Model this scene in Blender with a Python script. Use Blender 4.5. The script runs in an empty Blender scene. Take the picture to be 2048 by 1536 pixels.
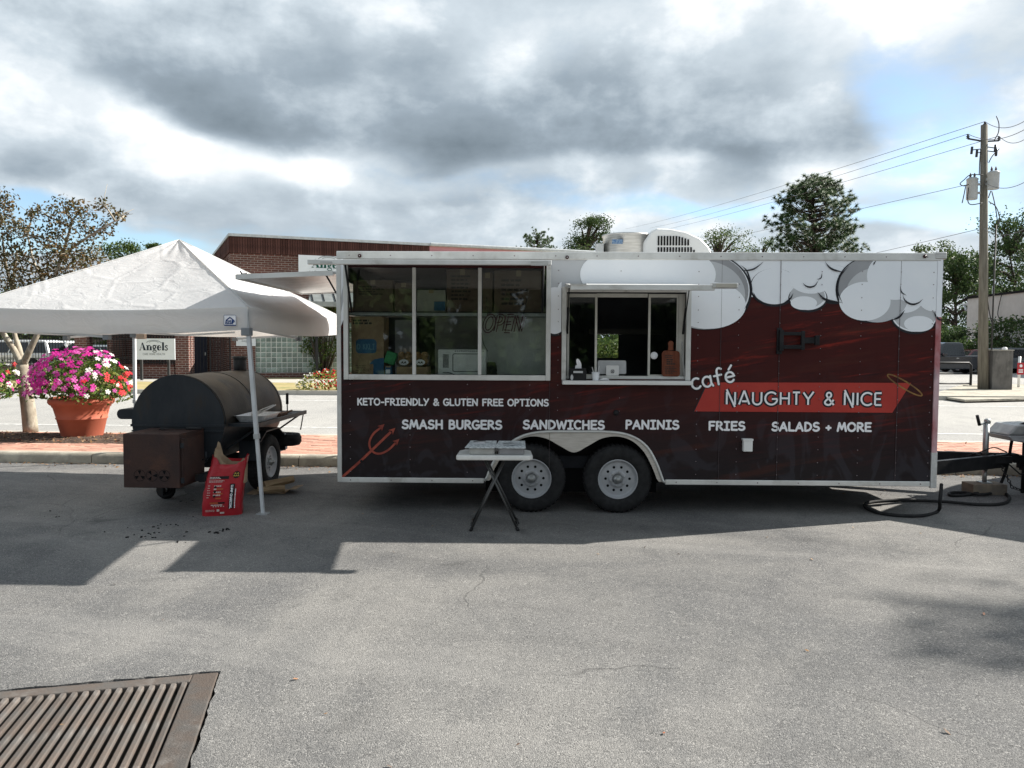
import bpy, bmesh, math, random
from mathutils import Vector, Matrix
from math import sin, cos, pi, radians as RD
random.seed(7)
scene = bpy.context.scene
COL = scene.collection

# ---------------------------------------------------------------- camera
F, TH, RO, CH = 1540.0, RD(2.9), RD(0.28), 1.72
cam_d = bpy.data.cameras.new('camera')
cam_d.sensor_width = 36.0
cam_d.lens = F / 2048 * 36.0
cam_d.clip_end = 3000
cam = bpy.data.objects.new('camera', cam_d)
cam.matrix_world = Matrix.Translation((0, 0, CH)) @ Matrix.Rotation(RD(90) - TH, 4, 'X') @ Matrix.Rotation(RO, 4, 'Z')
COL.objects.link(cam)
scene.camera = cam

# ---------------------------------------------------------------- exposure
vs = scene.view_settings
vs.view_transform = 'Standard'
vs.look = 'None'
vs.exposure = 1.48
vs.gamma = 1.0
vs.use_curve_mapping = False

# ---------------------------------------------------------------- node helpers
def nd(nt, typ, ins=None, **attrs):
    n = nt.nodes.new(typ)
    for k, v in attrs.items():
        setattr(n, k, v)
    for k, v in (ins or {}).items():
        s = n.inputs[k]
        if isinstance(v, bpy.types.NodeSocket):
            nt.links.new(v, s)
        elif isinstance(v, (tuple, list)) and len(v) == 3 and s.type == 'RGBA':
            s.default_value = (*v, 1)
        else:
            s.default_value = v
    return n
def mth(nt, op, a, b=0.0, clamp=False):
    return nd(nt, 'ShaderNodeMath', {0: a, 1: b}, operation=op, use_clamp=clamp).outputs[0]
def mix(nt, f, a, b, bt='MIX'):
    n = nd(nt, 'ShaderNodeMix', data_type='RGBA', blend_type=bt)
    for i, v in ((0, f), (6, a), (7, b)):
        s = n.inputs[i]
        if isinstance(v, bpy.types.NodeSocket): nt.links.new(v, s)
        elif i == 0: s.default_value = v
        else: s.default_value = (*v[:3], 1)
    return n.outputs[2]
def ramp(nt, f, a, b, lo=0.0, hi=1.0):
    return nd(nt, 'ShaderNodeMapRange', {0: f, 1: a, 2: b, 3: lo, 4: hi}, interpolation_type='SMOOTHSTEP').outputs[0]
def noise(nt, vec, scale, detail=4, rough=0.55, dist=0.0):
    return nd(nt, 'ShaderNodeTexNoise', {'Vector': vec, 'Scale': scale, 'Detail': detail, 'Roughness': rough, 'Distortion': dist}).outputs[0]
def C(r, g, b):
    f = lambda x: (x / 255 / 12.92) if x / 255 <= 0.04045 else ((x / 255 + 0.055) / 1.055) ** 2.4
    return (f(r), f(g), f(b))

# ---------------------------------------------------------------- sun and sky
SUN = Vector((1.40, 0.43, 1.0)).normalized()          # towards the sun
EL = math.asin(SUN.z); AZ = math.atan2(SUN.x, SUN.y)
sd = bpy.data.lights.new('sun', 'SUN'); sd.energy = 4.0; sd.angle = RD(0.53); sd.color = (1.0, 0.945, 0.86)
so = bpy.data.objects.new('sun', sd); COL.objects.link(so)
so.rotation_euler = (-SUN).to_track_quat('-Z', 'Y').to_euler()
so.location = (30, 10, 40)

world = bpy.data.worlds.new('World'); scene.world = world; world.use_nodes = True
wt = world.node_tree; wt.nodes.clear()
sky = nd(wt, 'ShaderNodeTexSky', sky_type='NISHITA', sun_disc=False, sun_elevation=EL, sun_rotation=AZ, altitude=10, air_density=1.0, dust_density=0.6, ozone_density=1.5)
gen = nd(wt, 'ShaderNodeTexCoord').outputs['Generated']
sx = nd(wt, 'ShaderNodeSeparateXYZ', {0: gen})
dx, dy, dz = sx.outputs[0], sx.outputs[1], sx.outputs[2]
az = mth(wt, 'ARCTAN2', dx, dy)                        # radians to the right of straight ahead
hor = mth(wt, 'SQRT', mth(wt, 'ADD', mth(wt, 'MULTIPLY', dx, dx), mth(wt, 'MULTIPLY', dy, dy)))
el = mth(wt, 'ARCTAN2', dz, hor)
# cloud-layer coordinates: flatten towards the horizon
den = mth(wt, 'ADD', mth(wt, 'MAXIMUM', dz, 0.0), 0.22)
px_ = mth(wt, 'DIVIDE', dx, den); py_ = mth(wt, 'DIVIDE', dy, den)
pl = nd(wt, 'ShaderNodeCombineXYZ', {0: px_, 1: py_, 2: 0.37}).outputs[0]
n1 = noise(wt, pl, 1.15, 6, 0.58)
n2 = noise(wt, pl, 3.3, 6, 0.62)
n3 = nd(wt, 'ShaderNodeTexNoise', {'Vector': pl, 'Scale': 1.7, 'Detail': 2.5, 'Roughness': 0.5})
wv = nd(wt, 'ShaderNodeSeparateXYZ', {0: nd(wt, 'ShaderNodeVectorMath', {0: n3.outputs['Color'], 1: (0.5, 0.5, 0.5)}, operation='SUBTRACT').outputs[0]})
wa = mth(wt, 'ADD', az, mth(wt, 'MULTIPLY', wv.outputs[0], 0.26))
we = mth(wt, 'ADD', el, mth(wt, 'MULTIPLY', wv.outputs[1], 0.11))
def blob(u, v, ru, rv, amp):
    """soft cloud mass centred on an azimuth / elevation (given as where it stands above the street)"""
    a0 = math.atan((u - 1024) / F); e0 = math.atan((690 - v) / F * cos(a0))
    qa = mth(wt, 'DIVIDE', mth(wt, 'SUBTRACT', wa, a0), ru / F)
    qe = mth(wt, 'DIVIDE', mth(wt, 'SUBTRACT', we, e0), rv / F)
    d2 = mth(wt, 'ADD', mth(wt, 'MULTIPLY', qa, qa), mth(wt, 'MULTIPLY', qe, qe))
    return mth(wt, 'MULTIPLY', mth(wt, 'POWER', 2.718, mth(wt, 'MULTIPLY', d2, -1.0)), amp)
def total(bs):
    s = None
    for b in bs:
        x = blob(*b); s = x if s is None else mth(wt, 'ADD', s, x)
    return s
# the big cloud bank: a fairly sharp underside, shade fading upwards into its body
azc = mth(wt, 'MINIMUM', mth(wt, 'MAXIMUM', wa, -.6), .6)
ebase = mth(wt, 'ADD', 0.2206, mth(wt, 'MULTIPLY', azc, mth(wt, 'ADD', -0.0471, mth(wt, 'MULTIPLY', azc, mth(wt, 'ADD', 0.1106, mth(wt, 'MULTIPLY', azc, 0.0218))))))
qb = mth(wt, 'SUBTRACT', we, ebase)
bank = mth(wt, 'MULTIPLY', ramp(wt, qb, -.012, .022), mth(wt, 'POWER', 2.718, mth(wt, 'MULTIPLY', mth(wt, 'MAXIMUM', qb, 0.0), -9.5)))
bank = mth(wt, 'MULTIPLY', bank, mth(wt, 'MULTIPLY', ramp(wt, wa, -.56, -.36), ramp(wt, wa, .53, .40)))
dark = mth(wt, 'ADD', mth(wt, 'MULTIPLY', bank, 1.0), total([(70, 340, 150, 45, .34), (1240, 130, 120, 60, .26), (260, 405, 330, 30, .24), (950, 410, 330, 22, .26), (150, 130, 260, 60, .20)]))
lite = total([(1000, 70, 260, 70, .55), (1400, 60, 260, 70, .55), (1660, 130, 150, 90, .55), (560, 330, 240, 45, .70), (170, 235, 150, 50, .45), (960, 150, 120, 40, .35), (340, 30, 110, 40, .35),
              (1800, 340, 240, 50, .45), (1380, 420, 280, 35, .40), (1950, 60, 200, 60, .4)])
gap = total([(230, 475, 230, 30, .95), (1890, 300, 110, 55, .60), (1800, 150, 80, 90, .42), (1330, 405, 330, 22, .60), (1740, 440, 180, 22, .45), (1960, 190, 110, 40, .40), (1950, 430, 120, 50, .40), (330, 12, 80, 14, .4), (60, 425, 120, 22, .55)])
# coverage
n4 = noise(wt, nd(wt, 'ShaderNodeCombineXYZ', {0: mth(wt, 'ADD', mth(wt, 'MULTIPLY', az, .8), mth(wt, 'MULTIPLY', wa, .2)), 1: mth(wt, 'MULTIPLY', el, 1.5), 2: 1.3}).outputs[0], 7.5, 6, 0.55)
cov = mth(wt, 'ADD', mth(wt, 'MULTIPLY', mth(wt, 'SUBTRACT', n1, 0.5), 1.2), 0.90)
cov = mth(wt, 'ADD', cov, mth(wt, 'MULTIPLY', mth(wt, 'SUBTRACT', n2, 0.5), 0.9))
cov = mth(wt, 'ADD', cov, mth(wt, 'MULTIPLY', mth(wt, 'SUBTRACT', n4, 0.5), 0.8))
cov = mth(wt, 'ADD', cov, mth(wt, 'MULTIPLY', dark, 0.5))
cov = mth(wt, 'SUBTRACT', cov, mth(wt, 'MULTIPLY', gap, 1.25))
cov = ramp(wt, cov, 0.05, 0.85)
# brightness of the cloud itself: billows from a ridged noise, darker flat undersides
bil = mth(wt, 'SUBTRACT', 1.0, mth(wt, 'MULTIPLY', mth(wt, 'ABSOLUTE', mth(wt, 'SUBTRACT', n4, 0.5)), 4.0))
br = mth(wt, 'ADD', 0.60, mth(wt, 'MULTIPLY', mth(wt, 'SUBTRACT', n2, 0.5), 0.28))
br = mth(wt, 'ADD', br, mth(wt, 'MULTIPLY', mth(wt, 'SUBTRACT', n1, 0.5), 0.30))
br = mth(wt, 'ADD', br, mth(wt, 'MULTIPLY', mth(wt, 'SUBTRACT', n4, 0.5), 0.95))
br = mth(wt, 'SUBTRACT', br, mth(wt, 'MULTIPLY', mth(wt, 'SUBTRACT', bil, 0.35), 0.10))
br = mth(wt, 'ADD', br, mth(wt, 'MULTIPLY', lite, 0.46))
br = mth(wt, 'SUBTRACT', br, mth(wt, 'MULTIPLY', dark, 0.42), True)
K = 1 / 2.55
ccol = nd(wt, 'ShaderNodeValToRGB', {0: br})
cr = ccol.color_ramp
cr.elements[0].position = 0.0; cr.elements[0].color = (.14 * K * 10, .18 * K * 10, .215 * K * 10, 1)
cr.elements[1].position = 1.0; cr.elements[1].color = (1.08 * K * 10, 1.10 * K * 10, 1.11 * K * 10, 1)
e = cr.elements.new(0.34); e.color = (.315 * K * 10, .38 * K * 10, .44 * K * 10, 1)
e = cr.elements.new(0.62); e.color = (.57 * K * 10, .645 * K * 10, .705 * K * 10, 1)
skyb = mix(wt, 1.0, sky.outputs[0], (0.60, 0.64, 0.66), 'MULTIPLY')
out_c = mix(wt, cov, skyb, ccol.outputs[0])
bg = nd(wt, 'ShaderNodeBackground', {0: out_c, 1: 0.107})
nd(wt, 'ShaderNodeOutputWorld', {0: bg.outputs[0]})
world.cycles.sampling_method = 'MANUAL'; world.cycles.sample_map_resolution = 512

# ---------------------------------------------------------------- surveying: where a sight line meets a plane
def ray(u, v):
    xi, yi = (u - 1024) / F, (768 - v) / F
    x = xi * cos(RO) - yi * sin(RO); y = xi * sin(RO) + yi * cos(RO)
    return Vector((x, cos(TH) + y * sin(TH), -sin(TH) + y * cos(TH)))
def at(u, v, Y):
    r = ray(u, v); t = Y / r.y
    return Vector((r.x * t, Y, CH + r.z * t))
def gr(u, v, z=0.0):
    r = ray(u, v); t = (z - CH) / r.z
    return Vector((r.x * t, r.y * t, z))

# ---------------------------------------------------------------- materials
def principled(name):
    m = bpy.data.materials.new(name); m.use_nodes = True
    nt = m.node_tree
    return m, nt, nt.nodes['Principled BSDF']
def mat(name, c1, rough=0.6, metal=0.0, c2=None, ns=6.0, det=5, bump=0.0, bs=40.0, stretch=(1, 1, 1), spec=None, lo=0.35, hi=0.65, c3=None, ns3=1.0, island=0.0, coat=0.0, bd=0.01):
    """c1..c2 blended by noise ns; c3 laid over in larger patches; island = per-piece brightness change"""
    if spec is None: spec = 0.5 if max(c1) > .2 else 0.16
    m, nt, p = principled(name)
    tc = nd(nt, 'ShaderNodeTexCoord').outputs['Object']
    vec = nd(nt, 'ShaderNodeMapping', {0: tc, 3: stretch}).outputs[0]
    col = None
    if c2 is None: c2 = tuple(x * 0.82 for x in c1)
    f = ramp(nt, noise(nt, vec, ns, det, 0.6), lo, hi)
    col = mix(nt, f, c1, c2)
    if c3 is not None:
        f3 = ramp(nt, noise(nt, vec, ns3, 5, 0.65), 0.52, 0.68)
        col = mix(nt, f3, col, c3)
    if island:
        rnd = nd(nt, 'ShaderNodeNewGeometry').outputs['Random Per Island']
        oi = nd(nt, 'ShaderNodeObjectInfo').outputs['Random']
        rr = mth(nt, 'FRACT', mth(nt, 'ADD', rnd, mth(nt, 'MULTIPLY', oi, 3.7)))
        k = nd(nt, 'ShaderNodeMapRange', {0: rr, 3: 1 - island, 4: 1 + island}).outputs[0]
        col = mix(nt, 1.0, col, nd(nt, 'ShaderNodeCombineColor', {0: k, 1: k, 2: k}).outputs[0], 'MULTIPLY')
    nt.links.new(col, p.inputs['Base Color'])
    rf = nd(nt, 'ShaderNodeMapRange', {0: noise(nt, vec, ns * 1.7, 4), 3: max(0.02, rough - 0.1), 4: min(1, rough + 0.1)}).outputs[0]
    nt.links.new(rf, p.inputs['Roughness'])
    p.inputs['Metallic'].default_value = metal
    p.inputs['Specular IOR Level'].default_value = spec
    if coat: p.inputs['Coat Weight'].default_value = coat
    if bump:
        b = nd(nt, 'ShaderNodeBump', {'Strength': bump, 'Distance': bd, 'Height': noise(nt, vec, bs, 5, 0.6)})
        nt.links.new(b.outputs[0], p.inputs['Normal'])
    return m
def leafmat(name, cols, rough=0.55, trans=0.35):
    """leaf colours picked per leaf; light passes through"""
    m, nt, p = principled(name)
    rnd = nd(nt, 'ShaderNodeNewGeometry').outputs['Random Per Island']
    r = nd(nt, 'ShaderNodeValToRGB', {0: rnd}); cr = r.color_ramp
    while len(cr.elements) < len(cols): cr.elements.new(0.5)
    for i, c in enumerate(cols):
        cr.elements[i].position = i / max(1, len(cols) - 1); cr.elements[i].color = (*c, 1)
    nt.links.new(r.outputs[0], p.inputs['Base Color'])
    p.inputs['Roughness'].default_value = rough
    p.inputs['Specular IOR Level'].default_value = 0.18
    t = nd(nt, 'ShaderNodeBsdfTranslucent', {0: r.outputs[0]})
    mx = nd(nt, 'ShaderNodeMixShader', {0: trans, 1: p.outputs[0], 2: t.outputs[0]})
    nt.links.new(mx.outputs[0], nt.nodes['Material Output'].inputs[0])
    return m
def glassmat(name, tint=(.80, .83, .82), refl=0.045, rough=0.02):
    m, nt, p = principled(name); nt.nodes.remove(p)
    fr = nd(nt, 'ShaderNodeLayerWeight', {0: 0.25}).outputs['Facing']
    f = mth(nt, 'ADD', mth(nt, 'MULTIPLY', mth(nt, 'POWER', fr, 3.0), 0.8), refl, True)
    mx = nd(nt, 'ShaderNodeMixShader', {0: f, 1: nd(nt, 'ShaderNodeBsdfTransparent', {0: tint}).outputs[0],
                                        2: nd(nt, 'ShaderNodeBsdfGlossy', {0: (1, 1, 1), 1: rough}).outputs[0]})
    nt.links.new(mx.outputs[0], nt.nodes['Material Output'].inputs[0])
    return m

# ---------------------------------------------------------------- mesh builder
def xf(M4, pts): return [M4 @ Vector(p) for p in pts]
class MB:
    def __init__(s): s.v = []; s.f = []; s.m = []; s.s = []
    def add(s, vs_, fs, mi=0, sm=False):
        o = len(s.v); s.v += [tuple(p) for p in vs_]
        for f in fs: s.f.append(tuple(i + o for i in f)); s.m.append(mi); s.s.append(sm)
        return s
    def box(s, x0, x1, y0, y1, z0, z1, mi=0, M4=None):
        P = [(x, y, z) for z in (z0, z1) for y in (y0, y1) for x in (x0, x1)]
        if M4 is not None: P = xf(M4, P)
        return s.add(P, [(0, 2, 3, 1), (4, 5, 7, 6), (0, 1, 5, 4), (2, 6, 7, 3), (0, 4, 6, 2), (1, 3, 7, 5)], mi)
    def bar(s, p, q, w, h=None, mi=0, up=(0, 0, 1)):
        p, q = Vector(p), Vector(q); d = (q - p); L = d.length; d.normalize(); h = h or w
        u = Vector(up)
        if abs(d.dot(u)) > 0.98: u = Vector((0, 1, 0))
        x = d.cross(u).normalized(); y = x.cross(d).normalized()
        P = []
        for c in (p, q):
            for a, b in ((-1, -1), (1, -1), (1, 1), (-1, 1)): P.append(c + x * (a * w / 2) + y * (b * h / 2))
        return s.add(P, [(0, 1, 2, 3), (7, 6, 5, 4), (0, 4, 5, 1), (1, 5, 6, 2), (2, 6, 7, 3), (3, 7, 4, 0)], mi)
    def tube(s, pts, r, n=8, mi=0, caps=True, closed=False):
        pts = [Vector(p) for p in pts]; k = len(pts)
        rr = r if isinstance(r, (list, tuple)) else [r] * k
        P = []; prev = None
        for i, p in enumerate(pts):
            if closed: t = pts[(i + 1) % k] - pts[i - 1]
            else: t = (pts[min(i + 1, k - 1)] - pts[max(i - 1, 0)])
            t.normalize()
            if prev is None:
                a = Vector((0, 0, 1)) if abs(t.z) < 0.9 else Vector((1, 0, 0))
                x = t.cross(a).normalized()
            else:
                x = (prev - t * prev.dot(t))
                if x.length < 1e-6: x = t.orthogonal()
                x.normalize()
            prev = x; y = t.cross(x)
            for j in range(n):
                th = 2 * pi * j / n
                P.append(p + (x * cos(th) + y * sin(th)) * rr[i])
        fs = []
        for i in range(k if closed else k - 1):
            i2 = (i + 1) % k
            for j in range(n): fs.append((i * n + j, i * n + (j + 1) % n, i2 * n + (j + 1) % n, i2 * n + j))
        s.add(P, fs, mi, True)
        if caps and not closed:
            o = len(s.v) - len(P)
            s.f.append(tuple(o + j for j in reversed(range(n)))); s.m.append(mi); s.s.append(False)
            s.f.append(tuple(o + (k - 1) * n + j for j in range(n))); s.m.append(mi); s.s.append(False)
        return s
    def lathe(s, prof, n=24, M4=None, mi=0, sm=True):
        """profile (r, z) turned about z"""
        P = []
        for r, z in prof:
            for j in range(n):
                th = 2 * pi * j / n; P.append((r * cos(th), r * sin(th), z))
        if M4 is not None: P = xf(M4, P)
        fs = []
        for i in range(len(prof) - 1):
            for j in range(n): fs.append((i * n + j, i * n + (j + 1) % n, (i + 1) * n + (j + 1) % n, (i + 1) * n + j))
        return s.add(P, fs, mi, sm)
    def prism(s, poly, fn, d0, d1, mi=0, sm=False):
        """convex or concave polygon (a, b) carried from depth d0 to d1 by fn(a, b, d)"""
        n = len(poly)
        P = [fn(a, b, d0) for a, b in poly] + [fn(a, b, d1) for a, b in poly]
        s.add(P, [tuple(range(n)), tuple(reversed(range(n, 2 * n)))], mi)
        o = len(s.v) - 2 * n
        for i in range(n):
            j = (i + 1) % n
            s.f.append((o + i, o + n + i, o + n + j, o + j)); s.m.append(mi); s.s.append(sm)
        return s
    def flat(s, poly, fn, d, mi=0):
        return s.add([fn(a, b, d) for a, b in poly], [tuple(range(len(poly)))], mi)
    def ribbon(s, pts, w, fn, d, mi=0, cap=True, closed=False):
        """flat painted stroke of width w along pts"""
        pts = [Vector((p[0], p[1])) for p in pts]
        q = [pts[0]]
        for p in pts[1:]:
            if (p - q[-1]).length > 1e-6: q.append(p)
        pts = q; n = len(pts)
        if n < 2: return s
        hw = w / 2; L = []; R_ = []
        for i in range(n):
            a = pts[i - 1] if (i > 0 or closed) else None
            b = pts[(i + 1) % n] if (i < n - 1 or closed) else None
            d1 = (pts[i] - a).normalized() if a is not None else (b - pts[i]).normalized()
            d2 = (b - pts[i]).normalized() if b is not None else d1
            t = (d1 + d2); t = t.normalized() if t.length > 1e-5 else d1
            nn = Vector((-t.y, t.x)); k = 1 / max(0.5, nn.dot(Vector((-d1.y, d1.x))))
            L.append(pts[i] + nn * hw * k); R_.append(pts[i] - nn * hw * k)
        P = [fn(p.x, p.y, d) for p in L] + [fn(p.x, p.y, d) for p in R_]
        fs = [(i, i + 1, n + i + 1, n + i) for i in range(n - 1)]
        if closed: fs.append((n - 1, 0, n, 2 * n - 1))
        s.add(P, fs, mi)
        if cap and not closed:
            for c, dr in ((pts[0], (pts[0] - pts[1]).normalized()), (pts[-1], (pts[-1] - pts[-2]).normalized())):
                a0 = math.atan2(dr.y, dr.x)
                arc = [(c.x + hw * cos(a0 + t), c.y + hw * sin(a0 + t)) for t in [(-pi / 2 + pi * i / 6) for i in range(7)]]
                s.flat(arc, fn, d, mi)
        return s
    def leaf(s, c, size, asp=0.5, mi=0, up=None, rnd=random):
        """one leaf-sized diamond face, random tilt"""
        d = Vector((rnd.gauss(0, 1), rnd.gauss(0, 1), rnd.gauss(0, 1)))
        if up is not None: d = d + Vector(up)
        d.normalize()
        o = d.orthogonal().normalized(); th = rnd.random() * 2 * pi
        a = o * cos(th) + d.cross(o) * sin(th); b = d.cross(a)
        c = Vector(c); h = size / 2
        return s.add([c - a * h, c - b * h * asp, c + a * h, c + b * h * asp], [(0, 1, 2, 3)], mi)
    def build(s, name, mats, parent=None, loc=None, norm=False, bevel=0.0, seg=2, M4=None, ang=35):
        me = bpy.data.meshes.new(name)
        me.from_pydata(s.v, [], s.f)
        if not isinstance(mats, (list, tuple)): mats = [mats]
        for m in mats: me.materials.append(m)
        if len(mats) > 1: me.polygons.foreach_set('material_index', s.m)
        me.polygons.foreach_set('use_smooth', s.s)
        if norm:
            bm = bmesh.new(); bm.from_mesh(me); bmesh.ops.recalc_face_normals(bm, faces=bm.faces[:]); bm.to_mesh(me); bm.free()
        me.update()
        o = bpy.data.objects.new(name, me); COL.objects.link(o)
        if parent is not None: o.parent = parent
        if loc is not None: o.location = loc
        if M4 is not None: o.matrix_local = M4
        if bevel:
            b = o.modifiers.new('bevel', 'BEVEL'); b.width = bevel; b.segments = seg; b.limit_method = 'ANGLE'; b.angle_limit = RD(ang)
            b.harden_normals = False
        return o
def thing(name, label, cat, loc=(0, 0, 0), rz=0.0, group=None):
    o = bpy.data.objects.new(name, None); COL.objects.link(o)
    o.empty_display_size = 0.1
    o.location = loc; o.rotation_euler = (0, 0, rz)
    o['label'] = label; o['category'] = cat
    if group: o['group'] = group
    return o
def tag(o, label, cat, group=None):
    o['label'] = label; o['category'] = cat
    if group: o['group'] = group
    return o
def kind(o, k): o['kind'] = k; return o
def copy_tree(o, parent=None):
    c = o.copy(); COL.objects.link(c); c.parent = parent
    for ch in list(o.children): copy_tree(ch, c)
    return c
def sheet(loops, fn, d=0.0):
    """flat sheet with holes: loops[0] outline, the others openings"""
    bm = bmesh.new(); es = []
    for lp in loops:
        vv = [bm.verts.new(fn(a, b, d)) for a, b in lp]
        for i in range(len(vv)): es.append(bm.edges.new((vv[i], vv[(i + 1) % len(vv)])))
    bmesh.ops.triangle_fill(bm, use_beauty=True, use_dissolve=False, edges=es)
    bm.verts.index_update()
    mb = MB(); mb.add([v.co[:] for v in bm.verts], [tuple(v.index for v in f.verts) for f in bm.faces]); bm.free()
    return mb
def rect(a0, a1, b0, b1): return [(a0, b0), (a1, b0), (a1, b1), (a0, b1)]
def ell(cx, cy, rx, ry, n=40, a0=0.0, a1=2 * pi, rot=0.0):
    full = abs(a1 - a0 - 2 * pi) < 1e-6
    k = n if full else n + 1
    out = []
    for i in range(k):
        t = a0 + (a1 - a0) * i / n
        x, y = rx * cos(t), ry * sin(t)
        out.append((cx + x * cos(rot) - y * sin(rot), cy + x * sin(rot) + y * cos(rot)))
    return out
def rrect(a0, a1, b0, b1, r, n=4):
    o = []
    for cx, cy, t in ((a1 - r, b1 - r, 0), (a0 + r, b1 - r, pi / 2), (a0 + r, b0 + r, pi), (a1 - r, b0 + r, 1.5 * pi)):
        o += [(cx + r * cos(t + pi / 2 * i / n), cy + r * sin(t + pi / 2 * i / n)) for i in range(n + 1)]
    return o
def clip(poly, a0, a1, b0, b1):
    for ax, lim, sg in ((0, a0, 1), (0, a1, -1), (1, b0, 1), (1, b1, -1)):
        out = []
        for i in range(len(poly)):
            p, q = poly[i - 1], poly[i]
            ip, iq = (p[ax] - lim) * sg >= 0, (q[ax] - lim) * sg >= 0
            if ip != iq:
                t = (lim - p[ax]) / (q[ax] - p[ax])
                out.append((p[0] + (q[0] - p[0]) * t, p[1] + (q[1] - p[1]) * t))
            if iq: out.append(q)
        poly = out
        if len(poly) < 3: return []
    return poly
def smoothpts(pts, k=6):
    """Catmull-Rom through the points"""
    P = [Vector(p) for p in pts]; P = [P[0] * 2 - P[1]] + P + [P[-1] * 2 - P[-2]]
    out = []
    for i in range(1, len(P) - 2):
        for j in range(k):
            t = j / k
            out.append(0.5 * ((2 * P[i]) + (P[i + 1] - P[i - 1]) * t + (2 * P[i - 1] - 5 * P[i] + 4 * P[i + 1] - P[i + 2]) * t * t + (3 * P[i] - P[i - 1] - 3 * P[i + 1] + P[i + 2]) * t ** 3))
    out.append(P[-2]); return out

# ---------------------------------------------------------------- hand lettering: strokes on a unit cap height
def _arc(cx, cy, rx, ry, a0, a1, n=10): return [(cx + rx * cos(RD(a0 + (a1 - a0) * i / n)), cy + ry * sin(RD(a0 + (a1 - a0) * i / n))) for i in range(n + 1)]
GL = {
 'A': (.72, [[(0, 0), (.36, 1)], [(.36, 1), (.7, 0)], [(.13, .33), (.58, .33)]]),
 'B': (.6, [[(.04, 0), (.06, 1)], [(.06, 1), (.25, 1)] + _arc(.25, .77, .24, .23, 90, -90) + [(.08, .53)], [(.08, .53), (.3, .53)] + _arc(.3, .265, .28, .265, 90, -90) + [(.04, 0)]]),
 'C': (.64, [_arc(.36, .5, .36, .5, 50, 305, 16)]),
 'D': (.68, [[(.05, 0), (.05, 1)], [(.05, 1)] + _arc(.15, .5, .5, .5, 88, -88, 14) + [(.05, 0)]]),
 'E': (.56, [[(.55, 1), (.04, .99)], [(.04, .99), (.05, .02)], [(.05, .02), (.57, 0)], [(.05, .52), (.48, .53)]]),
 'F': (.54, [[(.54, 1), (.04, .99)], [(.04, .99), (.05, 0)], [(.05, .52), (.45, .53)]]),
 'G': (.7, [_arc(.38, .5, .38, .5, 52, 330, 18) + [(.72, .42)], [(.72, .44), (.42, .44)]]),
 'H': (.68, [[(.04, 0), (.05, 1)], [(.64, 0), (.63, 1)], [(.05, .5), (.63, .5)]]),
 'I': (.5, [[(.25, 0), (.25, 1)], [(.03, 1), (.47, 1)], [(.02, 0), (.48, 0)]]),
 'J': (.5, [[(.4, 1), (.4, .25)] + _arc(.2, .22, .2, .22, 0, -150)]),
 'K': (.6, [[(.05, 0), (.05, 1)], [(.55, 1), (.06, .45)], [(.2, .6), (.6, 0)]]),
 'L': (.54, [[(.04, 1), (.05, .02)], [(.05, .02), (.54, 0)]]),
 'M': (.86, [[(.0, 0), (.16, 1)], [(.16, 1), (.42, .22)], [(.42, .22), (.68, 1)], [(.68, 1), (.85, 0)]]),
 'N': (.72, [[(.04, 0), (.05, 1)], [(.05, 1), (.65, .02)], [(.65, .02), (.68, 1)]]),
 'O': (.78, [_arc(.39, .5, .38, .5, 0, 360, 24)]),
 'P': (.54, [[(.04, 0), (.05, 1)], [(.05, 1), (.22, 1)] + _arc(.24, .74, .28, .26, 90, -90) + [(.06, .47)]]),
 'R': (.62, [[(.04, 0), (.05, 1)], [(.05, 1), (.22, 1)] + _arc(.24, .75, .28, .25, 90, -90) + [(.07, .49)], [(.22, .48), (.62, 0)]]),
 'S': (.6, [_arc(.32, .75, .26, .25, 40, 250, 10) + _arc(.28, .26, .3, .26, 75, -150, 12)]),
 'T': (.64, [[(.32, 0), (.32, 1)], [(0, 1), (.64, 1)]]),
 'U': (.68, [[(.04, 1), (.05, .35)] + _arc(.34, .34, .29, .34, 180, 360, 12) + [(.64, 1)]]),
 'W': (.95, [[(0, 1), (.22, 0)], [(.22, 0), (.47, .85)], [(.47, .85), (.72, 0)], [(.72, 0), (.95, 1)]]),
 'Y': (.62, [[(0, 1), (.3, .45)], [(.62, 1), (.14, 0)]]),
 '&': (.72, [[(.7, .0), (.2, .68)] + _arc(.33, .8, .17, .2, 200, -30, 10) + [(.12, .36)] + _arc(.3, .2, .26, .2, 150, 300, 8) + [(.68, .42)]]),
 '-': (.4, [[(.05, .42), (.36, .42)]]),
 '+': (.46, [[(.03, .38), (.45, .38)], [(.24, .16), (.24, .6)]]),
 ' ': (.34, []),
 'c': (.48, [_arc(.28, .32, .27, .32, 55, 320, 14)]),
 'a': (.56, [_arc(.27, .31, .26, .31, 40, 330, 16), [(.5, .62), (.5, .18), (.58, 0)]]),
 'f': (.46, [[(.46, .93)] + _arc(.33, .8, .14, .2, 70, 180, 6) + [(.19, .02)], [(.0, .56), (.42, .58)]]),
 'e': (.56, [[(.03, .34), (.5, .36)] + _arc(.28, .33, .25, .31, 8, 320, 16)]),
 'é': (.56, [[(.03, .34), (.5, .36)] + _arc(.28, .33, .25, .31, 8, 320, 16), [(.28, .8), (.46, 1.02)]]),
}
GL2 = dict(GL)                                           # pointed display capitals for the banner
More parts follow.
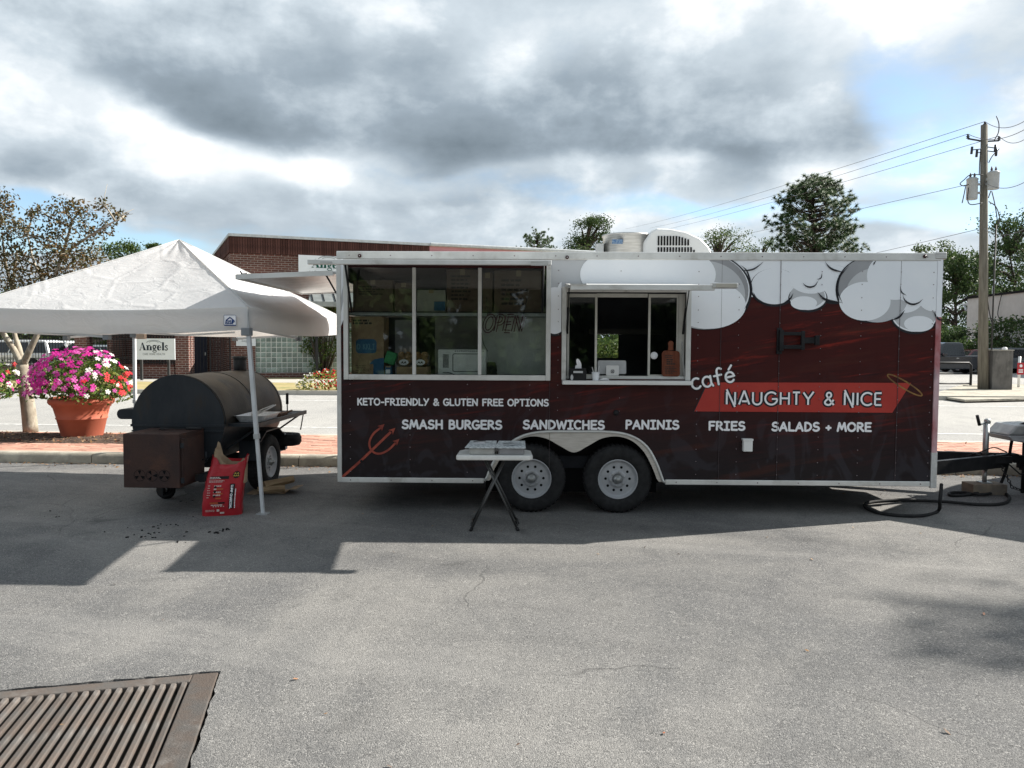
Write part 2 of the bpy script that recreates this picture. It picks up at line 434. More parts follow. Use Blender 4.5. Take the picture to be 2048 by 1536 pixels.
GL2.update({
 'N': (.66, [[(.0, .0), (.0, 1.02)], [(-.02, 1.22), (.62, -.2)], [(.62, -.02), (.62, 1.0)]]),
 'A': (.78, [[(0, 0), (.38, 1.12)], [(.38, 1.12), (.78, 0)], [(.22, .26), (.6, .26)]]),
 'U': (.66, [[(.0, 1), (.0, .33)] + _arc(.32, .33, .32, .33, 180, 360, 12) + [(.64, 1)]]),
 'G': (.9, [_arc(.46, .5, .46, .5, 42, 355, 20), [(.92, .46), (.5, .46)]]),
 'H': (.64, [[(0, 0), (0, 1)], [(.62, 0), (.62, 1)], [(0, .52), (.62, .52)]]),
 'T': (.54, [[(.27, 0), (.27, 1)], [(0, 1), (.54, 1)]]),
 'Y': (.72, [[(0, 1), (.36, .46)], [(.76, 1.06), (.36, .46)], [(.36, .46), (.36, 0)]]),
 'I': (.06, [[(.03, 0), (.03, 1)]]),
 'C': (.76, [_arc(.46, .5, .46, .5, 45, 315, 20)]),
 'E': (.48, [[(.48, .98), (0, .98)], [(0, .98), (0, .02)], [(0, .02), (.48, .02)], [(0, .5), (.42, .5)]]),
 '&': (.66, GL['&'][1]),
})
def strokes(text, font, gap=.2):
    out = []; x = 0.0
    for k, ch in enumerate(text):
        w, ss = font[ch]
        for j, st in enumerate(ss): out.append((k, j, [(p[0] + x, p[1]) for p in st]))
        x += w + gap
    return out, x - gap
def letter(mb, text, a0, a1, b, h, w, fn, d, font=GL, gap=.2, cap=True, mi=0, slant=0.0, rot=0.0, wob=0.0, only=None):
    """text set from a0 to a1 on the base line b"""
    st, W = strokes(text, font, gap); kx = (a1 - a0) / W
    rr = random.Random(3)
    for k, j, pts in st:
        if only is not None and k != only: continue
        dy = rr.uniform(-wob, wob) if wob else 0
        P = [(p[0] * kx + p[1] * h * slant, p[1] * h + dy * 0) for p in pts]
        P = [(a0 + x * cos(rot) - y * sin(rot), b + x * sin(rot) + y * cos(rot)) for x, y in P]
        mb.ribbon(P, w, fn, d + 0.00018 * ((k % 2) * 5 + j), mi, cap)
    return mb

def letters(name, text, m_, parent, a0, a1, b, h, w, fn, d, font=GL, **kw):
    """lettering with each letter an object of its own"""
    e_ = bpy.data.objects.new(name, None); COL.objects.link(e_); e_.parent = parent; e_.empty_display_size = .05
    for k, ch in enumerate(text):
        if ch == ' ': continue
        mb = MB(); letter(mb, text, a0, a1, b, h, w, fn, d, font, only=k, **kw); mb.build('letter', m_, e_)
    return e_
# ================================================================ ground, road, pavement
def asphalt(name, base, dust, dark_, grain=1.0, patch=0.4, worn=False):
    m, nt, p = principled(name)
    tc = nd(nt, 'ShaderNodeTexCoord').outputs['Object']
    big = noise(nt, tc, patch, 6, 0.62, 0.6)
    mid = noise(nt, nd(nt, 'ShaderNodeMapping', {0: tc, 3: (1, .45, 1)}).outputs[0], 2.2, 6, 0.65)
    vor = nd(nt, 'ShaderNodeTexVoronoi', {'Vector': tc, 'Scale': 150 * grain, 'Randomness': 1.0})
    sp = nd(nt, 'ShaderNodeSeparateXYZ', {0: vor.outputs['Color']}).outputs[0]
    fine = noise(nt, tc, 90 * grain, 4, 0.7)
    clump = noise(nt, tc, 14, 4, 0.6)
    col = mix(nt, ramp(nt, big, 0.36, 0.66), base, dust)
    col = mix(nt, mth(nt, 'MULTIPLY', ramp(nt, mid, 0.48, 0.74), 0.6), col, dark_)
    grit = mth(nt, 'ADD', 0.22, mth(nt, 'MULTIPLY', ramp(nt, clump, 0.4, 0.66), 0.30))
    col = mix(nt, mth(nt, 'MULTIPLY', ramp(nt, sp, 0.60, 1.0), grit), col, tuple(min(1, x * 2.0) for x in dust))
    col = mix(nt, mth(nt, 'MULTIPLY', ramp(nt, sp, 0.40, 0.0), mth(nt, 'ADD', grit, 0.12)), col, tuple(x * 0.32 for x in base))
    col = mix(nt, mth(nt, 'MULTIPLY', ramp(nt, fine, 0.54, 0.74), 0.45), col, tuple(x * 0.38 for x in base))
    h = mth(nt, 'ADD', mth(nt, 'MULTIPLY', vor.outputs['Distance'], -1.0), mth(nt, 'MULTIPLY', fine, 0.9))
    if worn:
        wj = nd(nt, 'ShaderNodeVectorMath', {0: tc, 1: nd(nt, 'ShaderNodeVectorMath', {0: nd(nt, 'ShaderNodeTexNoise', {'Vector': tc, 'Scale': 1.3, 'Detail': 5.0}).outputs['Color'], 1: (.45, .45, .45)}, operation='MULTIPLY').outputs[0]}, operation='ADD').outputs[0]
        # hairline cracks in some areas only
        ck = nd(nt, 'ShaderNodeTexVoronoi', {'Vector': wj, 'Scale': .42}, feature='DISTANCE_TO_EDGE').outputs[0]
        ckm = mth(nt, 'MULTIPLY', ramp(nt, ck, .005, .0008), ramp(nt, noise(nt, tc, .33, 3), .50, .60))
        col = mix(nt, mth(nt, 'MULTIPLY', ckm, .38), col, tuple(x * .25 for x in base))
        # oil drips and soaked stains
        oil = mth(nt, 'MULTIPLY', ramp(nt, noise(nt, tc, 1.15, 5, .6, .8), .60, .72), .5)
        col = mix(nt, oil, col, tuple(x * .42 for x in base))
        # tyre scuffs: long faint bands running with the traffic
        sc = noise(nt, nd(nt, 'ShaderNodeMapping', {0: nd(nt, 'ShaderNodeMapping', {0: wj, 2: (0, 0, RD(16))}).outputs[0], 3: (.16, 2.1, 1)}).outputs[0], 1.0, 4, .6)
        col = mix(nt, mth(nt, 'MULTIPLY', ramp(nt, sc, .52, .68), .20), col, tuple(x * .5 for x in base))
        col = mix(nt, mth(nt, 'MULTIPLY', ramp(nt, sc, .47, .32), .20), col, tuple(min(1, x * 1.45) for x in dust))
        h = mth(nt, 'SUBTRACT', h, mth(nt, 'MULTIPLY', ckm, .6))
    nt.links.new(col, p.inputs['Base Color'])
    p.inputs['Roughness'].default_value = 0.92
    p.inputs['Specular IOR Level'].default_value = 0.2
    b = nd(nt, 'ShaderNodeBump', {'Strength': 0.55, 'Distance': 0.007 / grain, 'Height': h})
    nt.links.new(b.outputs[0], p.inputs['Normal'])
    return m
M_lot = asphalt('lot_asphalt', (.122, .122, .123), (.212, .206, .196), (.088, .090, .093), worn=True)
M_road = asphalt('road_asphalt', (.31, .305, .295), (.38, .37, .35), (.25, .248, .24), 1.0, 0.12)
M_soil = mat('dry_soil', (.16, .13, .09), .95, c2=(.26, .21, .14), ns=3, bump=.4, bs=30)
M_conc = mat('kerb_concrete', (.42, .39, .32), .9, c2=(.30, .275, .225), ns=5, bump=.5, bs=60, c3=(.2, .19, .16), ns3=1.6)
M_conc2 = mat('pale_concrete', (.45, .43, .38), .9, c2=(.36, .34, .30), ns=1.2, bump=.3, bs=40)
M_paver = mat('paver_brick', (.42, .215, .155), .9, c2=(.50, .28, .21), ns=2.0, bump=.3, bs=90, island=.22)
M_sand = mat('joint_sand', (.22, .15, .11), .95, bump=.3, bs=60)
M_dry = mat('dry_grass_ground', (.38, .30, .14), .95, c2=(.28, .24, .10), ns=2.2, bump=.5, bs=25, c3=(.16, .18, .06), ns3=.7)
M_paint = mat('road_paint', (.72, .72, .70), .8, c2=(.45, .45, .43), ns=9)

def plane(name, pts, m, k='structure'):
    mb = MB(); mb.add(pts, [tuple(range(len(pts)))]); return kind(mb.build(name, m), k)
plane('ground', [(-900, -300, -.06), (900, -300, -.06), (900, 1500, -.06), (-900, 1500, -.06)], M_soil)

# street frame: sx runs along the kerb, sy across the street
SA = math.atan(-.05); SO = Vector((0, 10.62, 0))
def ST(a, b, z=0.0):
    return Vector((SO.x + a * cos(SA) - b * sin(SA), SO.y + a * sin(SA) + b * cos(SA), z))

# drain opening in the lot
GA = math.atan2(-.23, -.97) + pi; GO = Vector((-1.53, 3.95, 0))
def GT(a, b, z=0.0):                                   # a to the left of the near right corner, b towards the camera
    ex = Vector((-cos(GA), -sin(GA), 0)); ey = Vector((sin(GA), -cos(GA), 0))
    return GO + ex * a + ey * b + Vector((0, 0, z))
rr = random.Random(5)
hole = []
for i in range(30): hole.append((-.012 + rr.uniform(-.008, .006), -.015 + 1.35 * i / 30))
for i in range(30): hole.append((1.55 * i / 30 - .012, 1.335 + rr.uniform(-.006, .008)))
for i in range(30): hole.append((1.54 + rr.uniform(-.006, .01), 1.335 - 1.35 * i / 30))
for i in range(30): hole.append((1.54 - 1.55 * i / 30, -.02 + rr.uniform(-.012, .006)))
hw = [GT(a, b)[:2] for a, b in hole]
lot_out = [(-60, -30), (60, -30)] + [ST(60, 0)[:2], ST(-60, 0)[:2]]
kind(sheet([lot_out, hw], lambda a, b, d: (a, b, 0.0)).build('parking_lot', M_lot), 'structure')
mb = MB()                                              # broken asphalt edge and soil below the opening
for i in range(len(hw)):
    p, q = hw[i], hw[(i + 1) % len(hw)]
    mb.add([(*p, 0), (*q, 0), (*q, -.05), (*p, -.05)], [(0, 1, 2, 3)])
kind(mb.build('asphalt_edge', M_lot), 'structure')

# grate
M_rust = mat('rusty_iron', (.098, .092, .087), .8, .1, c2=(.108, .088, .076), ns=6, bump=.5, bs=110, c3=(.16, .148, .138), ns3=5, island=.2)
M_pit = mat('drain_pit', (.02, .02, .02), .95)
gt = thing('drain_grate', 'rusty iron storm drain grate with long parallel bars set in the asphalt', 'drain', GT(.75, .65))
gl = lambda a, b, z=0.0: GT(a, b, z) - gt.location
def gbox(mb, a0, a1, b0, b1, z0, z1):
    P = [gl(a, b, z) for z in (z0, z1) for b in (b0, b1) for a in (a0, a1)]
    mb.add(P, [(0, 2, 3, 1), (4, 5, 7, 6), (0, 1, 5, 4), (2, 6, 7, 3), (0, 4, 6, 2), (1, 3, 7, 5)])
mb = MB(); gbox(mb, 0, .125, 0, 1.32, -.05, .003); gbox(mb, .125, 1.40, 0, .085, -.05, .002); gbox(mb, .125, 1.40, 1.25, 1.32, -.05, .002); gbox(mb, 1.40, 1.52, 0, 1.32, -.05, .003)
mb.build('frame', M_rust, gt, bevel=.006)
mb = MB(); gbox(mb, .0, 1.52, .0, 1.32, -.60, -.58); gbox(mb, .0, .02, .0, 1.32, -.58, -.05); gbox(mb, 1.5, 1.52, 0, 1.32, -.58, -.05); gbox(mb, 0.02, 1.5, 0, .02, -.58, -.05); gbox(mb, 0.02, 1.5, 1.3, 1.32, -.58, -.05)
mb.build('pit', M_pit, gt)
bar0 = MB(); nb = 25
P = []
for b in (.085, 1.25):
    for a, z in ((-.0125, -.05), (.0125, -.05), (.014, -.005), (.009, .001), (-.009, .001), (-.014, -.005)): P.append(gl(.148 + a, b, z) - gl(.148, .0))
bar0.add(P, [(0, 1, 2, 3, 4, 5), (11, 10, 9, 8, 7, 6)] + [(i, (i + 1) % 6, 6 + (i + 1) % 6, 6 + i) for i in range(6)])
step = .0505; bo = bar0.build('bar', M_rust, gt, norm=True); bo.location = gl(.152, 0)
for i in range(1, nb):
    c = bo.copy(); COL.objects.link(c); c.parent = gt; c.location = gl(.152 + i * step, 0, rr.uniform(-.002, .0))

# near kerb
mb = MB()
prof = [(-.01, -.02), (-.005, .09), (.02, .135), (.05, .15), (.16, .152), (.165, .1), (.165, -.02)]
for a0 in range(-30, 30, 3):
    P = [ST(a, b, z) for a in (a0 + .006, a0 + 2.994) for b, z in prof]; n = len(prof)
    mb.add(P, [(i, i + 1, n + i + 1, n + i) for i in range(n - 1)], 0, True); mb.add(P[:n], [tuple(range(n))]); mb.add(P[n:], [tuple(range(n))])
kind(mb.build('kerb', M_conc, norm=True), 'structure')
# brick pavement: bed, outer edging, pavers
plane('pavement_bed', [ST(-30, .16, .118), ST(30, .16, .118), ST(30, 2.5, .118), ST(-30, 2.5, .118)], M_sand)
mb = MB()
for a0 in range(-30, 30, 3):
    P = [ST(a, b, z) for z in (-.02, .145) for b in (2.50, 2.66) for a in (a0 + .005, a0 + 2.995)]
    mb.add(P, [(0, 2, 3, 1), (4, 5, 7, 6), (0, 1, 5, 4), (2, 6, 7, 3), (0, 4, 6, 2), (1, 3, 7, 5)])
kind(mb.build('pavement_edging', M_conc2, norm=True), 'structure')
pav = kind(bpy.data.objects.new('brick_pavement', None), 'structure'); COL.objects.link(pav); pav.location = ST(0, .17, .12); pav.rotation_euler = (0, 0, SA)
pb = MB(); pb.box(-.099, .099, -.049, .049, -.02, .028); pv0 = pb.build('paver', M_paver, pav, norm=True)
vis, rest = [], MB()
for r_ in range(22):
    b = .055 + r_ * .1045
    for k in range(-62, 62):
        a = k * .2045 + (.102 if r_ % 2 else 0)
        if -9.2 < a < 9.5:
            seen = (-8.0 < a < -1.5 and r_ < 7) or (4.6 < a < 7.2 and r_ < 5)
            (vis if seen else None).append((a, b)) if seen else rest.box(a - .099, a + .099, b - .049, b + .049, -.02, .028 + rr.uniform(-.003, .003))
for i, (a, b) in enumerate(vis[:300]):
    c = pv0 if i == 0 else pv0.copy()
    if i: COL.objects.link(c); c.parent = pav
    c.location = (a, b, rr.uniform(-.003, .003)); c.rotation_euler = (rr.uniform(-.012, .012), rr.uniform(-.008, .008), rr.uniform(-.01, .01))
for a, b in vis[300:]: rest.box(a - .099, a + .099, b - .049, b + .049, -.02, .028)
kind(rest.build('paver_field', M_paver, pav), 'stuff')

# road, far kerb, verge, far pavement
plane('road', [ST(-90, 2.64, .002), ST(90, 2.64, .002), ST(90, 14.9, .002), ST(-90, 14.9, .002)], M_road)
plane('road_marking', [ST(-90, 12.3, .008), ST(90, 12.3, .008), ST(90, 12.45, .008), ST(-90, 12.45, .008)], M_paint)
plane('road_marking', [ST(-90, 4.9, .008), ST(90, 4.9, .008), ST(90, 5.02, .008), ST(-90, 5.02, .008)], M_paint)
mb = MB()
for a0 in range(-60, 60, 4):
    P = [ST(a, b, z) for z in (-.02, .15) for b in (14.9, 15.06) for a in (a0 + .006, a0 + 3.994)]
    mb.add(P, [(0, 2, 3, 1), (4, 5, 7, 6), (0, 1, 5, 4), (2, 6, 7, 3), (0, 4, 6, 2), (1, 3, 7, 5)])
kind(mb.build('far_kerb', M_conc2, norm=True), 'structure')
plane('verge', [ST(-90, 15.06, .145), ST(9, 15.06, .145), ST(9, 20.2, .145), ST(-90, 20.2, .145)], M_dry)
plane('far_pavement', [ST(-90, 20.2, .149), ST(9, 20.2, .149), ST(9, 23.2, .149), ST(-90, 23.2, .149)], M_conc2)
plane('far_yard', [ST(-90, 23.2, .14), ST(9, 23.2, .14), ST(9, 120, .14), ST(-90, 120, .14)], M_dry)
plane('far_parking_lot', [ST(9, 15.06, .10), ST(90, 15.06, .10), ST(90, 90, .10), ST(9, 90, .10)], M_road)
# ================================================================ food trailer
TY, TYAW = 7.8, RD(-.8)
def S(u, v, off=0.0):
    """point on the trailer's side plane (or a plane set back by off): along, height"""
    r = ray(u, v); c, s = cos(TYAW), sin(TYAW)
    lx, ly = s * -TY, c * -TY
    ddx, ddy = c * r.x + s * r.y, -s * r.x + c * r.y
    t = (off - ly) / ddy
    return (lx + ddx * t, CH + r.z * t)
def Sx(u, v=700, off=0.0): return S(u, v, off)[0]
def Sz(v, u=1024, off=0.0): return S(u, v, off)[1]
TR = thing('food_trailer', 'long food trailer wrapped in dark maroon flames and white clouds, awnings open', 'trailer', (0, TY, 0), TYAW)
fs = lambda a, b, d: (a, -d, b)                          # side plane: d towards the viewer
XL, XR, ZB, ZT, WD = -1.765, 4.31, .315, 2.645, 2.55
ZWB, ZWT = ZB + .045, ZT - .065                          # printed wall between the rails

# materials
def wrapmat():
    m, nt, p = principled('vinyl_wrap')
    tc = nd(nt, 'ShaderNodeTexCoord').outputs['Object']
    sp = nd(nt, 'ShaderNodeSeparateXYZ', {0: tc})
    h = ramp(nt, sp.outputs[2], .35, 1.75)
    x = ramp(nt, sp.outputs[0], -1.8, 1.2)
    base = mix(nt, mth(nt, 'MULTIPLY', h, mth(nt, 'ADD', .45, mth(nt, 'MULTIPLY', x, .55))), C(39, 34, 36), C(66, 27, 26))
    r8 = nd(nt, 'ShaderNodeMapping', {0: tc, 2: (0, RD(9), 0)}).outputs[0]
    rot = nd(nt, 'ShaderNodeMapping', {0: r8, 3: (.6, 1, 6.0)}).outputs[0]
    st = noise(nt, rot, 2.4, 7, .66, .5)
    band = ramp(nt, noise(nt, nd(nt, 'ShaderNodeMapping', {0: r8, 3: (.6, 1, 1.6)}).outputs[0], 1.3, 3), .40, .60)
    base = mix(nt, mth(nt, 'MULTIPLY', mth(nt, 'MULTIPLY', ramp(nt, st, .50, .74), band), mth(nt, 'MULTIPLY', h, .80)), base, C(150, 48, 38))
    base = mix(nt, mth(nt, 'MULTIPLY', ramp(nt, noise(nt, rot, 3.6, 7, .7), .52, .70), .50), base, C(26, 22, 27))
    base = mix(nt, mth(nt, 'MULTIPLY', ramp(nt, noise(nt, rot, 1.1, 5, .6), .54, .68), .45), base, C(78, 44, 36))
    # grey smoke curls towards the foot
    sm = noise(nt, nd(nt, 'ShaderNodeMapping', {0: tc, 3: (1, 1, .55)}).outputs[0], 2.3, 2, .5, 3.2)
    base = mix(nt, mth(nt, 'MULTIPLY', mth(nt, 'MULTIPLY', ramp(nt, sm, .5, .62), mth(nt, 'SUBTRACT', 1.0, h)), .28), base, C(70, 70, 78))
    nt.links.new(base, p.inputs['Base Color'])
    p.inputs['Roughness'].default_value = .4
    p.inputs['Specular IOR Level'].default_value = .14
    b = nd(nt, 'ShaderNodeBump', {'Strength': .22, 'Distance': .02, 'Height': noise(nt, nd(nt, 'ShaderNodeMapping', {0: tc, 3: (3, 1, .6)}).outputs[0], 2.2, 3)})
    nt.links.new(b.outputs[0], p.inputs['Normal'])
    return m
M_wrap = wrapmat()
M_pwhite = mat('print_white', (.90, .92, .95), .38, c2=(.85, .88, .92), ns=1.5, spec=.4)
M_pgrey = mat('print_grey', (.56, .57, .585), .38, c2=(.51, .525, .545), ns=1.2, spec=.4)
M_pgrey2 = mat('print_mid_grey', (.36, .365, .38), .38, ns=1.2, spec=.4)
M_pblack = mat('print_black', (.012, .012, .018), .35, spec=.4)
M_pred = mat('print_red', C(176, 58, 48), .38, c2=C(165, 50, 43), ns=1.5, spec=.4)
M_pfork = mat('print_fork_red', C(165, 76, 60), .4, c2=C(132, 56, 46), ns=8, spec=.4)
M_pgold = mat('print_gold', C(150, 112, 62), .4, c2=C(105, 74, 46), ns=6, spec=.4)
M_ltr = mat('letter_white', (.90, .90, .92), .4, c2=(.86, .86, .89), ns=3, spec=.4)
M_alu = mat('painted_aluminium', (.72, .72, .70), .42, .35, c2=(.60, .60, .58), ns=3, bump=.06, bs=8, c3=(.50, .49, .46), ns3=2.3)
M_raw = mat('brushed_aluminium', (.62, .61, .59), .38, .85, c2=(.50, .49, .47), ns=6, stretch=(1, 1, 12), bump=.05, bs=20)
M_steel = mat('galvanised_steel', (.48, .49, .48), .42, .8, c2=(.36, .37, .37), ns=12, bump=.1, bs=30)
M_black = mat('black_steel', (.018, .019, .021), .5, .3, c2=(.03, .03, .032), ns=8, bump=.1, bs=60)
M_rub = mat('tyre_rubber', (.018, .018, .019), .75, c2=(.028, .028, .029), ns=14, bump=.1, bs=90)
M_dark = mat('dark_underbody', (.012, .012, .013), .9)
M_rim = mat('silver_wheel_paint', (.42, .43, .45), .45, .15, c2=(.35, .36, .38), ns=7, spec=.35)
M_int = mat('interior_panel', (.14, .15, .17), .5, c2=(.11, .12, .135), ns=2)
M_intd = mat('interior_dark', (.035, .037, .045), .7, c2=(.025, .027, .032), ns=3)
M_glass = glassmat('window_glass')
M_cream = mat('window_frame_cream', (.66, .65, .60), .5, c2=(.56, .55, .50), ns=4)
M_plate = mat('tread_plate', (.66, .66, .65), .35, .6, c2=(.55, .55, .54), ns=20, bump=.5, bs=70)
M_wplas = mat('white_plastic', (.80, .80, .79), .4, c2=(.74, .74, .73), ns=4)

# openings
H1 = (Sx(697), Sx(1092), Sz(751), Sz(536)); H2 = (Sx(1132), Sx(1371), Sz(757), Sz(583))
arch_o = [S(u, v) for u, v in smoothpts([(968, 970), (984, 930), (1008, 897), (1040, 874), (1085, 864), (1150, 863), (1215, 864), (1255, 869), (1288, 888), (1310, 920), (1329, 971)], 4)] if False else None
def sm2(pts, k=5): return [(p.x, p.y) for p in smoothpts([(u, v, 0) for u, v in pts], k)]
def side(pts): return [S(u, v) for u, v in pts]
AO = side(sm2([(969, 970), (984, 930), (1008, 897), (1040, 874), (1082, 864), (1150, 863), (1222, 864), (1262, 872), (1292, 892), (1312, 925), (1329, 971)]))
AI = side(sm2([(978, 970), (988, 940), (1010, 904), (1035, 882), (1062, 873), (1092, 877), (1120, 892), (1148, 905), (1176, 892), (1204, 877), (1235, 873), (1264, 882), (1288, 904), (1306, 938), (1318, 971)]))
wall = [(XL, ZWB), (AO[0][0], ZWB)] + [p for p in AO if p[1] > ZWB] + [(AO[-1][0], ZWB), (XR - .07, ZWB), (XR - .07, ZWT), (XL, ZWT)]
sheet([wall, rect(*H1), rect(*H2)], fs).build('side_wall', M_wrap, TR)
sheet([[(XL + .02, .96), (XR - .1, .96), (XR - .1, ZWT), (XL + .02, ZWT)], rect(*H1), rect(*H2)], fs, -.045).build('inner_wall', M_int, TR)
mb = MB()
for h in (H1, H2):
    for (a0, a1, b0, b1) in ((h[0] - .02, h[0], h[2], h[3]), (h[1], h[1] + .02, h[2], h[3]), (h[0], h[1], h[2] - .02, h[2]), (h[0], h[1], h[3], h[3] + .02)):
        mb.box(a0, a1, .004, .042, b0, b1)
mb.build('window_reveal', M_black, TR)
# arch plate, trim
inner = [p for p in AI if p[1] > ZB + .02]
plate = [(AI[0][0], ZB + .02)] + inner + [(AI[-1][0], ZB + .02)]
outer = [(AO[0][0], ZB + .02)] + [p for p in AO if p[1] > ZB + .02] + [(AO[-1][0], ZB + .02)]
sheet([outer + list(reversed(plate))], fs, -.004).build('arch_plate', M_raw, TR)
mb = MB(); k = len(outer)
mb.tube([fs(a, b, .012) for a, b in outer], .014, 8); mb.build('arch_trim', M_alu, TR)
# rest of the shell
mb = MB()
mb.box(XL, XR - .02, .0, WD, ZT - .02, ZT + .006); mb.box(XL + .05, XR - .09, .05, WD - .05, ZT - .07, ZT - .05, 1)
mb.build('roof', [M_alu, M_int], TR)
OB = (Sx(1193, 690, WD), Sx(1237, 690, WD), Sz(716, 1215, WD), Sz(668, 1215, WD))   # service window in the far wall
fb = lambda a, b, d: (a, WD - d, b)
sheet([rect(XL, XR, ZB, ZT - .02), rect(*OB)], fb).build('far_wall', M_int, TR)
sheet([rect(XL, XR, ZB, ZT - .02), rect(*OB)], fb, -.03).build('far_wall_skin', M_wrap, TR)
fr_ = lambda a, b, d: (XL + d, a, b)
sheet([rect(0.0, WD, ZB, ZT - .02), rect(.35, 2.2, 1.35, 2.38)], fr_).build('rear_wall', M_pwhite, TR)
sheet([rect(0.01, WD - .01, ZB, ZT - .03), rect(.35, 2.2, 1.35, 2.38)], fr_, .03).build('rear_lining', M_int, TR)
mb = MB(); mb.box(XR - .05, XR - .01, .07, WD, ZB, ZT - .02); mb.build('front_wall', M_wrap, TR)
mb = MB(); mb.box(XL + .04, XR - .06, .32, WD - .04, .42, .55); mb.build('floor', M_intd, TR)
mb = MB()                                               # underbody and wheel boxes
mb.box(XL + .02, Sx(969), .03, WD - .03, .33, .41); mb.box(Sx(1329), XR - .06, .03, WD - .03, .33, .41)
mb.box(Sx(969), Sx(1329), .36, .38, .16, .92); mb.box(Sx(969), Sx(1329), .012, .36, .86, .90)
mb.box(Sx(969) - .005, Sx(969) + .02, .012, .36, .33, .90); mb.box(Sx(1329) - .02, Sx(1329) + .005, .012, .36, .33, .90)
for y in (.6, 1.9): mb.box(XL + .1, XR, y, y + .06, .22, .33)
mb.build('underbody', M_dark, TR)
# rails
mb = MB(); mb.box(XL - .012, XR - .035, -.014, .03, ZT - .068, ZT + .012); mb.build('top_rail', M_alu, TR, bevel=.008)
mb = MB()
for a0, a1 in ((XL - .004, AO[0][0] - .006), (AO[-1][0] + .006, XR - .075)): mb.box(a0, a1, -.012, .03, ZB - .006, ZB + .046)
mb.build('bottom_rail', M_alu, TR, bevel=.006)
# front corner post: angled face carrying the wrap, tread plate at its foot
post = [(XR - .068, -.012), (XR - .012, -.004), (XR + .012, .06), (XR - .012, .075), (XR - .068, .02)]
fz = lambda a, b, d: (a, b, d)
MBp = MB(); MBp.prism(post, fz, .64, 2.02); MBp.build('corner_post', mat('corner_wrap', C(150, 40, 42), .35, c2=C(205, 175, 180), ns=2.4, stretch=(1, 1, .5), c3=C(96, 98, 104), ns3=2.2), TR, norm=True)
MBp = MB(); MBp.prism(post, fz, 2.02, ZT + .012); MBp.build('corner_post_head', M_pwhite, TR, norm=True)
post2 = [(a + (.004 if a > XR - .05 else -.004), b - .003) for a, b in post]
MBp = MB(); MBp.prism(post2, fz, ZB - .02, .655); MBp.build('corner_guard', M_plate, TR, norm=True)
mb = MB(); mb.box(XR - .10, XR + .018, -.018, .09, ZT - .05, ZT + .02); mb.build('corner_cap', M_raw, TR, bevel=.01)
mb = MB(); mb.box(XL - .014, XL + .03, -.016, .02, ZB, ZT - .07); mb.build('rear_corner_trim', M_alu, TR, bevel=.004)
# panel seams and rivets
mb = MB()
for u in (1100, 1441, 1558, 1797):
    a = Sx(u); a -= 0
    lo, hi = ZWB, ZWT
    if u == 1100: hi = H1[2] - .06
    mb.box(a - .0013, a + .0013, -.0085, .001, lo, hi)
mb.build('panel_seams', mat('seam_shade', (.10, .08, .085), .5), TR)
rv = MB(); rr = random.Random(2)
def rivet(a, b, r=.0054):
    if H1[0] - .06 < a < H1[1] + .06 and H1[2] - .06 < b < H1[3] + .1: return
    if H2[0] - .06 < a < H2[1] + .06 and H2[2] - .07 < b < H2[3] + .06: return
    if AO[0][0] - .02 < a < AO[-1][0] + .02 and b < 1.0: return
    rv.lathe([(r, 0.0), (r * .85, .003), (r * .4, .0048), (0.0005, .005)], 6, Matrix.Translation((a, -.0085, b)) @ Matrix.Rotation(RD(90), 4, 'X'))
for u in (700, 820, 935, 1060, 1116, 1240, 1395, 1476, 1558, 1640, 1720, 1797, 1862):
    a = Sx(u)
    b = .42
    while b < 2.56: rivet(a, b + rr.uniform(-.004, .004)); b += .128
for u in range(700, 1870, 82):
    for b, d_ in ((ZT - .03, .0135), (ZB + .02, .0135)):
        if b < 1 and 960 < u < 1340: continue
        rv.lathe([(.007, 0), (.005, .004), (.0005, .005)], 6, Matrix.Translation((Sx(u), -d_, b)) @ Matrix.Rotation(RD(90), 4, 'X'))
kind(rv.build('rivets', mat('painted_rivet', (.20, .15, .16), .4, c2=(.3, .26, .27), ns=3), TR), 'stuff')
# marker lights
for u, v in ((720, 512), (1134, 515), (1848, 513)):
    a, b = S(u, v)
    mb = MB(); mb.lathe([(.018, 0), (.018, .012), (.010, .016), (.0005, .017)], 12, Matrix.Translation((a, -.013, b)) @ Matrix.Rotation(RD(90), 4, 'X'))
    o = mb.build('marker_light', mat('dark_red_lens', (.05, .008, .008), .2), TR)
    mb = MB(); mb.lathe([(.007, .0165), (.005, .019), (.0005, .0195)], 8, Matrix.Translation((a, -.013, b)) @ Matrix.Rotation(RD(90), 4, 'X')); mb.build('lens', M_steel, o)

# ---- printed clouds (flat print, each shape a thin vinyl layer)
z8 = lambda x, y: (1360 + x / 3.657, 500 + y / 3.657)
z6 = lambda x, y: (1080 + x / 5.12, 500 + y / 5.12)
RG = [(Sx(1101), Sx(1122), 1.2, ZWT), (Sx(1122), Sx(1381), H2[3] + .035, ZWT), (Sx(1381), XR - .07, 1.2, ZWT), (XL + .03, Sx(688), 1.2, ZWT)]
CN = (('cloud_print', M_pwhite), ('cloud_shade_print', M_pgrey), ('cloud_shade_print', M_pgrey2), ('cloud_outline_print', M_pblack))
def cprint(mi, poly, d):
    mb = MB(); mb.flat(poly, fs, d); mb.build(*CN[mi], TR)
lay = [0.0011]
def blobE(cx, cy, rx, ry, mi, zz=z8, regs=(0, 1, 2), rot=0.0):
    lay[0] += .00022
    poly = [S(*zz(x, y)) for x, y in ell(cx, cy, rx, ry, 44, rot=rot)]
    for r_ in regs:
        c = clip(poly, *RG[r_])
        if len(c) > 2: cprint(mi, c, lay[0])
def lobe(cx, cy, rx, ry, zz=z8, regs=(0, 1, 2), ox=0, oy=9, th=9, mi=0):
    blobE(cx + ox, cy + oy, rx + th, ry + th, 3, zz, regs); blobE(cx, cy, rx, ry, mi, zz, regs)
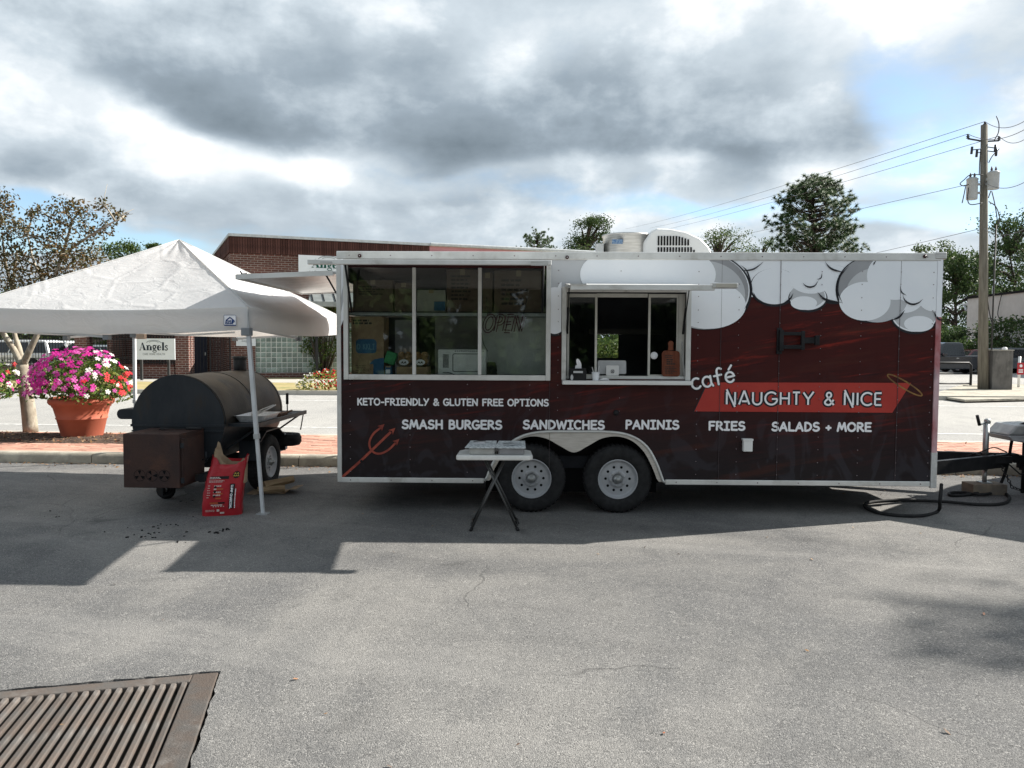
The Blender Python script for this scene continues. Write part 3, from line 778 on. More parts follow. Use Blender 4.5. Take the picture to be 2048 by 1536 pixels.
# sky side of the print
W_, G_, D_ = 0, 1, 2
for r_, m_ in ((2, W_), (1, G_), (0, G_)):
    lay[0] += .0002
    a0, a1, b0, b1 = RG[r_]
    bot = {2: Sz(592), 1: b0, 0: Sz(650)}[r_]
    if r_ == 2: cprint(m_, rect(Sx(1381), a1, bot, b1), lay[0])
    else: cprint(m_, rect(a0, a1, bot, b1), lay[0])
lobe(690, 265, 170, 132); lobe(1125, 245, 150, 134);
lobe(935, 345, 135, 94); blobE(930, 335, 128, 88, G_); blobE(905, 388, 96, 50, W_); blobE(960, 200, 170, 120, W_)
lobe(1960, 425, 120, 95)
lobe(1715, 470, 168, 128); blobE(1715, 465, 160, 122, G_); blobE(1745, 540, 108, 58, W_); blobE(1640, 330, 150, 130, W_)
lobe(1395, 285, 245, 232, ox=-4, oy=6, th=10); blobE(1390, 280, 238, 226, D_); blobE(1440, 330, 230, 200, G_)
blobE(1350, 375, 188, 142, W_); blobE(1570, 190, 205, 175, W_); blobE(1760, 215, 230, 190, W_); blobE(1850, 330, 120, 120, W_)
lobe(190, 300, 318, 268, ox=4, oy=6, th=12); blobE(190, 296, 310, 262, D_, regs=(0, 1, 2)); blobE(175, 330, 300, 250, G_)
blobE(210, 405, 270, 172, W_); blobE(60, 180, 200, 160, W_); blobE(-160, 200, 190, 150, W_); blobE(-330, 220, 180, 140, W_)
blobE(-340, 120, 220, 60, W_)
blobE(640, 250, 230, 200, W_, z6, (1,)); blobE(950, 240, 330, 210, W_, z6, (1,))
lobe(150, 620, 150, 240, z6, (0,), oy=14); blobE(240, 560, 90, 240, W_, z6, (0,))
# left edge
lay[0] += .0002
a0, a1, b0, b1 = RG[3]
cprint(W_, [(a0, Sz(655)), (a1, Sz(640)), (a1, b1), (a0, b1)], lay[0]); cprint(G_, [(a0, Sz(628)), (a1, Sz(602)), (a1, Sz(570)), (a0, Sz(596))], lay[0] + .0003)
mb = MB()
def inkstroke(pts, w, zz=z8, d=.0115, mi=0):
    P = [S(*zz(x, y)) for x, y in sm2(pts, 6)]
    P = [p for p in P if p[1] < ZWT]
    n = len(P)
    if n < 3: return
    L = [];
    for i in range(n):
        t = i / (n - 1); ww = w * max(.12, sin(pi * t)) * .5
        a = Vector(P[max(0, i - 1)]); b = Vector(P[min(n - 1, i + 1)]); dd = (b - a).normalized()
        L.append((P[i][0] - dd.y * ww, P[i][1] + dd.x * ww)); L.append((P[i][0] + dd.y * ww, P[i][1] - dd.x * ww))
    V = [fs(a, b, d) for a, b in L]
    mb.add(V, [(2 * i, 2 * i + 2, 2 * i + 3, 2 * i + 1) for i in range(n - 1)], mi)
inkstroke([(893, 240), (918, 263), (950, 272), (985, 260), (1010, 222)], .016); inkstroke([(998, 216), (1028, 205), (1036, 166)], .010)
inkstroke([(1606, 264), (1618, 310), (1652, 332)], .012); inkstroke([(1625, 332), (1645, 372), (1690, 397), (1738, 388), (1772, 360)], .018)
inkstroke([(450, 152), (540, 138), (640, 60)], .016); inkstroke([(1040, 60), (1100, 135), (1195, 165)], .018); inkstroke([(1412, 112), (1418, 95), (1440, 70)], .012)
inkstroke([(440, 110), (490, 160), (520, 280), (505, 360), (470, 430)], .018)
inkstroke([(1230, 120), (1165, 200), (1150, 300), (1185, 390)], .018)
inkstroke([(535, 312), (560, 360), (640, 402)], .02); inkstroke([(825, 318), (800, 360), (740, 398)], .016); inkstroke([(1003, 310), (1060, 362), (1180, 384)], .022); inkstroke([(1850, 450), (1880, 500), (1925, 520)], .02); inkstroke([(1640, 440), (1600, 490), (1540, 515)], .02)
mb.build('ink_lines', M_pblack, TR)
# banner, halo, fork
mb = MB(); mb.flat([S(*z8(*p)) for p in ((205, 968), (1690, 972), (1552, 1190), (105, 1180))], fs, .0030); bn = mb.build('banner_print', M_pred, TR)
mb = MB(); mb.flat([S(*z8(*p)) for p in ((196, 962), (205, 968), (112, 1182), (96, 1184))], fs, .0028); mb.build('banner_edge', M_pblack, bn)
mb = MB(); mb.ribbon([S(*z8(*p)) for p in ell(1643, 988, 146, 26, 40, rot=RD(31))], .014, fs, .0036, closed=True); mb.build('halo_print', M_pgold, TR)
mb = MB(); z3 = lambda x, y: (670 + x / 4.655, 780 + y / 4.655)
pt = lambda *p: [S(*z3(*q)) for q in p]
mb.ribbon(pt((55, 822), (250, 650), (435, 472), (520, 390)), .025, fs, .003, cap=False)
mb.ribbon([S(*z3(*q)) for q in sm2([(430, 348), (360, 405), (322, 480), (330, 545), (372, 585), (430, 590), (500, 555), (565, 492)], 5)], .021, fs, .0032, cap=False)
for tip, dr in (((462, 316), (-.74, .67)), ((562, 352), (-.72, .69)), ((600, 455), (-.72, .69))):
    T_ = Vector(tip); D2 = Vector(dr).normalized(); N2 = Vector((-D2.y, D2.x))
    mb.flat(pt(T_, T_ + D2 * 62 + N2 * 30, T_ + D2 * 42, T_ + D2 * 62 - N2 * 30), fs, .0036)
mb.build('fork_print', M_pfork, TR)
# lettering
def words(name, text, u0, u1, vb, capx, w, font=GL, d=.0034, m_=None, **kw):
    a0, b = S(u0, vb); a1, _ = S(u1, vb); h = S(u0, vb - capx)[1] - b
    return letters(name, text, m_ or M_ltr, TR, a0 + w / 2, a1 - w / 2, b + w / 2, h - w, w, fs, d, font, **kw)
words('lettering', 'KETO-FRIENDLY & GLUTEN FREE OPTIONS', 714, 1098, 811, 15.5, .0155)
for t, u0, u1, vb in (('SMASH BURGERS', 803, 1005, 858.5), ('SANDWICHES', 1045, 1210, 859), ('PANINIS', 1250, 1359, 859), ('FRIES', 1416, 1491, 861.5), ('SALADS + MORE', 1542, 1743, 863)):
    words('lettering', t, u0, u1, vb, 20, .0215)
for nm, m_, w, d in (('lettering_outline', M_pblack, .046, .0036), ('lettering', M_ltr, .021, .0062)):
    a0, b = S(1385, 779); a1, _ = S(1472, 779)
    letters(nm, 'café', m_, TR, a0, a1, b, .165, w if nm == 'lettering' else .036, fs, d, GL, gap=.16, rot=RD(11))
a0, b = S(1453, 811); a1, _ = S(1763, 811)
letters('lettering_outline', 'NAUGHTY & NICE', M_pblack, TR, a0, a1 - .005, b + .012, .125, .052, fs, .0036, GL2, gap=.26, cap=False)
letters('lettering_shadow', 'NAUGHTY & NICE', M_pblack, TR, a0 + .008, a1 + .004, b + .004, .125, .034, fs, .0022, GL2, gap=.26, cap=False)
letters('lettering', 'NAUGHTY & NICE', M_ltr, TR, a0, a1 - .005, b + .012, .125, .0185, fs, .0064, GL2, gap=.26, cap=False)

# ---- wheels
def wheel_geo(parent, R_, Wd, Rr, nholes, name='wheel', rimmat=None, loc=(0, 0, 0), rz=0.0):
    """wheel with its outer face towards -y"""
    w = bpy.data.objects.new(name, None); COL.objects.link(w); w.parent = parent; w.location = loc; w.rotation_euler = (0, 0, rz); w.empty_display_size = .05
    MX = Matrix.Rotation(RD(90), 4, 'X')                # lathe z -> -y
    t = MB()
    t.lathe([(Rr * .97, -.02), (Rr * 1.02, -.002), (Rr + (R_ - Rr) * .4, .012), (R_ * .93, .006), (R_ * .985, -.018), (R_, -.045), (R_, -Wd + .045), (R_ * .985, -Wd + .018), (R_ * .93, -Wd), (Rr, -Wd + .01)], 40, MX)
    for k in range(44):                                 # tread blocks
        th = 2 * pi * k / 44
        M4 = MX @ Matrix.Rotation(th, 4, 'Z')
        t.box(R_ - .004, R_ + .006, -.014, .014, -Wd * .45, -.035, 0, M4); t.box(R_ - .004, R_ + .006, -.014, .014, -Wd + .035, -Wd * .55, 0, M4)
    t.build('tyre', M_rub, w)
    r = MB()
    r.lathe([(Rr, -.002), (Rr * .965, .004), (Rr * .93, -.006), (Rr * .9, -.03), (Rr * .82, -.042), (Rr * .78, -.040)], 40, MX)
    holes = [ell(Rr * .60 * cos(2 * pi * k / nholes), Rr * .60 * sin(2 * pi * k / nholes), Rr * .07, Rr * .07, 10) for k in range(nholes)]
    o = len(r.v)
    sh = sheet([ell(0, 0, Rr * .785, Rr * .785, 40)] + holes + [ell(0, 0, Rr * .24, Rr * .24, 20)], lambda a, b, d: (a, .040, b)); r.add(sh.v, sh.f)
    r.lathe([(Rr * .46, -.0395), (Rr * .44, -.028), (Rr * .26, -.026), (Rr * .24, -.042)], 30, MX)
    r.lathe([(Rr * .97, -.02), (Rr * .8, -.09), (Rr * .8, -Wd + .03)], 30, MX)
    r.build('rim', rimmat or M_rim, w)
    h = MB(); h.lathe([(Rr * .23, -.06), (Rr * .23, -.01), (Rr * .18, .012), (Rr * .12, .016), (Rr * .11, .03), (Rr * .06, .034), (.0005, .034)], 20, MX); h.build('hub', M_steel, w)
    d = MB(); d.lathe([(Rr * .79, -.085), (.0005, -.085)], 24, MX); d.build('brake_drum', M_dark, w)
    n = MB()
    for k in range(6):
        th = 2 * pi * (k + .3) / 6
        n.lathe([(.011, -.03), (.011, -.012), (.006, -.008), (.0005, -.008)], 6, MX @ Matrix.Translation((Rr * .35 * cos(th), Rr * .35 * sin(th), 0)))
    n.build('lug_nuts', M_steel, w)
    return w
for u, v in ((1063, 959), (1236, 959)):
    a, b = S(u, v, .03); wheel_geo(TR, .347, .215, .205, 10, loc=(a, .03, .353))
mb = MB()
for u in (1063, 1236): mb.bar((Sx(u), .1, .34), (Sx(u), WD - .1, .34), .07)
mb.build('axle', M_dark, TR)

# ---- big service window
mb = MB(); a0, a1, b0, b1 = H1
for x0, x1, z0, z1 in ((a0 - .045, a0 + .002, b0 - .05, b1 + .02), (a1 - .002, a1 + .045, b0 - .05, b1 + .03), (a0 + .003, a1 - .003, b0 - .05, b0 + .004)): mb.box(x0, x1, -.028, .006, z0, z1)
sw = mb.build('window_frame', M_alu, TR, bevel=.005)
for u in (828.5, 959.5):
    mb = MB(); a = Sx(u); mb.box(a - .018, a + .018, -.016, .012, b0 + .005, b1); mb.build('mullion', M_alu, sw, bevel=.004)
cuts = [a0, Sx(828.5), Sx(959.5), a1]
for i in range(3):
    mb = MB(); mb.box(cuts[i] + .004, cuts[i + 1] - .004, .014, .019, b0 + .005, b1 - .004); mb.build('window_pane', M_glass, sw)
mb = MB(); zc = Sz(624, 890, .03); mb.box(a0, a1, .022, .034, zc - .008, zc + .004); mb.build('glazing_bar', M_black, sw)
# big awning, propped open
AY = 6.45 - TY
mb = MB(); z0, z1 = b1 + .035, at(860, 531, 6.45).z
A0, A1 = a0 - .02, a1 - .01
mb.add([(A0, -.03, z0), (A1, -.03, z0), (A1, AY, z1 + .015), (A0, AY, z1 + .015), (A0, -.03, z0 + .03), (A1, -.03, z0 + .03), (A1, AY, z1 + .042), (A0, AY, z1 + .042)], [(0, 1, 2, 3), (7, 6, 5, 4), (0, 3, 7, 4), (1, 5, 6, 2), (0, 4, 5, 1), (3, 2, 6, 7)])
aw = mb.build('awning', M_alu, TR, norm=True)
mb = MB(); mb.box(A0 - .01, A1 + .01, AY - .02, AY + .02, z1 + .006, z1 + .048); mb.build('awning_edge', M_alu, aw, bevel=.006)
mb = MB(); mb.bar((A0 + .012, AY + .1, z1 + .01), (A0 + .012, -.03, b0 + .35), .016); mb.bar((A1 - .005, AY + .1, z1 + .01), (A1 - .005, -.03, b0 + .35), .016)
mb = MB()
for x in (A0 + .06, A1 - .03): mb.tube([(x, -.30, z0 + (z1 - z0) * .24), (x, -.02, b1 - .45)], .011, 8)
mb.build('gas_strut', M_black, aw)
mb = MB(); mb.box(A1 - .16, A1 - .02, AY - .035, AY - .02, z1 + .0, z1 + .035); mb.box(A0 + .1, A0 + .2, AY - .03, AY - .02, z1 + .01, z1 + .03); mb.build('latch', M_raw, aw)
# ordering window
a0, a1, b0, b1 = H2
mb = MB()
for x0, x1, z0, z1 in ((a0 - .045, a0 + .002, b0 - .01, b1 + .05), (a1 - .002, a1 + .048, b0 - .01, b1 + .05), (a0 + .003, a1 - .003, b1 - .004, b1 + .05)): mb.box(x0, x1, -.026, .006, z0, z1)
ow = mb.build('window_frame', M_alu, TR, bevel=.005)
mb = MB(); mb.box(a0 - .04, a1 + .055, -.13, .012, b0 - .052, b0 - .012); mb.build('counter_shelf', M_wplas, TR, bevel=.006)
mb = MB(); mb.box(a0, a1, .012, .09, b0 - .02, b0 + .03); mb.build('window_sill', M_alu, ow)
# sliding sashes set back
ys = .075
def sash(u0, u1, pane=True):
    m_ = MB(); x0, x1 = Sx(u0, 670, ys), Sx(u1, 670, ys)
    z0, z1 = b0 + .02, b1 - .015
    for q in ((x0, x0 + .022, z0, z1), (x1 - .022, x1, z0, z1), (x0 + .022, x1 - .022, z0, z0 + .025), (x0 + .022, x1 - .022, z1 - .035, z1)): m_.box(q[0], q[1], ys - .012, ys + .012, q[2], q[3])
    f = m_.build('sash', M_cream, ow)
    m_ = MB(); m_.box(x0 + .024, x1 - .024, ys - .003, ys + .003, z0 + .025, z1 - .035); m_.build('window_pane', M_glass, f)
sash(1134, 1194); sash(1296, 1357)
mb = MB(); mb.box(Sx(1194), Sx(1296), ys - .012, ys + .012, b1 - .05, b1 - .012); mb.box(Sx(1355, 670, ys), a1, ys - .012, ys + .012, b0 + .02, b1 - .015); mb.build('sash_frame', M_cream, ow)
# its hatch
HY = 6.72 - TY; zf = at(1276, 578, 6.72).z; zh = b1 + .05
X0, X1 = a0 - .02, a1 + .01
mb = MB()
mb.add([(X0, -.03, zh), (X1, -.03, zh), (X1, HY, zf), (X0, HY, zf), (X0, -.03, zh + .03), (X1, -.03, zh + .03), (X1, HY, zf + .03), (X0, HY, zf + .03)], [(0, 1, 2, 3), (7, 6, 5, 4), (0, 3, 7, 4), (1, 5, 6, 2), (0, 4, 5, 1), (3, 2, 6, 7)])
hat = mb.build('hatch', M_alu, TR, norm=True)
mb = MB(); mb.box(X0 - .006, X1 + .006, HY - .018, HY + .016, zf - .012, zf + .036); mb.build('hatch_edge', M_alu, hat, bevel=.005)
mb = MB(); mb.box(X1 - .02, X1 + .2, HY - .03, HY + .06, zf + .008, zf + .052); lp = mb.build('hatch_lamp', M_raw, hat, bevel=.006)
mb = MB(); mb.box(X1 + .01, X1 + .185, HY - .034, HY - .029, zf + .016, zf + .046); mb.build('lens', mat('lamp_lens', (.45, .42, .36), .3), lp)
mb = MB(); mb.box(X0 - .01, X0 + .13, HY - .03, HY - .02, zf + .03, zf + .042); mb.build('latch', M_raw, hat)
mb = MB()
for x in (X0 + .03, X1 - .04):
    mb.tube([(x, -.28, zh + (zf - zh) * .27), (x, -.012, b1 - .42)], .006, 8); mb.tube([(x, -.13, (zh + b1 - .42) / 2 + .02), (x, -.012, b1 - .42)], .012, 8)
mb.build('gas_strut', M_black, hat)
# chain on the right of the opening
def chain(mb, pts, link=.022, wire=.003):
    P = [Vector(p) for p in pts]; L = [0]
    for i in range(1, len(P)): L.append(L[-1] + (P[i] - P[i - 1]).length)
    n = max(2, int(L[-1] / (link * .78)))
    for k in range(n):
        s = L[-1] * (k + .5) / n; i = max(j for j in range(len(L) - 1) if L[j] <= s)
        t = (s - L[i]) / max(1e-6, L[i + 1] - L[i]); c = P[i].lerp(P[i + 1], t); d = (P[i + 1] - P[i]).normalized()
        q = d.orthogonal().normalized()
        if k % 2: q = d.cross(q)
        ring = [c + d * (link / 2 * cos(2 * pi * j / 8)) + q * (link * .32 * sin(2 * pi * j / 8)) for j in range(8)]
        mb.tube(ring, wire, 5, closed=True)
mb = MB(); x = a1 - .03; chain(mb, [(x - .01, -.02, b1 - .5), (x, -.02, b0 + .2), (x + .02, -.02, b0 + .04)]); mb.build('chain', M_steel, ow)
# rear hatch, raised over the tent side
RY0, RY1 = .06, 2.42; rl = at(470, 553, TY + .03); XH = rl.x
mb = MB(); zr = rl.z - .01; zh = 2.43
mb.add([(XL - .02, RY0, zh), (XL - .02, RY1, zh), (XH, RY1, zr), (XH, RY0, zr), (XL - .02, RY0, zh + .03), (XL - .02, RY1, zh + .03), (XH, RY1, zr + .03), (XH, RY0, zr + .03)], [(0, 1, 2, 3), (7, 6, 5, 4), (0, 3, 7, 4), (1, 5, 6, 2), (0, 4, 5, 1), (3, 2, 6, 7)])
rh = mb.build('rear_hatch', M_raw, TR, norm=True)
mb = MB(); mb.bar((XL - .06, RY0 - .012, zh + .012), (XH, RY0 - .012, zr + .012), .022, .05); mb.bar((XL - .06, RY1 + .012, zh + .012), (XH, RY1 + .012, zr + .012), .022, .05); mb.bar((XH - .012, RY0, zr + .012), (XH - .012, RY1, zr + .012), .022, .05); mb.build('hatch_edge', M_alu, rh, norm=True)
mb = MB(); mb.tube([(XL - .14, RY0 + .03, zh - .01), (XL - .01, RY0 + .03, zh - .24)], .009, 8); mb.tube([(XL - .14, RY1 - .03, zh - .01), (XL - .01, RY1 - .03, zh - .24)], .009, 8); mb.build('gas_strut', M_black, rh)
mb = MB(); mb.bar((XH + .06, RY0 - .01, zr + .03), (XH + .03, RY0 - .01, zr + .07), .012); mb.bar((XH + .04, RY0 - .01, zr + .04), (XH + .10, RY0 - .01, zr + .045), .012); mb.build('latch', M_black, rh)

# ---- roof equipment
cxl = Sx(1253, 485, 1.25)
mb = MB(); rr_ = .275
mb.lathe([(rr_, ZT), (rr_, ZT + .33), (rr_ + .012, ZT + .335), (rr_ + .012, ZT + .352), (rr_ - .02, ZT + .355), (rr_ - .03, ZT + .2)], 36, Matrix.Translation((cxl, 1.25, 0)))
fan = mb.build('roof_exhaust', M_raw, TR)
mb = MB(); mb.box(cxl - .2, cxl - .08, .965, .968, ZT + .22, ZT + .27); mb.build('label_plate', mat('label_blue', (.05, .14, .32), .5, c2=(.3, .4, .5), ns=60), fan)
mb = MB(); mb.box(cxl - .36, cxl - .28, 1.1, 1.25, ZT, ZT + .24); mb.build('junction_box', M_alu, fan)
ax0, ax1 = Sx(1281, 480, 1.2), Sx(1420, 500, 1.2); L_ = ax1 - ax0; h_ = .40
prof = [(0, .02), (0, .24), (.10, .375), (.16, .40), (.32, .395), (.5, .36), (.66, .29), (.76, .20), (.815, .10), (.83, .02)]
prof = [(ax0 + a * L_ / .83, ZT + b) for a, b in prof]
mb = MB(); mb.prism(prof, lambda a, b, d: (a, d, b), .98, 1.60); acu = mb.build('air_conditioner', M_wplas, TR, norm=True, bevel=.03, seg=3)
mb = MB()
for row in range(2):
    for k in range(13):
        t = k / 12; x = ax0 + .17 + t * .40; hmax = .345 - .10 * t ** 1.7 - (.09 if t > .9 else 0)
        z0, z1 = (.08, .185 - (.03 if t > .95 else 0)) if row == 0 else (.205, min(.31, hmax))
        if z1 - z0 > .02: mb.box(x - .009, x + .009, .972, .984, ZT + z0, ZT + z1)
mb.build('louvre_slots', M_dark, acu)
mb = MB(); letter(mb, 'DOMETIC'.replace('O', 'O'), ax0 + .62 * L_ / .83, ax0 + .75 * L_ / .83, ZT + .085, .018, .005, lambda a, b, d: (a, .98 - d, b), .003); mb.build('lettering', M_pblack, acu)
mb = MB(); mb.box(ax0 - .03, ax1 + .02, .96, 1.62, ZT + .004, ZT + .03); mb.build('base_pan', M_wplas, acu, bevel=.01)

# ---- fittings on the side
b_ = bpy.data.objects.new('screen_bracket', None); COL.objects.link(b_); b_.parent = TR; b_.empty_display_size = .05
c0, c1 = S(1552, 657), S(1561, 708)
def sbox(mb, u0, v0, u1, v1, d0, d1):
    p, q = S(u0, v0), S(u1, v1); mb.box(p[0], q[0], -d1, -d0, q[1], p[1])
mb = MB(); sbox(mb, 1553, 656, 1562, 708, .004, .025); mb.build('wall_plate', M_black, b_, bevel=.003)
mb = MB(); sbox(mb, 1560, 664, 1602, 671, .03, .06); sbox(mb, 1560, 690, 1602, 698, .03, .06); sbox(mb, 1556, 660, 1563, 702, .025, .062); mb.build('arm', M_black, b_, bevel=.004)
mb = MB(); sbox(mb, 1599, 662, 1605, 700, .028, .064); sbox(mb, 1605, 675, 1627, 687, .035, .055); sbox(mb, 1626, 671, 1634, 690, .03, .07); mb.build('head', M_black, b_, bevel=.004)
mb = MB(); sbox(mb, 1484, 879, 1502, 902, .003, .06); ob = mb.build('power_inlet', M_wplas, TR, bevel=.008)
mb = MB(); sbox(mb, 1483, 876.5, 1503, 880, .003, .066); mb.build('cover_lip', M_wplas, ob)
a, b = S(1232, 825); mb = MB(); mb.lathe([(.028, 0), (.028, .012), (.014, .02), (.0005, .02)], 14, Matrix.Translation((a, -.003, b)) @ Matrix.Rotation(RD(90), 4, 'X')); mb.build('water_inlet', M_black, TR)
a, b = S(723, 922); mb = MB(); mb.lathe([(.014, 0), (.014, .008), (.006, .01), (.0005, .01)], 10, Matrix.Translation((a, -.004, b)) @ Matrix.Rotation(RD(90), 4, 'X')); mb.build('plug', M_black, TR)

# ---- drawbar
JX, JY = gr(1970, 975, .0).x, 1.28
mb = MB(); zt = at(1975, 893, TY + 1.2).z
ZD = .36
CX = Sx(2008, 905, 1.25)
mb.bar((XR - .1, .62, ZD), (CX, 1.22, ZD + .04), .06, .15); mb.bar((XR - .1, WD - .62, ZD), (CX, WD - 1.22, ZD + .04), .06, .15); mb.box(CX - .28, CX + .02, 1.12, 1.44, ZD + .02, ZD + .10)
db = mb.build('drawbar', M_black, TR, norm=True)
mb = MB(); mb.box(CX, CX + .16, 1.21, 1.35, ZD + .03, ZD + .12); mb.box(CX + .10, CX + .24, 1.22, 1.34, ZD + .01, ZD + .10); mb.build('coupler', M_black, db, bevel=.015)
mb = MB(); mb.add([(XR, .75, ZD + .09), (XR, WD - .75, ZD + .09), (XR + .5, WD - 1.05, ZD + .09), (XR + .5, 1.05, ZD + .09)], [(0, 1, 2, 3)]); mb.build('deck_plate', M_raw, db)
jx = Sx(1971, 900, 1.28)
mb = MB(); mb.tube([(jx, 1.28, .28), (jx, 1.28, .83)], .033, 14); mb.tube([(jx, 1.28, .13), (jx, 1.28, .3)], .025, 14); mb.box(jx - .07, jx + .07, 1.21, 1.35, ZD + .075, ZD + .10); mb.box(jx - .06, jx + .06, 1.22, 1.34, .125, .14)
jk = mb.build('tongue_jack', M_steel, db)
mb = MB(); mb.tube([(jx + .02, 1.28, .86), (jx, 1.28, .86), (jx - .05, 1.25, .83), (jx - .11, 1.22, .82)], .010, 8); mb.lathe([(.03, .82), (.036, .84), (.036, .87), (.02, .885), (.0005, .886)], 12, Matrix.Translation((jx + .01, 1.28, 0))); mb.build('crank', M_steel, jk)
mb = MB(); mb.tube([(jx - .115, 1.22, .81), (jx - .15, 1.215, .93)], .018, 10); mb.build('crank_grip', M_rub, jk)
mb = MB(); chain(mb, [(CX - .12, 1.1, ZD), (CX - .02, 1.05, .12), (CX + .2, 1.0, .04), (CX + .55, 1.0, .10), (CX + .9, 1.1, .35)], .045, .005); mb.build('safety_chain', M_black, db)
mb = MB(); mb.tube([(CX - .15, 1.2, ZD + .12), (CX - .05, 1.15, ZD + .05), (CX + .1, 1.1, .26), (CX + .35, 1.1, .27), (CX + .75, 1.1, .36)], .009, 6); mb.tube(smoothpts([(jx - .3, 1.15, ZD + .1), (jx - .15, 1.1, ZD + .16), (jx + .02, 1.15, ZD + .2), (jx + .2, 1.2, ZD + .14)]), .007, 6); mb.build('wiring', M_rub, db)
# concrete block under the jack
mb = MB(); jw = TR.matrix_basis @ Vector((jx, 1.28, 0)) if False else Matrix.Translation((0, TY, 0)) @ Matrix.Rotation(TYAW, 4, 'Z') @ Vector((jx, 1.28, 0))
mb.box(-.2, .2, -.12, .12, 0, .125)
tag(mb.build('wooden_block', mat('weathered_block', (.24, .19, .14), .9, c2=(.14, .12, .10), ns=6, bump=.3, bs=50), loc=jw, bevel=.008), 'weathered brown block under the foot of the trailer jack', 'block')
# ================================================================ inside the trailer, and things set out in front of it
TM = Matrix.Translation((0, TY, 0)) @ Matrix.Rotation(TYAW, 4, 'Z')
def TW(x, y, z): return TM @ Vector((x, y, z))
# fixed fittings
mb = MB(); zs = Sz(627, 890, .25); mb.box(XL + .05, H1[1] + .05, .07, .62, zs - .03, zs); mb.build('shelf', M_steel, TR)
zc = H1[2] - .015
mb = MB(); mb.box(XL + .05, XR - .1, .05, .62, zc - .04, zc); mb.box(XL + .05, XR - .1, .58, .62, .55, zc - .04); mb.build('counter', M_steel, TR)
mb = MB(); x0 = Sx(957, 690, .75); mb.box(x0, H1[1] + .16, .72, .75, zc, zs + .02); mb.build('steel_splashback', mat('splashback_steel', (.80, .81, .76), .4, .3, c2=(.60, .61, .57), ns=3, bump=.12, bs=6), TR)
mb = MB(); mb.box(Sx(790, 690, 1.7), Sx(826, 690, 1.7), 1.7, 2.3, .56, Sz(640, 800, 1.7)); mb.build('tall_cabinet', mat('cabinet_grey', (.36, .38, .38), .5), TR)
mb = MB(); mb.box(Sx(870, 690, 1.6), Sx(955, 690, 1.6), 1.6, 2.3, .56, Sz(632, 900, 1.6)); mb.build('refrigerator', mat('fridge_steel', (.45, .45, .43), .45, .3), TR)
mb = MB(); z_ = Sz(668, 1245, 1.6); mb.box(Sx(1180, 660, 1.6), Sx(1330, 660, 1.6), 1.6, 1.9, z_, z_ + .06); mb.build('hood_edge', mat('hood_grey', (.16, .16, .15), .5), TR)

M_card = mat('brown_cardboard', (.38, .26, .15), .85, c2=(.26, .17, .10), ns=5, bump=.05, bs=60)
M_card2 = mat('dark_cardboard', (.17, .125, .09), .85, c2=(.14, .10, .075), ns=5)
M_tape = mat('parcel_tape', (.36, .27, .16), .4)
M_ink = mat('carton_ink', (.05, .04, .035), .7)
M_blue = mat('carton_blue', (.02, .11, .22), .6)
def lines(mb, x0, x1, z0, z1, rows, seed, y, h=.5):
    r = random.Random(seed); st = (z1 - z0) / rows
    for i in range(rows):
        a = x0; z = z1 - (i + 1) * st
        end = x0 + (x1 - x0) * r.uniform(.55, 1)
        while a < end:
            w = r.uniform(.02, .06) * (x1 - x0) / .25; mb.add([(a, y, z), (min(a + w, end), y, z), (min(a + w, end), y, z + st * h), (a, y, z + st * h)], [(0, 1, 2, 3)]); a += w * 1.25
def carton(u0, u1, v1, v0, yf, depth, label, m_=None, txt=None, seed=1, sink=0.0, zbase=None, name='carton'):
    """box standing on its base; front face yf behind the side wall, seen between u0..u1, v0 (top)..v1 (base)"""
    x0, x1 = Sx(u0, v1, yf), Sx(u1, v1, yf); zb = zbase if zbase is not None else Sz(v1, (u0 + u1) / 2, yf); zt = Sz(v0, (u0 + u1) / 2, yf)
    r = thing(name, label, 'box', TW((x0 + x1) / 2, yf, zb), TYAW, 'boxes inside the trailer')
    w = (x1 - x0) / 2; h = zt - zb
    b = MB(); b.box(-w, w, 0, depth, 0, h); o = b.build('body', m_ or M_card2, r, bevel=.004)
    b = MB(); b.box(-.025, .025, -.0015, .001, h * .86, h - .002); b.box(-.025, .025, 0, depth, h + .0005, h + .002); b.build('tape', M_tape, r)
    if txt:
        b = MB(); lines(b, -w * .7, w * .6, h * txt[0], h * txt[1], txt[2], seed, -.002); b.build('print', M_ink, r)
    return r, w, h
carton(706, 786, 624, 560, .12, .3, 'dark brown carton at the left end of the shelf behind the big window', txt=(.55, .85, 4), seed=4, zbase=zs)
carton(789, 826, 624, 566, .13, .3, 'narrow dark carton on the shelf between two boxes, left pane', seed=5, zbase=zs)
carton(893, 957, 624, 538, .12, .34, 'tall dark carton with printed lines on the shelf, middle pane', txt=(.3, .9, 7), seed=6, zbase=zs)
carton(965, 985, 624, 545, .14, .3, 'slim dark carton on the shelf beside the widest box', seed=7, zbase=zs)
carton(988, 1086, 624, 541, .12, .34, 'wide dark carton with printed text at the right end of the shelf', M_card2, (.2, .85, 6), 8, zbase=zs)
r, w, h = carton(834, 891, 624, 580, .12, .3, 'pale paper towel pack on the shelf in the middle pane', mat('pale_paper_pack', (.42, .40, .34), .8), seed=9, zbase=zs, name='paper_pack')
b = MB(); b.box(w * .2, w * .98, -.004, -.001, h * .1, h * .5); b.build('label', M_blue, r)
r, w, h = carton(703, 768, 750, 633, .10, .3, 'tall brown carton with blue round-cornered label below the shelf', M_card, seed=11, zbase=zc)
b = MB(); b.flat(rrect(-w * .72, w * .55, h * .38, h * .62, .035), lambda a, b_, d: (a, -d, b_), .002); b.flat([(w * .1, h * .2), (w * .4, h * .28), (w, h * .31), (w, 0.004), (w * .35, 0.004), (w * .35, h * .2)], lambda a, b_, d: (a, -d, b_), .002); lb = b.build('label', M_blue, r)
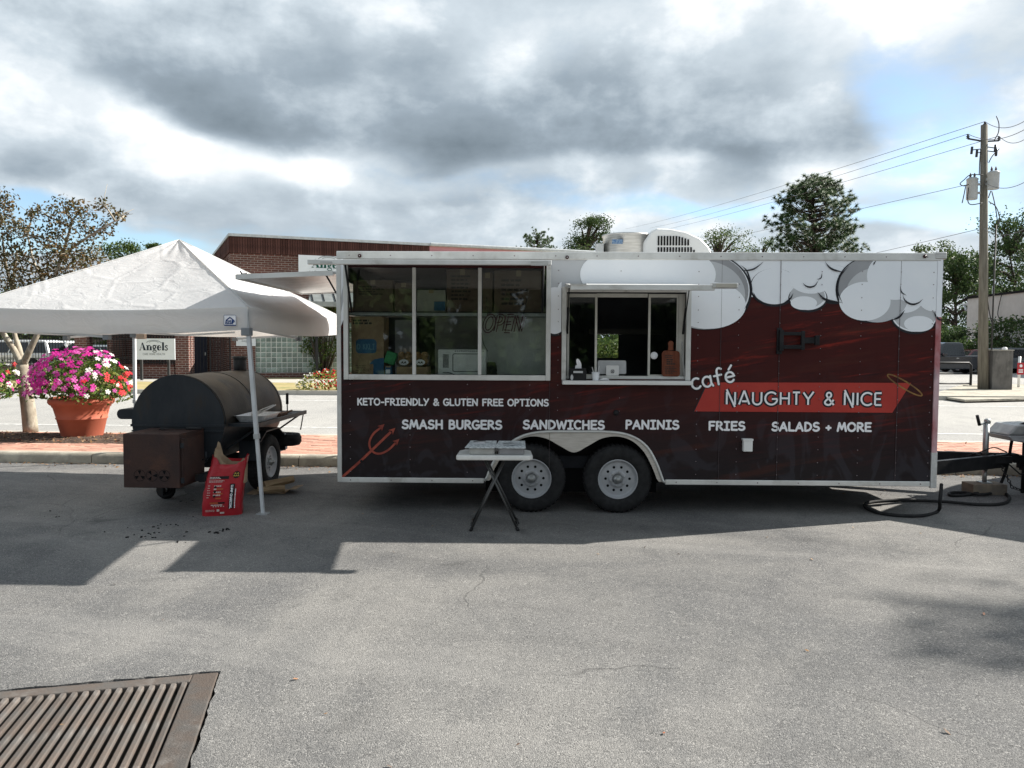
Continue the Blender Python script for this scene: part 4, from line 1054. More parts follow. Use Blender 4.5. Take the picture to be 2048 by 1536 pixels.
b = MB(); letter(b, 'D KKLI', -w * .62, w * .42, h * .45, h * .085, .008, lambda a, b_, d: (a, -d, b_), .0035, gap=.22); b.build('lettering', mat('label_pale_blue', (.12, .28, .36), .6), lb)
b = MB(); lines(b, -w * .75, w * .25, h * .05, h * .2, 5, 3, -.002, .25); lines(b, -w * .9, w * .3, h * .87, h * .96, 2, 5, -.002, .7); b.build('print', M_ink, r)
r, w, h = carton(770, 783, 750, 732, .08, .1, 'small blue carton with white label in front of the tall brown carton', M_blue, seed=12, zbase=zc)
b = MB(); b.box(-w * .7, w * .6, -.003, -.001, h * .25, h * .65); b.build('label', M_ltr, r)
mb = MB(); g = TW(Sx(777, 715, .1), .12, Sz(732, 777, .1) + .005); mb.box(-.055, .055, -.03, .03, 0, .13); o = tag(mb.build('green_packet', mat('green_packet', (.04, .30, .10), .5, c2=(.03, .2, .07), ns=20), loc=g, bevel=.01), 'bright green packet tilted on top of the small blue carton', 'packet'); o.rotation_euler = (0, RD(18), 0); o.location.z += .016
# bread bags on a carton
r, w, h = carton(793, 855, 750, 734, .10, .28, 'low brown carton under the bread bags, below the shelf', M_card, seed=13, zbase=zc)
zb = zc + h
M_bun = mat('bread_crust', (.42, .24, .10), .6, c2=(.55, .36, .17), ns=12)
for i, u in enumerate((808, 841)):
    x = Sx(u, 715, .18)
    t = thing('bread_bag', 'clear bag of burger buns with oval label, ' + ('left of the pair' if i == 0 else 'right of the pair, behind the mullion'), 'bread', TW(x, .22, zb + .002), TYAW, 'bread bags on the low carton')
    for k in range(4):
        b = MB(); cx, cz = (-.035 + .07 * (k % 2)), .055 + .06 * (k // 2)
        b.lathe([(.002, -.028), (.03, -.026), (.042, -.008), (.036, .012), (.02, .026), (.002, .03)], 12, Matrix.Translation((cx, 0, cz)) @ Matrix.Rotation(RD(80), 4, 'X')); b.build('bun', M_bun, t)
    b = MB(); b.box(-.085, .085, -.06, .06, 0, .14); b.build('bag', glassmat('cling_bag', (.8, .78, .72), .10, .15), t, bevel=.03)
    b = MB(); b.flat(ell(0, .045, .05, .03, 20), lambda a, b_, d: (a, -d, b_), .064); lb = b.build('label', M_ltr, t)
    b = MB(); letter(b, 'AA', -.026, .026, .034, .02, .006, lambda a, b_, d: (a, -d, b_), .067, slant=.2); b.build('print', M_ink, lb)
# microwave
x0, x1 = Sx(876, 748, .12), Sx(972, 748, .12); h = Sz(699, 920, .12) - zc
t = thing('microwave_oven', 'white microwave oven on the counter behind the big window', 'microwave', TW((x0 + x1) / 2, .12, zc), TYAW)
w = (x1 - x0) / 2
b = MB(); b.box(-w, w, 0, .34, .015, h); b.build('case', mat('microwave_white', (.82, .82, .79), .45), t, bevel=.008)
b = MB()
for k in range(12): b.box(-w + .05, -w + .11, -.003, .002, .09 + k * .0115, .096 + k * .0115)
for k in range(14): b.box(-w * .3 + k * .022, -w * .3 + k * .022 + .012, -.003, .002, h - .02, h - .012)
b.build('vents', M_dark, t)
b = MB()
for x in (-w + .06, w - .06): b.box(x - .02, x + .02, .04, .3, 0, .015)
b.build('feet', M_dark, t)
b = MB(); b.ribbon(rrect(-w * .38, w * .72, .05, h - .045, .012), .006, lambda a, b_, d: (a, -d, b_), .002, closed=True); b.build('door_seam', M_dark, t)
b = MB(); b.tube(smoothpts([(-w * .8, -.02, .04), (-w * .5, -.025, .035), (-w * .2, -.02, .008), (w * .3, -.03, .006)]), .004, 6); b.build('cord', M_rub, t)
mb = MB(); mb.lathe([(.001, 0), (.06, 0), (.065, .02), (.06, .1), (.045, .14), (.001, .145)], 16); tag(mb.build('black_pot', M_black, loc=TW(Sx(982, 735, .25), .3, zc)), 'small round black pot on the counter right of the microwave', 'pot')
# neon sign hanging behind the right pane
t = thing('neon_sign', 'unlit neon OPEN sign in slanted outline letters behind the right pane', 'sign', TW(Sx(1008, 665, .045), .05, Sz(663, 1008, .045)), TYAW)
nx0, nx1 = Sx(963, 660, .045) - Sx(1008, 660, .045), Sx(1050, 660, .045) - Sx(1008, 660, .045); nh = Sz(631, 1008, .045) - Sz(663, 1008, .045)
M_neon = mat('unlit_neon_tube', (.13, .022, .055), .3, c2=(.09, .018, .04), ns=10, spec=.3)
st, W = strokes('OPEN', GL, .16); kx = (nx1 - nx0 - .05) / W
for ch in range(4):
    b = MB()
    for k, j, pts in st:
        if k != ch: continue
        for off in (-.013, .013):
            P = [Vector((nx0 + .012 + p[0] * kx + p[1] * nh * .22, 0, p[1] * nh)) for p in pts]
            Q = []
            for i, p in enumerate(P):
                d = (P[min(i + 1, len(P) - 1)] - P[max(i - 1, 0)]).normalized(); Q.append(p + Vector((-d.z, 0, d.x)) * off)
            if len(Q) > 1: b.tube(Q, .0055, 6)
    b.build('tube_letter', M_neon, t)
b = MB(); b.tube([(nx1 - .02, 0, nh), (nx1 + .02, 0, nh + .18)], .003, 5); b.tube([(nx0 + .06, 0, nh), (nx0 + .05, 0, nh + .18)], .003, 5); b.tube(smoothpts([(nx0 + .0, .0, .0), (nx0 + .02, .02, -.12), (nx0 + .06, .06, -.2)]), .003, 5); b.build('wire', M_dark, t)
# tablet till, cutting board, cups, caddy at the ordering window
zl = H2[2] + .032
t = thing('tablet_till', 'white point-of-sale tablet on stand seen from behind in the ordering window', 'tablet', TW(Sx(1224, 740, .1), .06, zl), TYAW)
b = MB(); b.prism(rrect(-.145, .145, .015, .155, .015), fs, 0, .012); o = b.build('screen_back', mat('tablet_grey', (.55, .56, .57), .4), t, norm=True); o.rotation_euler = (RD(-12), 0, 0); o.location = (0, .04, .0)
b = MB(); b.prism(rrect(-.065, .065, 0, .105, .012), fs, .0, .018); o = b.build('stand', M_wplas, t, norm=True); o.location = (0, .01, 0)
b = MB(); b.ribbon(rrect(-.014, .014, .03, .058, .006), .006, fs, .012, closed=True); b.flat(rect(-.005, .005, .039, .049), fs, .0125); b.build('emblem', M_pblack, t)
t = thing('cutting_board', 'brown wooden board with burnt menu lettering leaning at the ordering window', 'board', TW(Sx(1341, 750, .03), .02, zl - .005), TYAW)
bw, bh = .090, .26
prof = rrect(-bw, bw, 0, bh, .03)[:6] + [(.028, bh + .01), (.022, bh + .05)] + ell(0, bh + .075, .028, .028, 10, -.6, pi + .6) + [(-.022, bh + .05), (-.028, bh + .01)] + rrect(-bw, bw, 0, bh, .03)[6:]
b = MB(); b.prism(prof, fs, 0, .018); o = b.build('board', mat('red_brown_wood', (.19, .065, .035), .6, c2=(.13, .04, .022), ns=4, stretch=(6, 6, 1)), t, norm=True); o.rotation_euler = (RD(-6), 0, 0)
b = MB()
lines(b, -.06, .06, .19, .225, 2, 3, -.021, .55); lines(b, -.045, .06, .12, .185, 3, 8, -.021, .7); lines(b, -.06, .06, .03, .11, 5, 9, -.021, .5); o = b.build('burnt_lettering', M_ink, t); o.rotation_euler = (RD(-6), 0, 0)
mb = MB(); mb.lathe([(.001, 0), (.038, 0), (.038, .003), (.001, .004)], 20, Matrix.Translation((0, 0, 0)) @ Matrix.Rotation(RD(90), 4, 'X')); o = tag(mb.build('round_sticker', M_pwhite, loc=TW(Sx(1308, 711, .07), .066, Sz(711, 1308, .07))), 'round white sticker on the right sliding pane', 'sticker')
t = thing('utensil_caddy', 'black caddy with papers at the left end of the ordering counter', 'caddy', TW(Sx(1155, 757, -.05), -.05, H2[2] - .012), TYAW)
b = MB(); b.box(-.085, .085, -.05, .05, 0, .12); b.build('body', M_black, t, bevel=.008)
b = MB(); b.box(-.045, .05, -.053, -.05, .075, .095); b.flat(ell(-.06, .03, .014, .03, 14), fs, .054); b.build('label', M_pgrey, t)
b = MB(); b.flat(ell(.012, .17, .022, .05, 14, rot=.35), fs, .0); b.flat([(-.03, .11), (.04, .11), (.035, .16), (-.02, .15)], fs, .01); b.build('napkin', M_ltr, t)
mb = MB(); mb.lathe([(.03, 0), (.042, .085), (.039, .085), (.028, .004)], 18); o = tag(mb.build('paper_cup', M_pwhite, loc=TW(Sx(1191, 757, -.05), -.06, H2[2] - .012)), 'small white paper cup of cutlery on the ordering counter', 'cup')
rc = random.Random(4); mb = MB()
for k in range(6):
    th = rc.random() * 6.28; mb.tube([(.015 * cos(th), .015 * sin(th), .05), (.04 * cos(th), .04 * sin(th), .13 + rc.random() * .02)], .003, 5)
mb.build('straws', M_wplas, o)
mb = MB(); P = [(rc.uniform(-.05, .05), rc.uniform(-.03, .03), rc.uniform(0, .03)) for _ in range(14)]
bm = bmesh.new(); [bm.verts.new(p) for p in P + [(0, 0, 0), (.06, 0, 0), (-.06, .01, 0)]]; bmesh.ops.convex_hull(bm, input=bm.verts[:]); me = bpy.data.meshes.new('receipt_paper'); bm.to_mesh(me); bm.free(); me.materials.append(M_ltr)
o = bpy.data.objects.new('receipt_paper', me); COL.objects.link(o); o.location = TW(Sx(1207, 763, -.06), -.07, H2[2] - .012); tag(o, 'crumpled white paper slip on the ordering counter', 'paper')

# ---------------- folding table with two trays
tz = .715; c = gr(989, 1050, 0); tp = (c.x, 7.12, 0)
TB = thing('folding_table', 'small white folding table with crossed black legs in front of the trailer', 'table', (at(989, 905, 6.98).x, 7.17, 0))
hw_, hd = .35, .21
top = [(-hw_, -hd + .02), (-hw_ + .02, -hd), (hw_ - .03, -hd), (hw_, -hd + .04), (hw_ - .01, hd - .08), (hw_ - .06, hd), (-hw_ + .06, hd), (-hw_ + .01, hd - .08)]
mb = MB(); mb.prism(top, lambda a, b, d: (a, b, d), tz - .045, tz); mb.build('table_top', mat('table_plastic', (.72, .72, .70), .55, c2=(.64, .64, .62), ns=12, bump=.06, bs=120), TB, norm=True, bevel=.010)
M_leg = mat('dark_tube', (.10, .10, .10), .35, .6)
for y in (-.13, .15):
    for sx_ in (-1, 1):
        mb = MB(); mb.tube([(-.10 * sx_, y * .8, tz - .045), (.215 * sx_, y + (.02 if sx_ > 0 else 0), .012)], .011, 10); lg = mb.build('leg', M_leg, TB)
        mb = MB(); mb.tube([(.205 * sx_, y + (.02 if sx_ > 0 else 0), .03), (.222 * sx_, y + (.02 if sx_ > 0 else 0), .0)], .016, 10); mb.build('foot', M_rub, lg)
mb = MB(); mb.tube([(-.215, -.13, .05), (-.215, .15, .05)], .008, 8); mb.tube([(.215, -.11, .05), (.215, .17, .05)], .008, 8); mb.build('stretcher', M_leg, TB)
M_tray = mat('pale_tray_print', (.72, .76, .78), .4, c2=(.42, .47, .49), ns=42, det=3, lo=.45, hi=.55)
for i, (x, g_) in enumerate(((-.115, (.42, .42, .40)), (.155, (.27, .27, .28)))):
    t = thing('condiment_tray', ('pale grey bin with glossy lid and papers, left of the two on the folding table' if i == 0 else 'darker grey bin with glossy lid and papers, right of the two on the folding table'), 'tray', (TB.location.x + x, TB.location.y - .02, tz + .0005), 0, 'bins on the folding table')
    b = MB(); b.prism(rrect(-.122, .118, -.15, .15, .03), lambda a, b_, d: (a, b_, d), 0, .06); b.build('bin', mat('bin_grey', g_, .5), t, norm=True, bevel=.01)
    b = MB(); b.add([(-.155, -.175, .064), (.13, -.175, .064), (.128, .17, .085), (-.12, .17, .085), (-.155, -.175, .07), (.13, -.175, .07), (.128, .17, .091), (-.12, .17, .091)], [(0, 1, 2, 3), (7, 6, 5, 4), (0, 3, 7, 4), (1, 5, 6, 2), (0, 4, 5, 1), (3, 2, 6, 7)]); b.build('lid', M_tray, t, norm=True)
    rc = random.Random(i + 3)
    for k in range(4):
        b = MB(); x_, y_ = rc.uniform(-.06, .05), rc.uniform(-.11, .1); z_ = .074 + (y_ + .175) / .345 * .021 + k * .002
        L1, W1 = rc.uniform(.05, .08), rc.uniform(.012, .03); th = rc.uniform(-.3, .3)
        b.add([(x_ + a * cos(th) - b_ * sin(th), y_ + a * sin(th) + b_ * cos(th), z_ + (.012 if a > 0 else 0) * rc.random()) for a, b_ in ((-L1, -W1), (L1, -W1 * .6), (L1 * .8, W1), (-L1 * .7, W1 * 1.2))], [(0, 1, 2, 3)]); b.build('packet', M_ltr if k != 1 else M_pblack, t)

# ---------------- power cable looping on the ground
def cable(name, pts, r, m_, label):
    mb = MB(); mb.tube(smoothpts(pts, 8), r, 10); return tag(mb.build(name, m_), label, 'cable')
yb = TY + .04
P = [at(1883, 968, yb), at(1880, 1000, 7.75)]
P += [gr(1876, 1022, .02), gr(1845, 1031, .018), gr(1800, 1031, .018), gr(1755, 1025, .018), gr(1731, 1014, .018), gr(1738, 1005, .018), gr(1790, 1001, .018), gr(1880, 1003, .03), gr(1960, 1009, .018), gr(2005, 1007, .018), gr(2019, 996, .018), gr(2005, 984, .02), gr(1975, 981, .04), gr(1940, 989, .018), gr(1904, 991, .018), gr(1900, 986, .018), gr(1925, 985, .018), gr(1960, 989, .03)]
P += [gr(1990, 983, .03), at(2004, 962, 9.05), at(2016, 925, 9.0), at(2024, 880, 8.9), at(2032, 856, 8.85), at(2052, 846, 8.8)]
cable('power_cable', P, .017, M_rub, 'thick black power cable looped on the asphalt by the trailer drawbar')
# lidded plastic box carried beyond the drawbar
bx = at(2022, 868, 8.9); t = thing('generator_box', 'pale grey plastic box with slanted lid and black rim beyond the drawbar', 'box', (bx.x + .12, 8.9, bx.z - .12))
b = MB(); b.prism([(-.28, .12), (-.22, .06), (.05, .02), (.2, .02), (.2, .12)], lambda a, b_, d: (a, d, b_), -.2, .25); b.build('tub', mat('pale_grey_plastic', (.55, .56, .58), .4), t, norm=True, bevel=.02)
b = MB(); b.ribbon([(-.30, -.22), (.22, -.22), (.22, .27), (-.30, .27)], .03, lambda a, b_, d: (a, b_, d), .128, closed=True); b.build('rim', M_rub, t)
b = MB(); b.prism([(-.27, .125), (-.17, .24), (.12, .25), (.2, .2), (.2, .125)], lambda a, b_, d: (a, d, b_), -.18, .23); b.build('lid', mat('grey_lid', (.42, .43, .42), .25, c2=(.30, .31, .31), ns=7), t, norm=True, bevel=.02)
b = MB(); b.box(-.09, -.04, -.245, -.2, .07, .135); b.build('clasp', M_rub, t)
b = MB(); b.tube([(.12, -.05, .02), (.12, -.05, -(bx.z - .12) + .0)], .03, 8); b.tube([(.15, .15, .02), (.15, .15, -(bx.z - .12))], .03, 8); b.build('stand', M_black, t)
# ================================================================ pop-up canopy
M_fab = None
def fabric():
    m, nt, p = principled('white_canopy_fabric')
    tc = nd(nt, 'ShaderNodeTexCoord').outputs['Object']
    p.inputs['Base Color'].default_value = (.70, .705, .715, 1); p.inputs['Roughness'].default_value = .75; p.inputs['Specular IOR Level'].default_value = .2
    w = noise(nt, nd(nt, 'ShaderNodeMapping', {0: tc, 3: (1, 1, 2.0)}).outputs[0], 5.5, 5, .6, 1.6)
    w2 = nd(nt, 'ShaderNodeTexVoronoi', {'Vector': tc, 'Scale': 2.1}, feature='DISTANCE_TO_EDGE').outputs[0]
    h = mth(nt, 'ADD', w, mth(nt, 'MULTIPLY', ramp(nt, w2, 0.0, .10), -.35))
    b = nd(nt, 'ShaderNodeBump', {'Strength': .34, 'Distance': .03, 'Height': h}); nt.links.new(b.outputs[0], p.inputs['Normal'])
    t = nd(nt, 'ShaderNodeBsdfTranslucent', {0: (.80, .775, .72)})
    nt.links.new(nd(nt, 'ShaderNodeMixShader', {0: .36, 1: p.outputs[0], 2: t.outputs[0]}).outputs[0], nt.nodes['Material Output'].inputs[0])
    return m
M_fab = fabric()
M_wleg = mat('white_tent_leg', (.62, .64, .66), .4, .2, c2=(.52, .54, .56), ns=5)
M_gplas = mat('grey_tent_joint', (.22, .24, .26), .5)
TA = RD(-5.0); NR = Vector((-2.66, 7.77, 0)); TS = 3.05
ctr = NR + Vector((-cos(TA), -sin(TA), 0)) * TS / 2 + Vector((-sin(TA), cos(TA), 0)) * TS / 2
TN = thing('canopy_tent', 'white pop-up canopy tent over the black barrel smoker', 'tent', ctr, TA)
H_ = TS / 2; ZE, ZV, ZP = 2.09, 1.86, 2.97
rt = random.Random(11)
def sag(u, t): return -.05 * sin(pi * t) * (1 - .4 * u)
cn = [(-H_, -H_), (H_, -H_), (H_, H_), (-H_, H_)]
for k in range(4):                                      # one panel per slope
    A_, B_ = Vector(cn[k]), Vector(cn[(k + 1) % 4]); n, m_ = 22, 18
    mb = MB(); V = []
    for j in range(m_ + 1):
        t = j / m_                                       # 0 eave, 1 peak
        for i in range(n + 1):
            s_ = i / n; e_ = A_.lerp(B_, s_); p = e_ * (1 - t)
            z = ZE + (ZP - ZE) * (t ** .94) + sag(s_, t) * sin(pi * s_) - .02 * sin(pi * t)
            z += (.006 * sin(23 * s_ + 3 * k) * sin(9 * t + k) + rt.uniform(-.0035, .0035)) * (1 if 0 < i < n and 0 < j < m_ else 0)
            z -= .035 * sin(pi * s_) * (1 - t) ** 3
            V.append((p.x, p.y, z))
    mb.add(V, [(j * (n + 1) + i, j * (n + 1) + i + 1, (j + 1) * (n + 1) + i + 1, (j + 1) * (n + 1) + i) for j in range(m_) for i in range(n)], 0, True)
    pn = mb.build('roof_panel', M_fab, TN)
    mb = MB(); V = []; nn = 36; out = Vector(((A_ + B_) / 2)).normalized()
    for i in range(nn + 1):
        s_ = i / nn; e_ = A_.lerp(B_, s_)
        bul = .02 * sin(pi * s_) + .01 * sin(14 * s_ + k) + (.05 * sin(pi * s_) if k == 1 else 0)
        for j in range(4):
            q = j / 3; w_ = bul * sin(pi * q * .75) + (.012 * sin(26 * s_ + k * 2) * q)
            z = ZE - .035 * sin(pi * s_) + (ZV - ZE) * q - .012 * sin(pi * s_) * q
            V.append((e_.x + out.x * w_, e_.y + out.y * w_, z))
    mb.add(V, [(i * 4 + j, i * 4 + j + 1, (i + 1) * 4 + j + 1, (i + 1) * 4 + j) for i in range(nn) for j in range(3)], 0, True)
    va = mb.build('valance', M_fab, TN)
    if k == 0: front_val = va
    mb = MB(); pts = []
    for j in range(9):
        t = j / 8; p = A_ * (1 - t); pts.append((p.x, p.y, ZE + (ZP - ZE) * t ** .94 - .02 * sin(pi * t) + .004))
    mb.tube(pts, .009, 6); mb.build('hip_seam', M_fab, TN)
# legs: square tube, inner stage, foot plate, corner joint
feet = [at(-70, 1030, 8.1), gr(527, 1029, 0), None, None]
INV = Matrix.Rotation(-TA, 4, 'Z') @ Matrix.Translation(-ctr)
for k in range(4):
    x, y = cn[k]; top = Vector((x * .985, y * .985, ZE - .02))
    if k == 1: ft = INV @ Vector((*gr(526, 1028, 0)[:2], 0))
    else: ft = Vector((x * 1.01, y * 1.01, 0))
    z0 = 0.0 if k < 2 else (.15 if (Matrix.Rotation(TA, 4, 'Z') @ ft + ctr).y > 10.7 else 0.0)
    ft.z = z0
    mid = top.lerp(ft, .62)
    mb = MB(); mb.bar(top, mid, .038, .038); lg = mb.build('leg', M_wleg, TN, norm=True)
    mb = MB(); mb.bar(mid, ft + Vector((0, 0, .012)), .031, .031); mb.build('inner_leg', M_wleg, lg, norm=True)
    mb = MB(); mb.bar(mid + (top - mid) * .02, mid - (top - mid) * .02, .05, .05); mb.build('collar', mat('collar_grey', (.42, .43, .43), .5), lg, norm=True)
    mb = MB(); mb.box(ft.x - .055, ft.x + .055, ft.y - .05, ft.y + .05, z0, z0 + .012); mb.build('foot_plate', mat('foot_steel', (.50, .51, .52), .4, .4), lg)
    mb = MB(); mb.box(top.x - .045, top.x + .045, top.y - .045, top.y + .045, ZV - .06, ZV + .02); mb.build('corner_joint', M_gplas, lg, bevel=.008)
for k in range(4):                                      # scissor trusses along each side
    A_, B_ = Vector(cn[k]) * .97, Vector(cn[(k + 1) % 4]) * .97; M_ = (A_ + B_) / 2
    mb = MB()
    za, zb_ = ZV + .02, ZV - .075
    for P_, Q_ in ((A_, M_), (M_, B_)):
        c_ = (P_ + Q_) / 2
        mb.bar((P_.x, P_.y, za), (c_.x, c_.y, zb_ + .05), .014, .026); mb.bar((c_.x, c_.y, zb_ + .05), (Q_.x, Q_.y, zb_ if Q_ is M_ else za), .014, .026)
        mb.bar((P_.x, P_.y, za + .16), (Q_.x, Q_.y, za + .14), .014, .026)
    mb.build('truss', M_wleg, TN, norm=True)
    mb = MB(); mb.box(M_.x - .03, M_.x + .03, M_.y - .03, M_.y + .03, zb_ - .03, zb_ + .02); mb.build('truss_joint', M_gplas, TN)
mb = MB()
for k in range(4): mb.bar((cn[k][0] * .97, cn[k][1] * .97, ZE - .05), (0, 0, ZP - .08), .016, .022)
mb.build('roof_spars', M_wleg, TN, norm=True)
q = INV @ at(283, 673, 10.7); mb = MB(); mb.box(q.x - .06, q.x + .06, q.y - .03, q.y + .03, q.z - .035, q.z + .035); o = mb.build('weight_pouch', mat('tan_pouch', (.50, .40, .32), .7), TN, bevel=.008); o['label'] = 'small tan box hanging from the tent frame'
# maker's patch on the front valance
pv = INV @ at(463, 641, 7.79)
fv = lambda a, b, d: (pv.x + a, -H_ - .028 - d, pv.z + b)
mb = MB(); mb.flat(rrect(-.066, .066, -.056, .056, .01), fv, 0); pa = mb.build('patch', M_ltr, TN)
M_navy = mat('navy_print', (.02, .06, .20), .6)
mb = MB(); mb.ribbon(rrect(-.063, .063, -.053, .053, .01), .004, fv, .002, closed=True); mb.flat(rect(-.062, .062, -.053, -.044), fv, .0025); mb.build('patch_border', M_navy, pa)
mb = MB(); mb.ribbon([(-.042, -.002), (0, .030), (.042, -.002)], .011, fv, .003, cap=False); mb.build('roof_emblem', M_navy, pa)
mb = MB(); letter(mb, 'E', -.047, -.028, -.034, .028, .008, fv, .004, slant=.15); letter(mb, 'UP', .0, .042, -.034, .034, .009, fv, .004, slant=.15)
mb.ribbon([(-.024, -.005), (-.003, -.005), (-.024, -.032), (-.002, -.032)], .008, fv, .0045, cap=False); mb.build('lettering', M_navy, pa)

# ================================================================ barrel smoker on its own wheels
M_smk = mat('smoked_black_steel', (.022, .027, .033), .5, .2, c2=(.032, .036, .042), ns=5, bump=.2, bs=30, c3=(.040, .032, .027), ns3=2.6, stretch=(1, 1, .45), spec=.25)
M_smt = mat('rust_dusted_steel', (.045, .038, .031), .6, .2, c2=(.082, .066, .048), ns=2.6, bump=.25, bs=40, c3=(.03, .032, .035), ns3=3.0, spec=.35)
M_fire = mat('rusty_firebox', (.062, .034, .028), .65, .15, c2=(.045, .028, .026), ns=4, bump=.25, bs=50, c3=(.085, .042, .03), ns3=3, spec=.3)
M_slot = mat('slot_shadow', (.006, .006, .007), .9)
sy0 = 8.15; sc = at(356, 845, sy0)
SM = thing('barrel_smoker', 'large black barrel smoker with rusty firebox under the canopy tent', 'smoker', (sc.x, sy0, 0), RD(-2.5))
RB, ZC, LB = .50, sc.z, 1.75
MY = Matrix.Rotation(RD(-90), 4, 'X')                   # lathe z -> +y
mb = MB()
prof = [(RB, 0), (RB, LB), (RB * .97, LB + .09), (RB * .88, LB + .18), (RB * .7, LB + .25), (RB * .4, LB + .29), (.001, LB + .3)]
def halfbarrel(mb, a0, a1, n=24, r=RB, mi=0):
    k = n + 1; V = []
    for rr_, y in prof:
        for i in range(k):
            t = a0 + (a1 - a0) * i / n; V.append((rr_ / RB * r * cos(t), y, ZC + rr_ / RB * r * sin(t)))
    mb.add(V, [(j * k + i, j * k + i + 1, (j + 1) * k + i + 1, (j + 1) * k + i) for j in range(len(prof) - 1) for i in range(n)], mi, True)
mb = MB(); halfbarrel(mb, RD(-4), RD(184), r=RB + .004); ld = mb.build('lid', M_smt, SM)
mb = MB(); mb.add([(RB * 1.004 * cos(t), -.004, ZC + RB * 1.004 * sin(t)) for t in [RD(-4 + 188 * i / 30) for i in range(31)]], [tuple(range(31))]); mb.build('lid_end', M_smk, ld)
mb = MB(); mb.box(-RB * 1.02, RB * 1.02, -.016, .02, ZC - .045, ZC - .02); mb.box(-RB * 1.0, RB * 1.0, -.014, .02, ZC - .10, ZC - .085); mb.build('lid_rim', M_smk, ld)
for yy_ in (.28, LB - .3):
    mb = MB(); mb.box(-RB - .05, -RB + .0, yy_ - .05, yy_ + .05, ZC - .07, ZC + .06); mb.tube([(-RB - .045, yy_ - .07, ZC - .01), (-RB - .045, yy_ + .07, ZC - .01)], .018, 8); mb.build('lid_hinge', M_smk, ld)
for yy_ in (.02, LB * .5, LB - .01):
    mb = MB(); mb.tube([((RB + .005) * cos(RD(-2 + 184 * i / 24)), yy_, ZC + (RB + .005) * sin(RD(-2 + 184 * i / 24))) for i in range(25)], .006, 5); mb.build('weld_seam', M_smk, ld)
mb = MB(); halfbarrel(mb, RD(180), RD(360)); mb.add([(RB * cos(t), 0, ZC + RB * sin(t)) for t in [RD(180 + 180 * i / 30) for i in range(31)]], [tuple(range(31))]); mb.build('barrel', M_smk, SM)
mb = MB(); cx_, cy_ = .02, LB - .12; mb.tube([(cx_, cy_, ZC + RB - .06), (cx_, cy_, ZC + RB + .17)], .08, 18); mb.lathe([(.09, 0), (.09, .03), (.075, .03)], 18, Matrix.Translation((cx_, cy_, ZC + RB + .15))); mb.build('chimney', M_smk, SM)
# left rest
mb = MB(); mb.prism(rrect(-.72, -.46, ZC + .02, ZC + .13, .05), lambda a, b, d: (a, d, b), .1, LB - .2); mb.build('left_shelf', M_smk, SM, norm=True)
# right work shelf
mb = MB(); zsh = ZC - .02
mb.box(RB - .02, RB + .31, .12, LB - .02, zsh - .012, zsh); mb.box(RB + .31, RB + .335, .10, LB, zsh - .035, zsh + .010); mb.box(RB - .0, RB + .31, .10, .12, zsh - .03, zsh + .004); mb.box(RB - .0, RB + .31, LB - .02, LB, zsh - .03, zsh + .004)
sh = mb.build('work_shelf', M_smk, SM)
mb = MB(); mb.bar((RB + .3, .3, zsh - .02), (RB - .1, .3, zsh - .3), .02); mb.bar((RB + .3, LB - .1, zsh - .02), (RB - .1, LB - .1, zsh - .3), .02); mb.bar((RB + .30, LB - .02, zsh - .02), (RB + .26, LB - .02, .62), .012); mb.build('shelf_brace', M_smk, sh, norm=True)
mb = MB(); mb.tube([(RB + .10, LB - .05, zsh), (RB + .10, LB - .05, zsh + .09)], .008, 8); mb.tube([(RB + .10, LB - .05, zsh + .09), (RB + .10, LB - .05, zsh + .23)], .017, 10); mb.build('lid_handle', M_rub, SM)
# firebox
fx0, fx1 = at(250, 920, 7.58).x - sc.x, at(365, 920, 7.58).x - sc.x; fz0, fz1 = at(307, 976, 7.58).z, at(307, 868, 7.58).z; fy0, fy1 = 7.58 - sy0, -.01
mb = MB(); mb.box(fx0, fx1, fy0, fy1, fz0, fz1); fbx = mb.build('firebox', M_fire, SM, bevel=.006)
mb = MB()
for i in range(3):
    cx_ = fx0 + .165 + i * .125; cz_ = fz0 + .125; fn = lambda a, b, d: (a, fy0 - d, b)
    mb.ribbon(ell(cx_, cz_, .057, .057, 28), .003, fn, .0015, closed=True)
    for q in range(3):
        t0 = RD(90 + 120 * q + (30 if i == 1 else 0)); mb.flat([(cx_ + .008 * cos(t0), cz_ + .008 * sin(t0))] + [(cx_ + .05 * cos(t0 - .35 + .7 * j / 5), cz_ + .05 * sin(t0 - .35 + .7 * j / 5)) for j in range(6)], fn, .002)
mb.build('air_vents', M_slot, fbx)
mb = MB(); mb.box(fx1 + .001, fx1 + .02, fy0 + .03, fy1 - .06, fz0 + .03, fz1 - .05); dr = mb.build('firebox_door', M_fire, fbx, bevel=.004)
mb = MB(); mb.box(fx1 + .005, fx1 + .035, fy0 + .01, fy0 + .03, fz0 + .05, fz0 + .10); mb.box(fx1 + .005, fx1 + .035, fy0 + .01, fy0 + .03, fz1 - .14, fz1 - .09); mb.tube([(fx1 + .02, fy1 - .1, fz0 + .22), (fx1 + .06, fy1 - .1, fz0 + .22), (fx1 + .06, fy1 - .1, fz0 + .3)], .01, 8); mb.build('hinge', M_smk, dr)
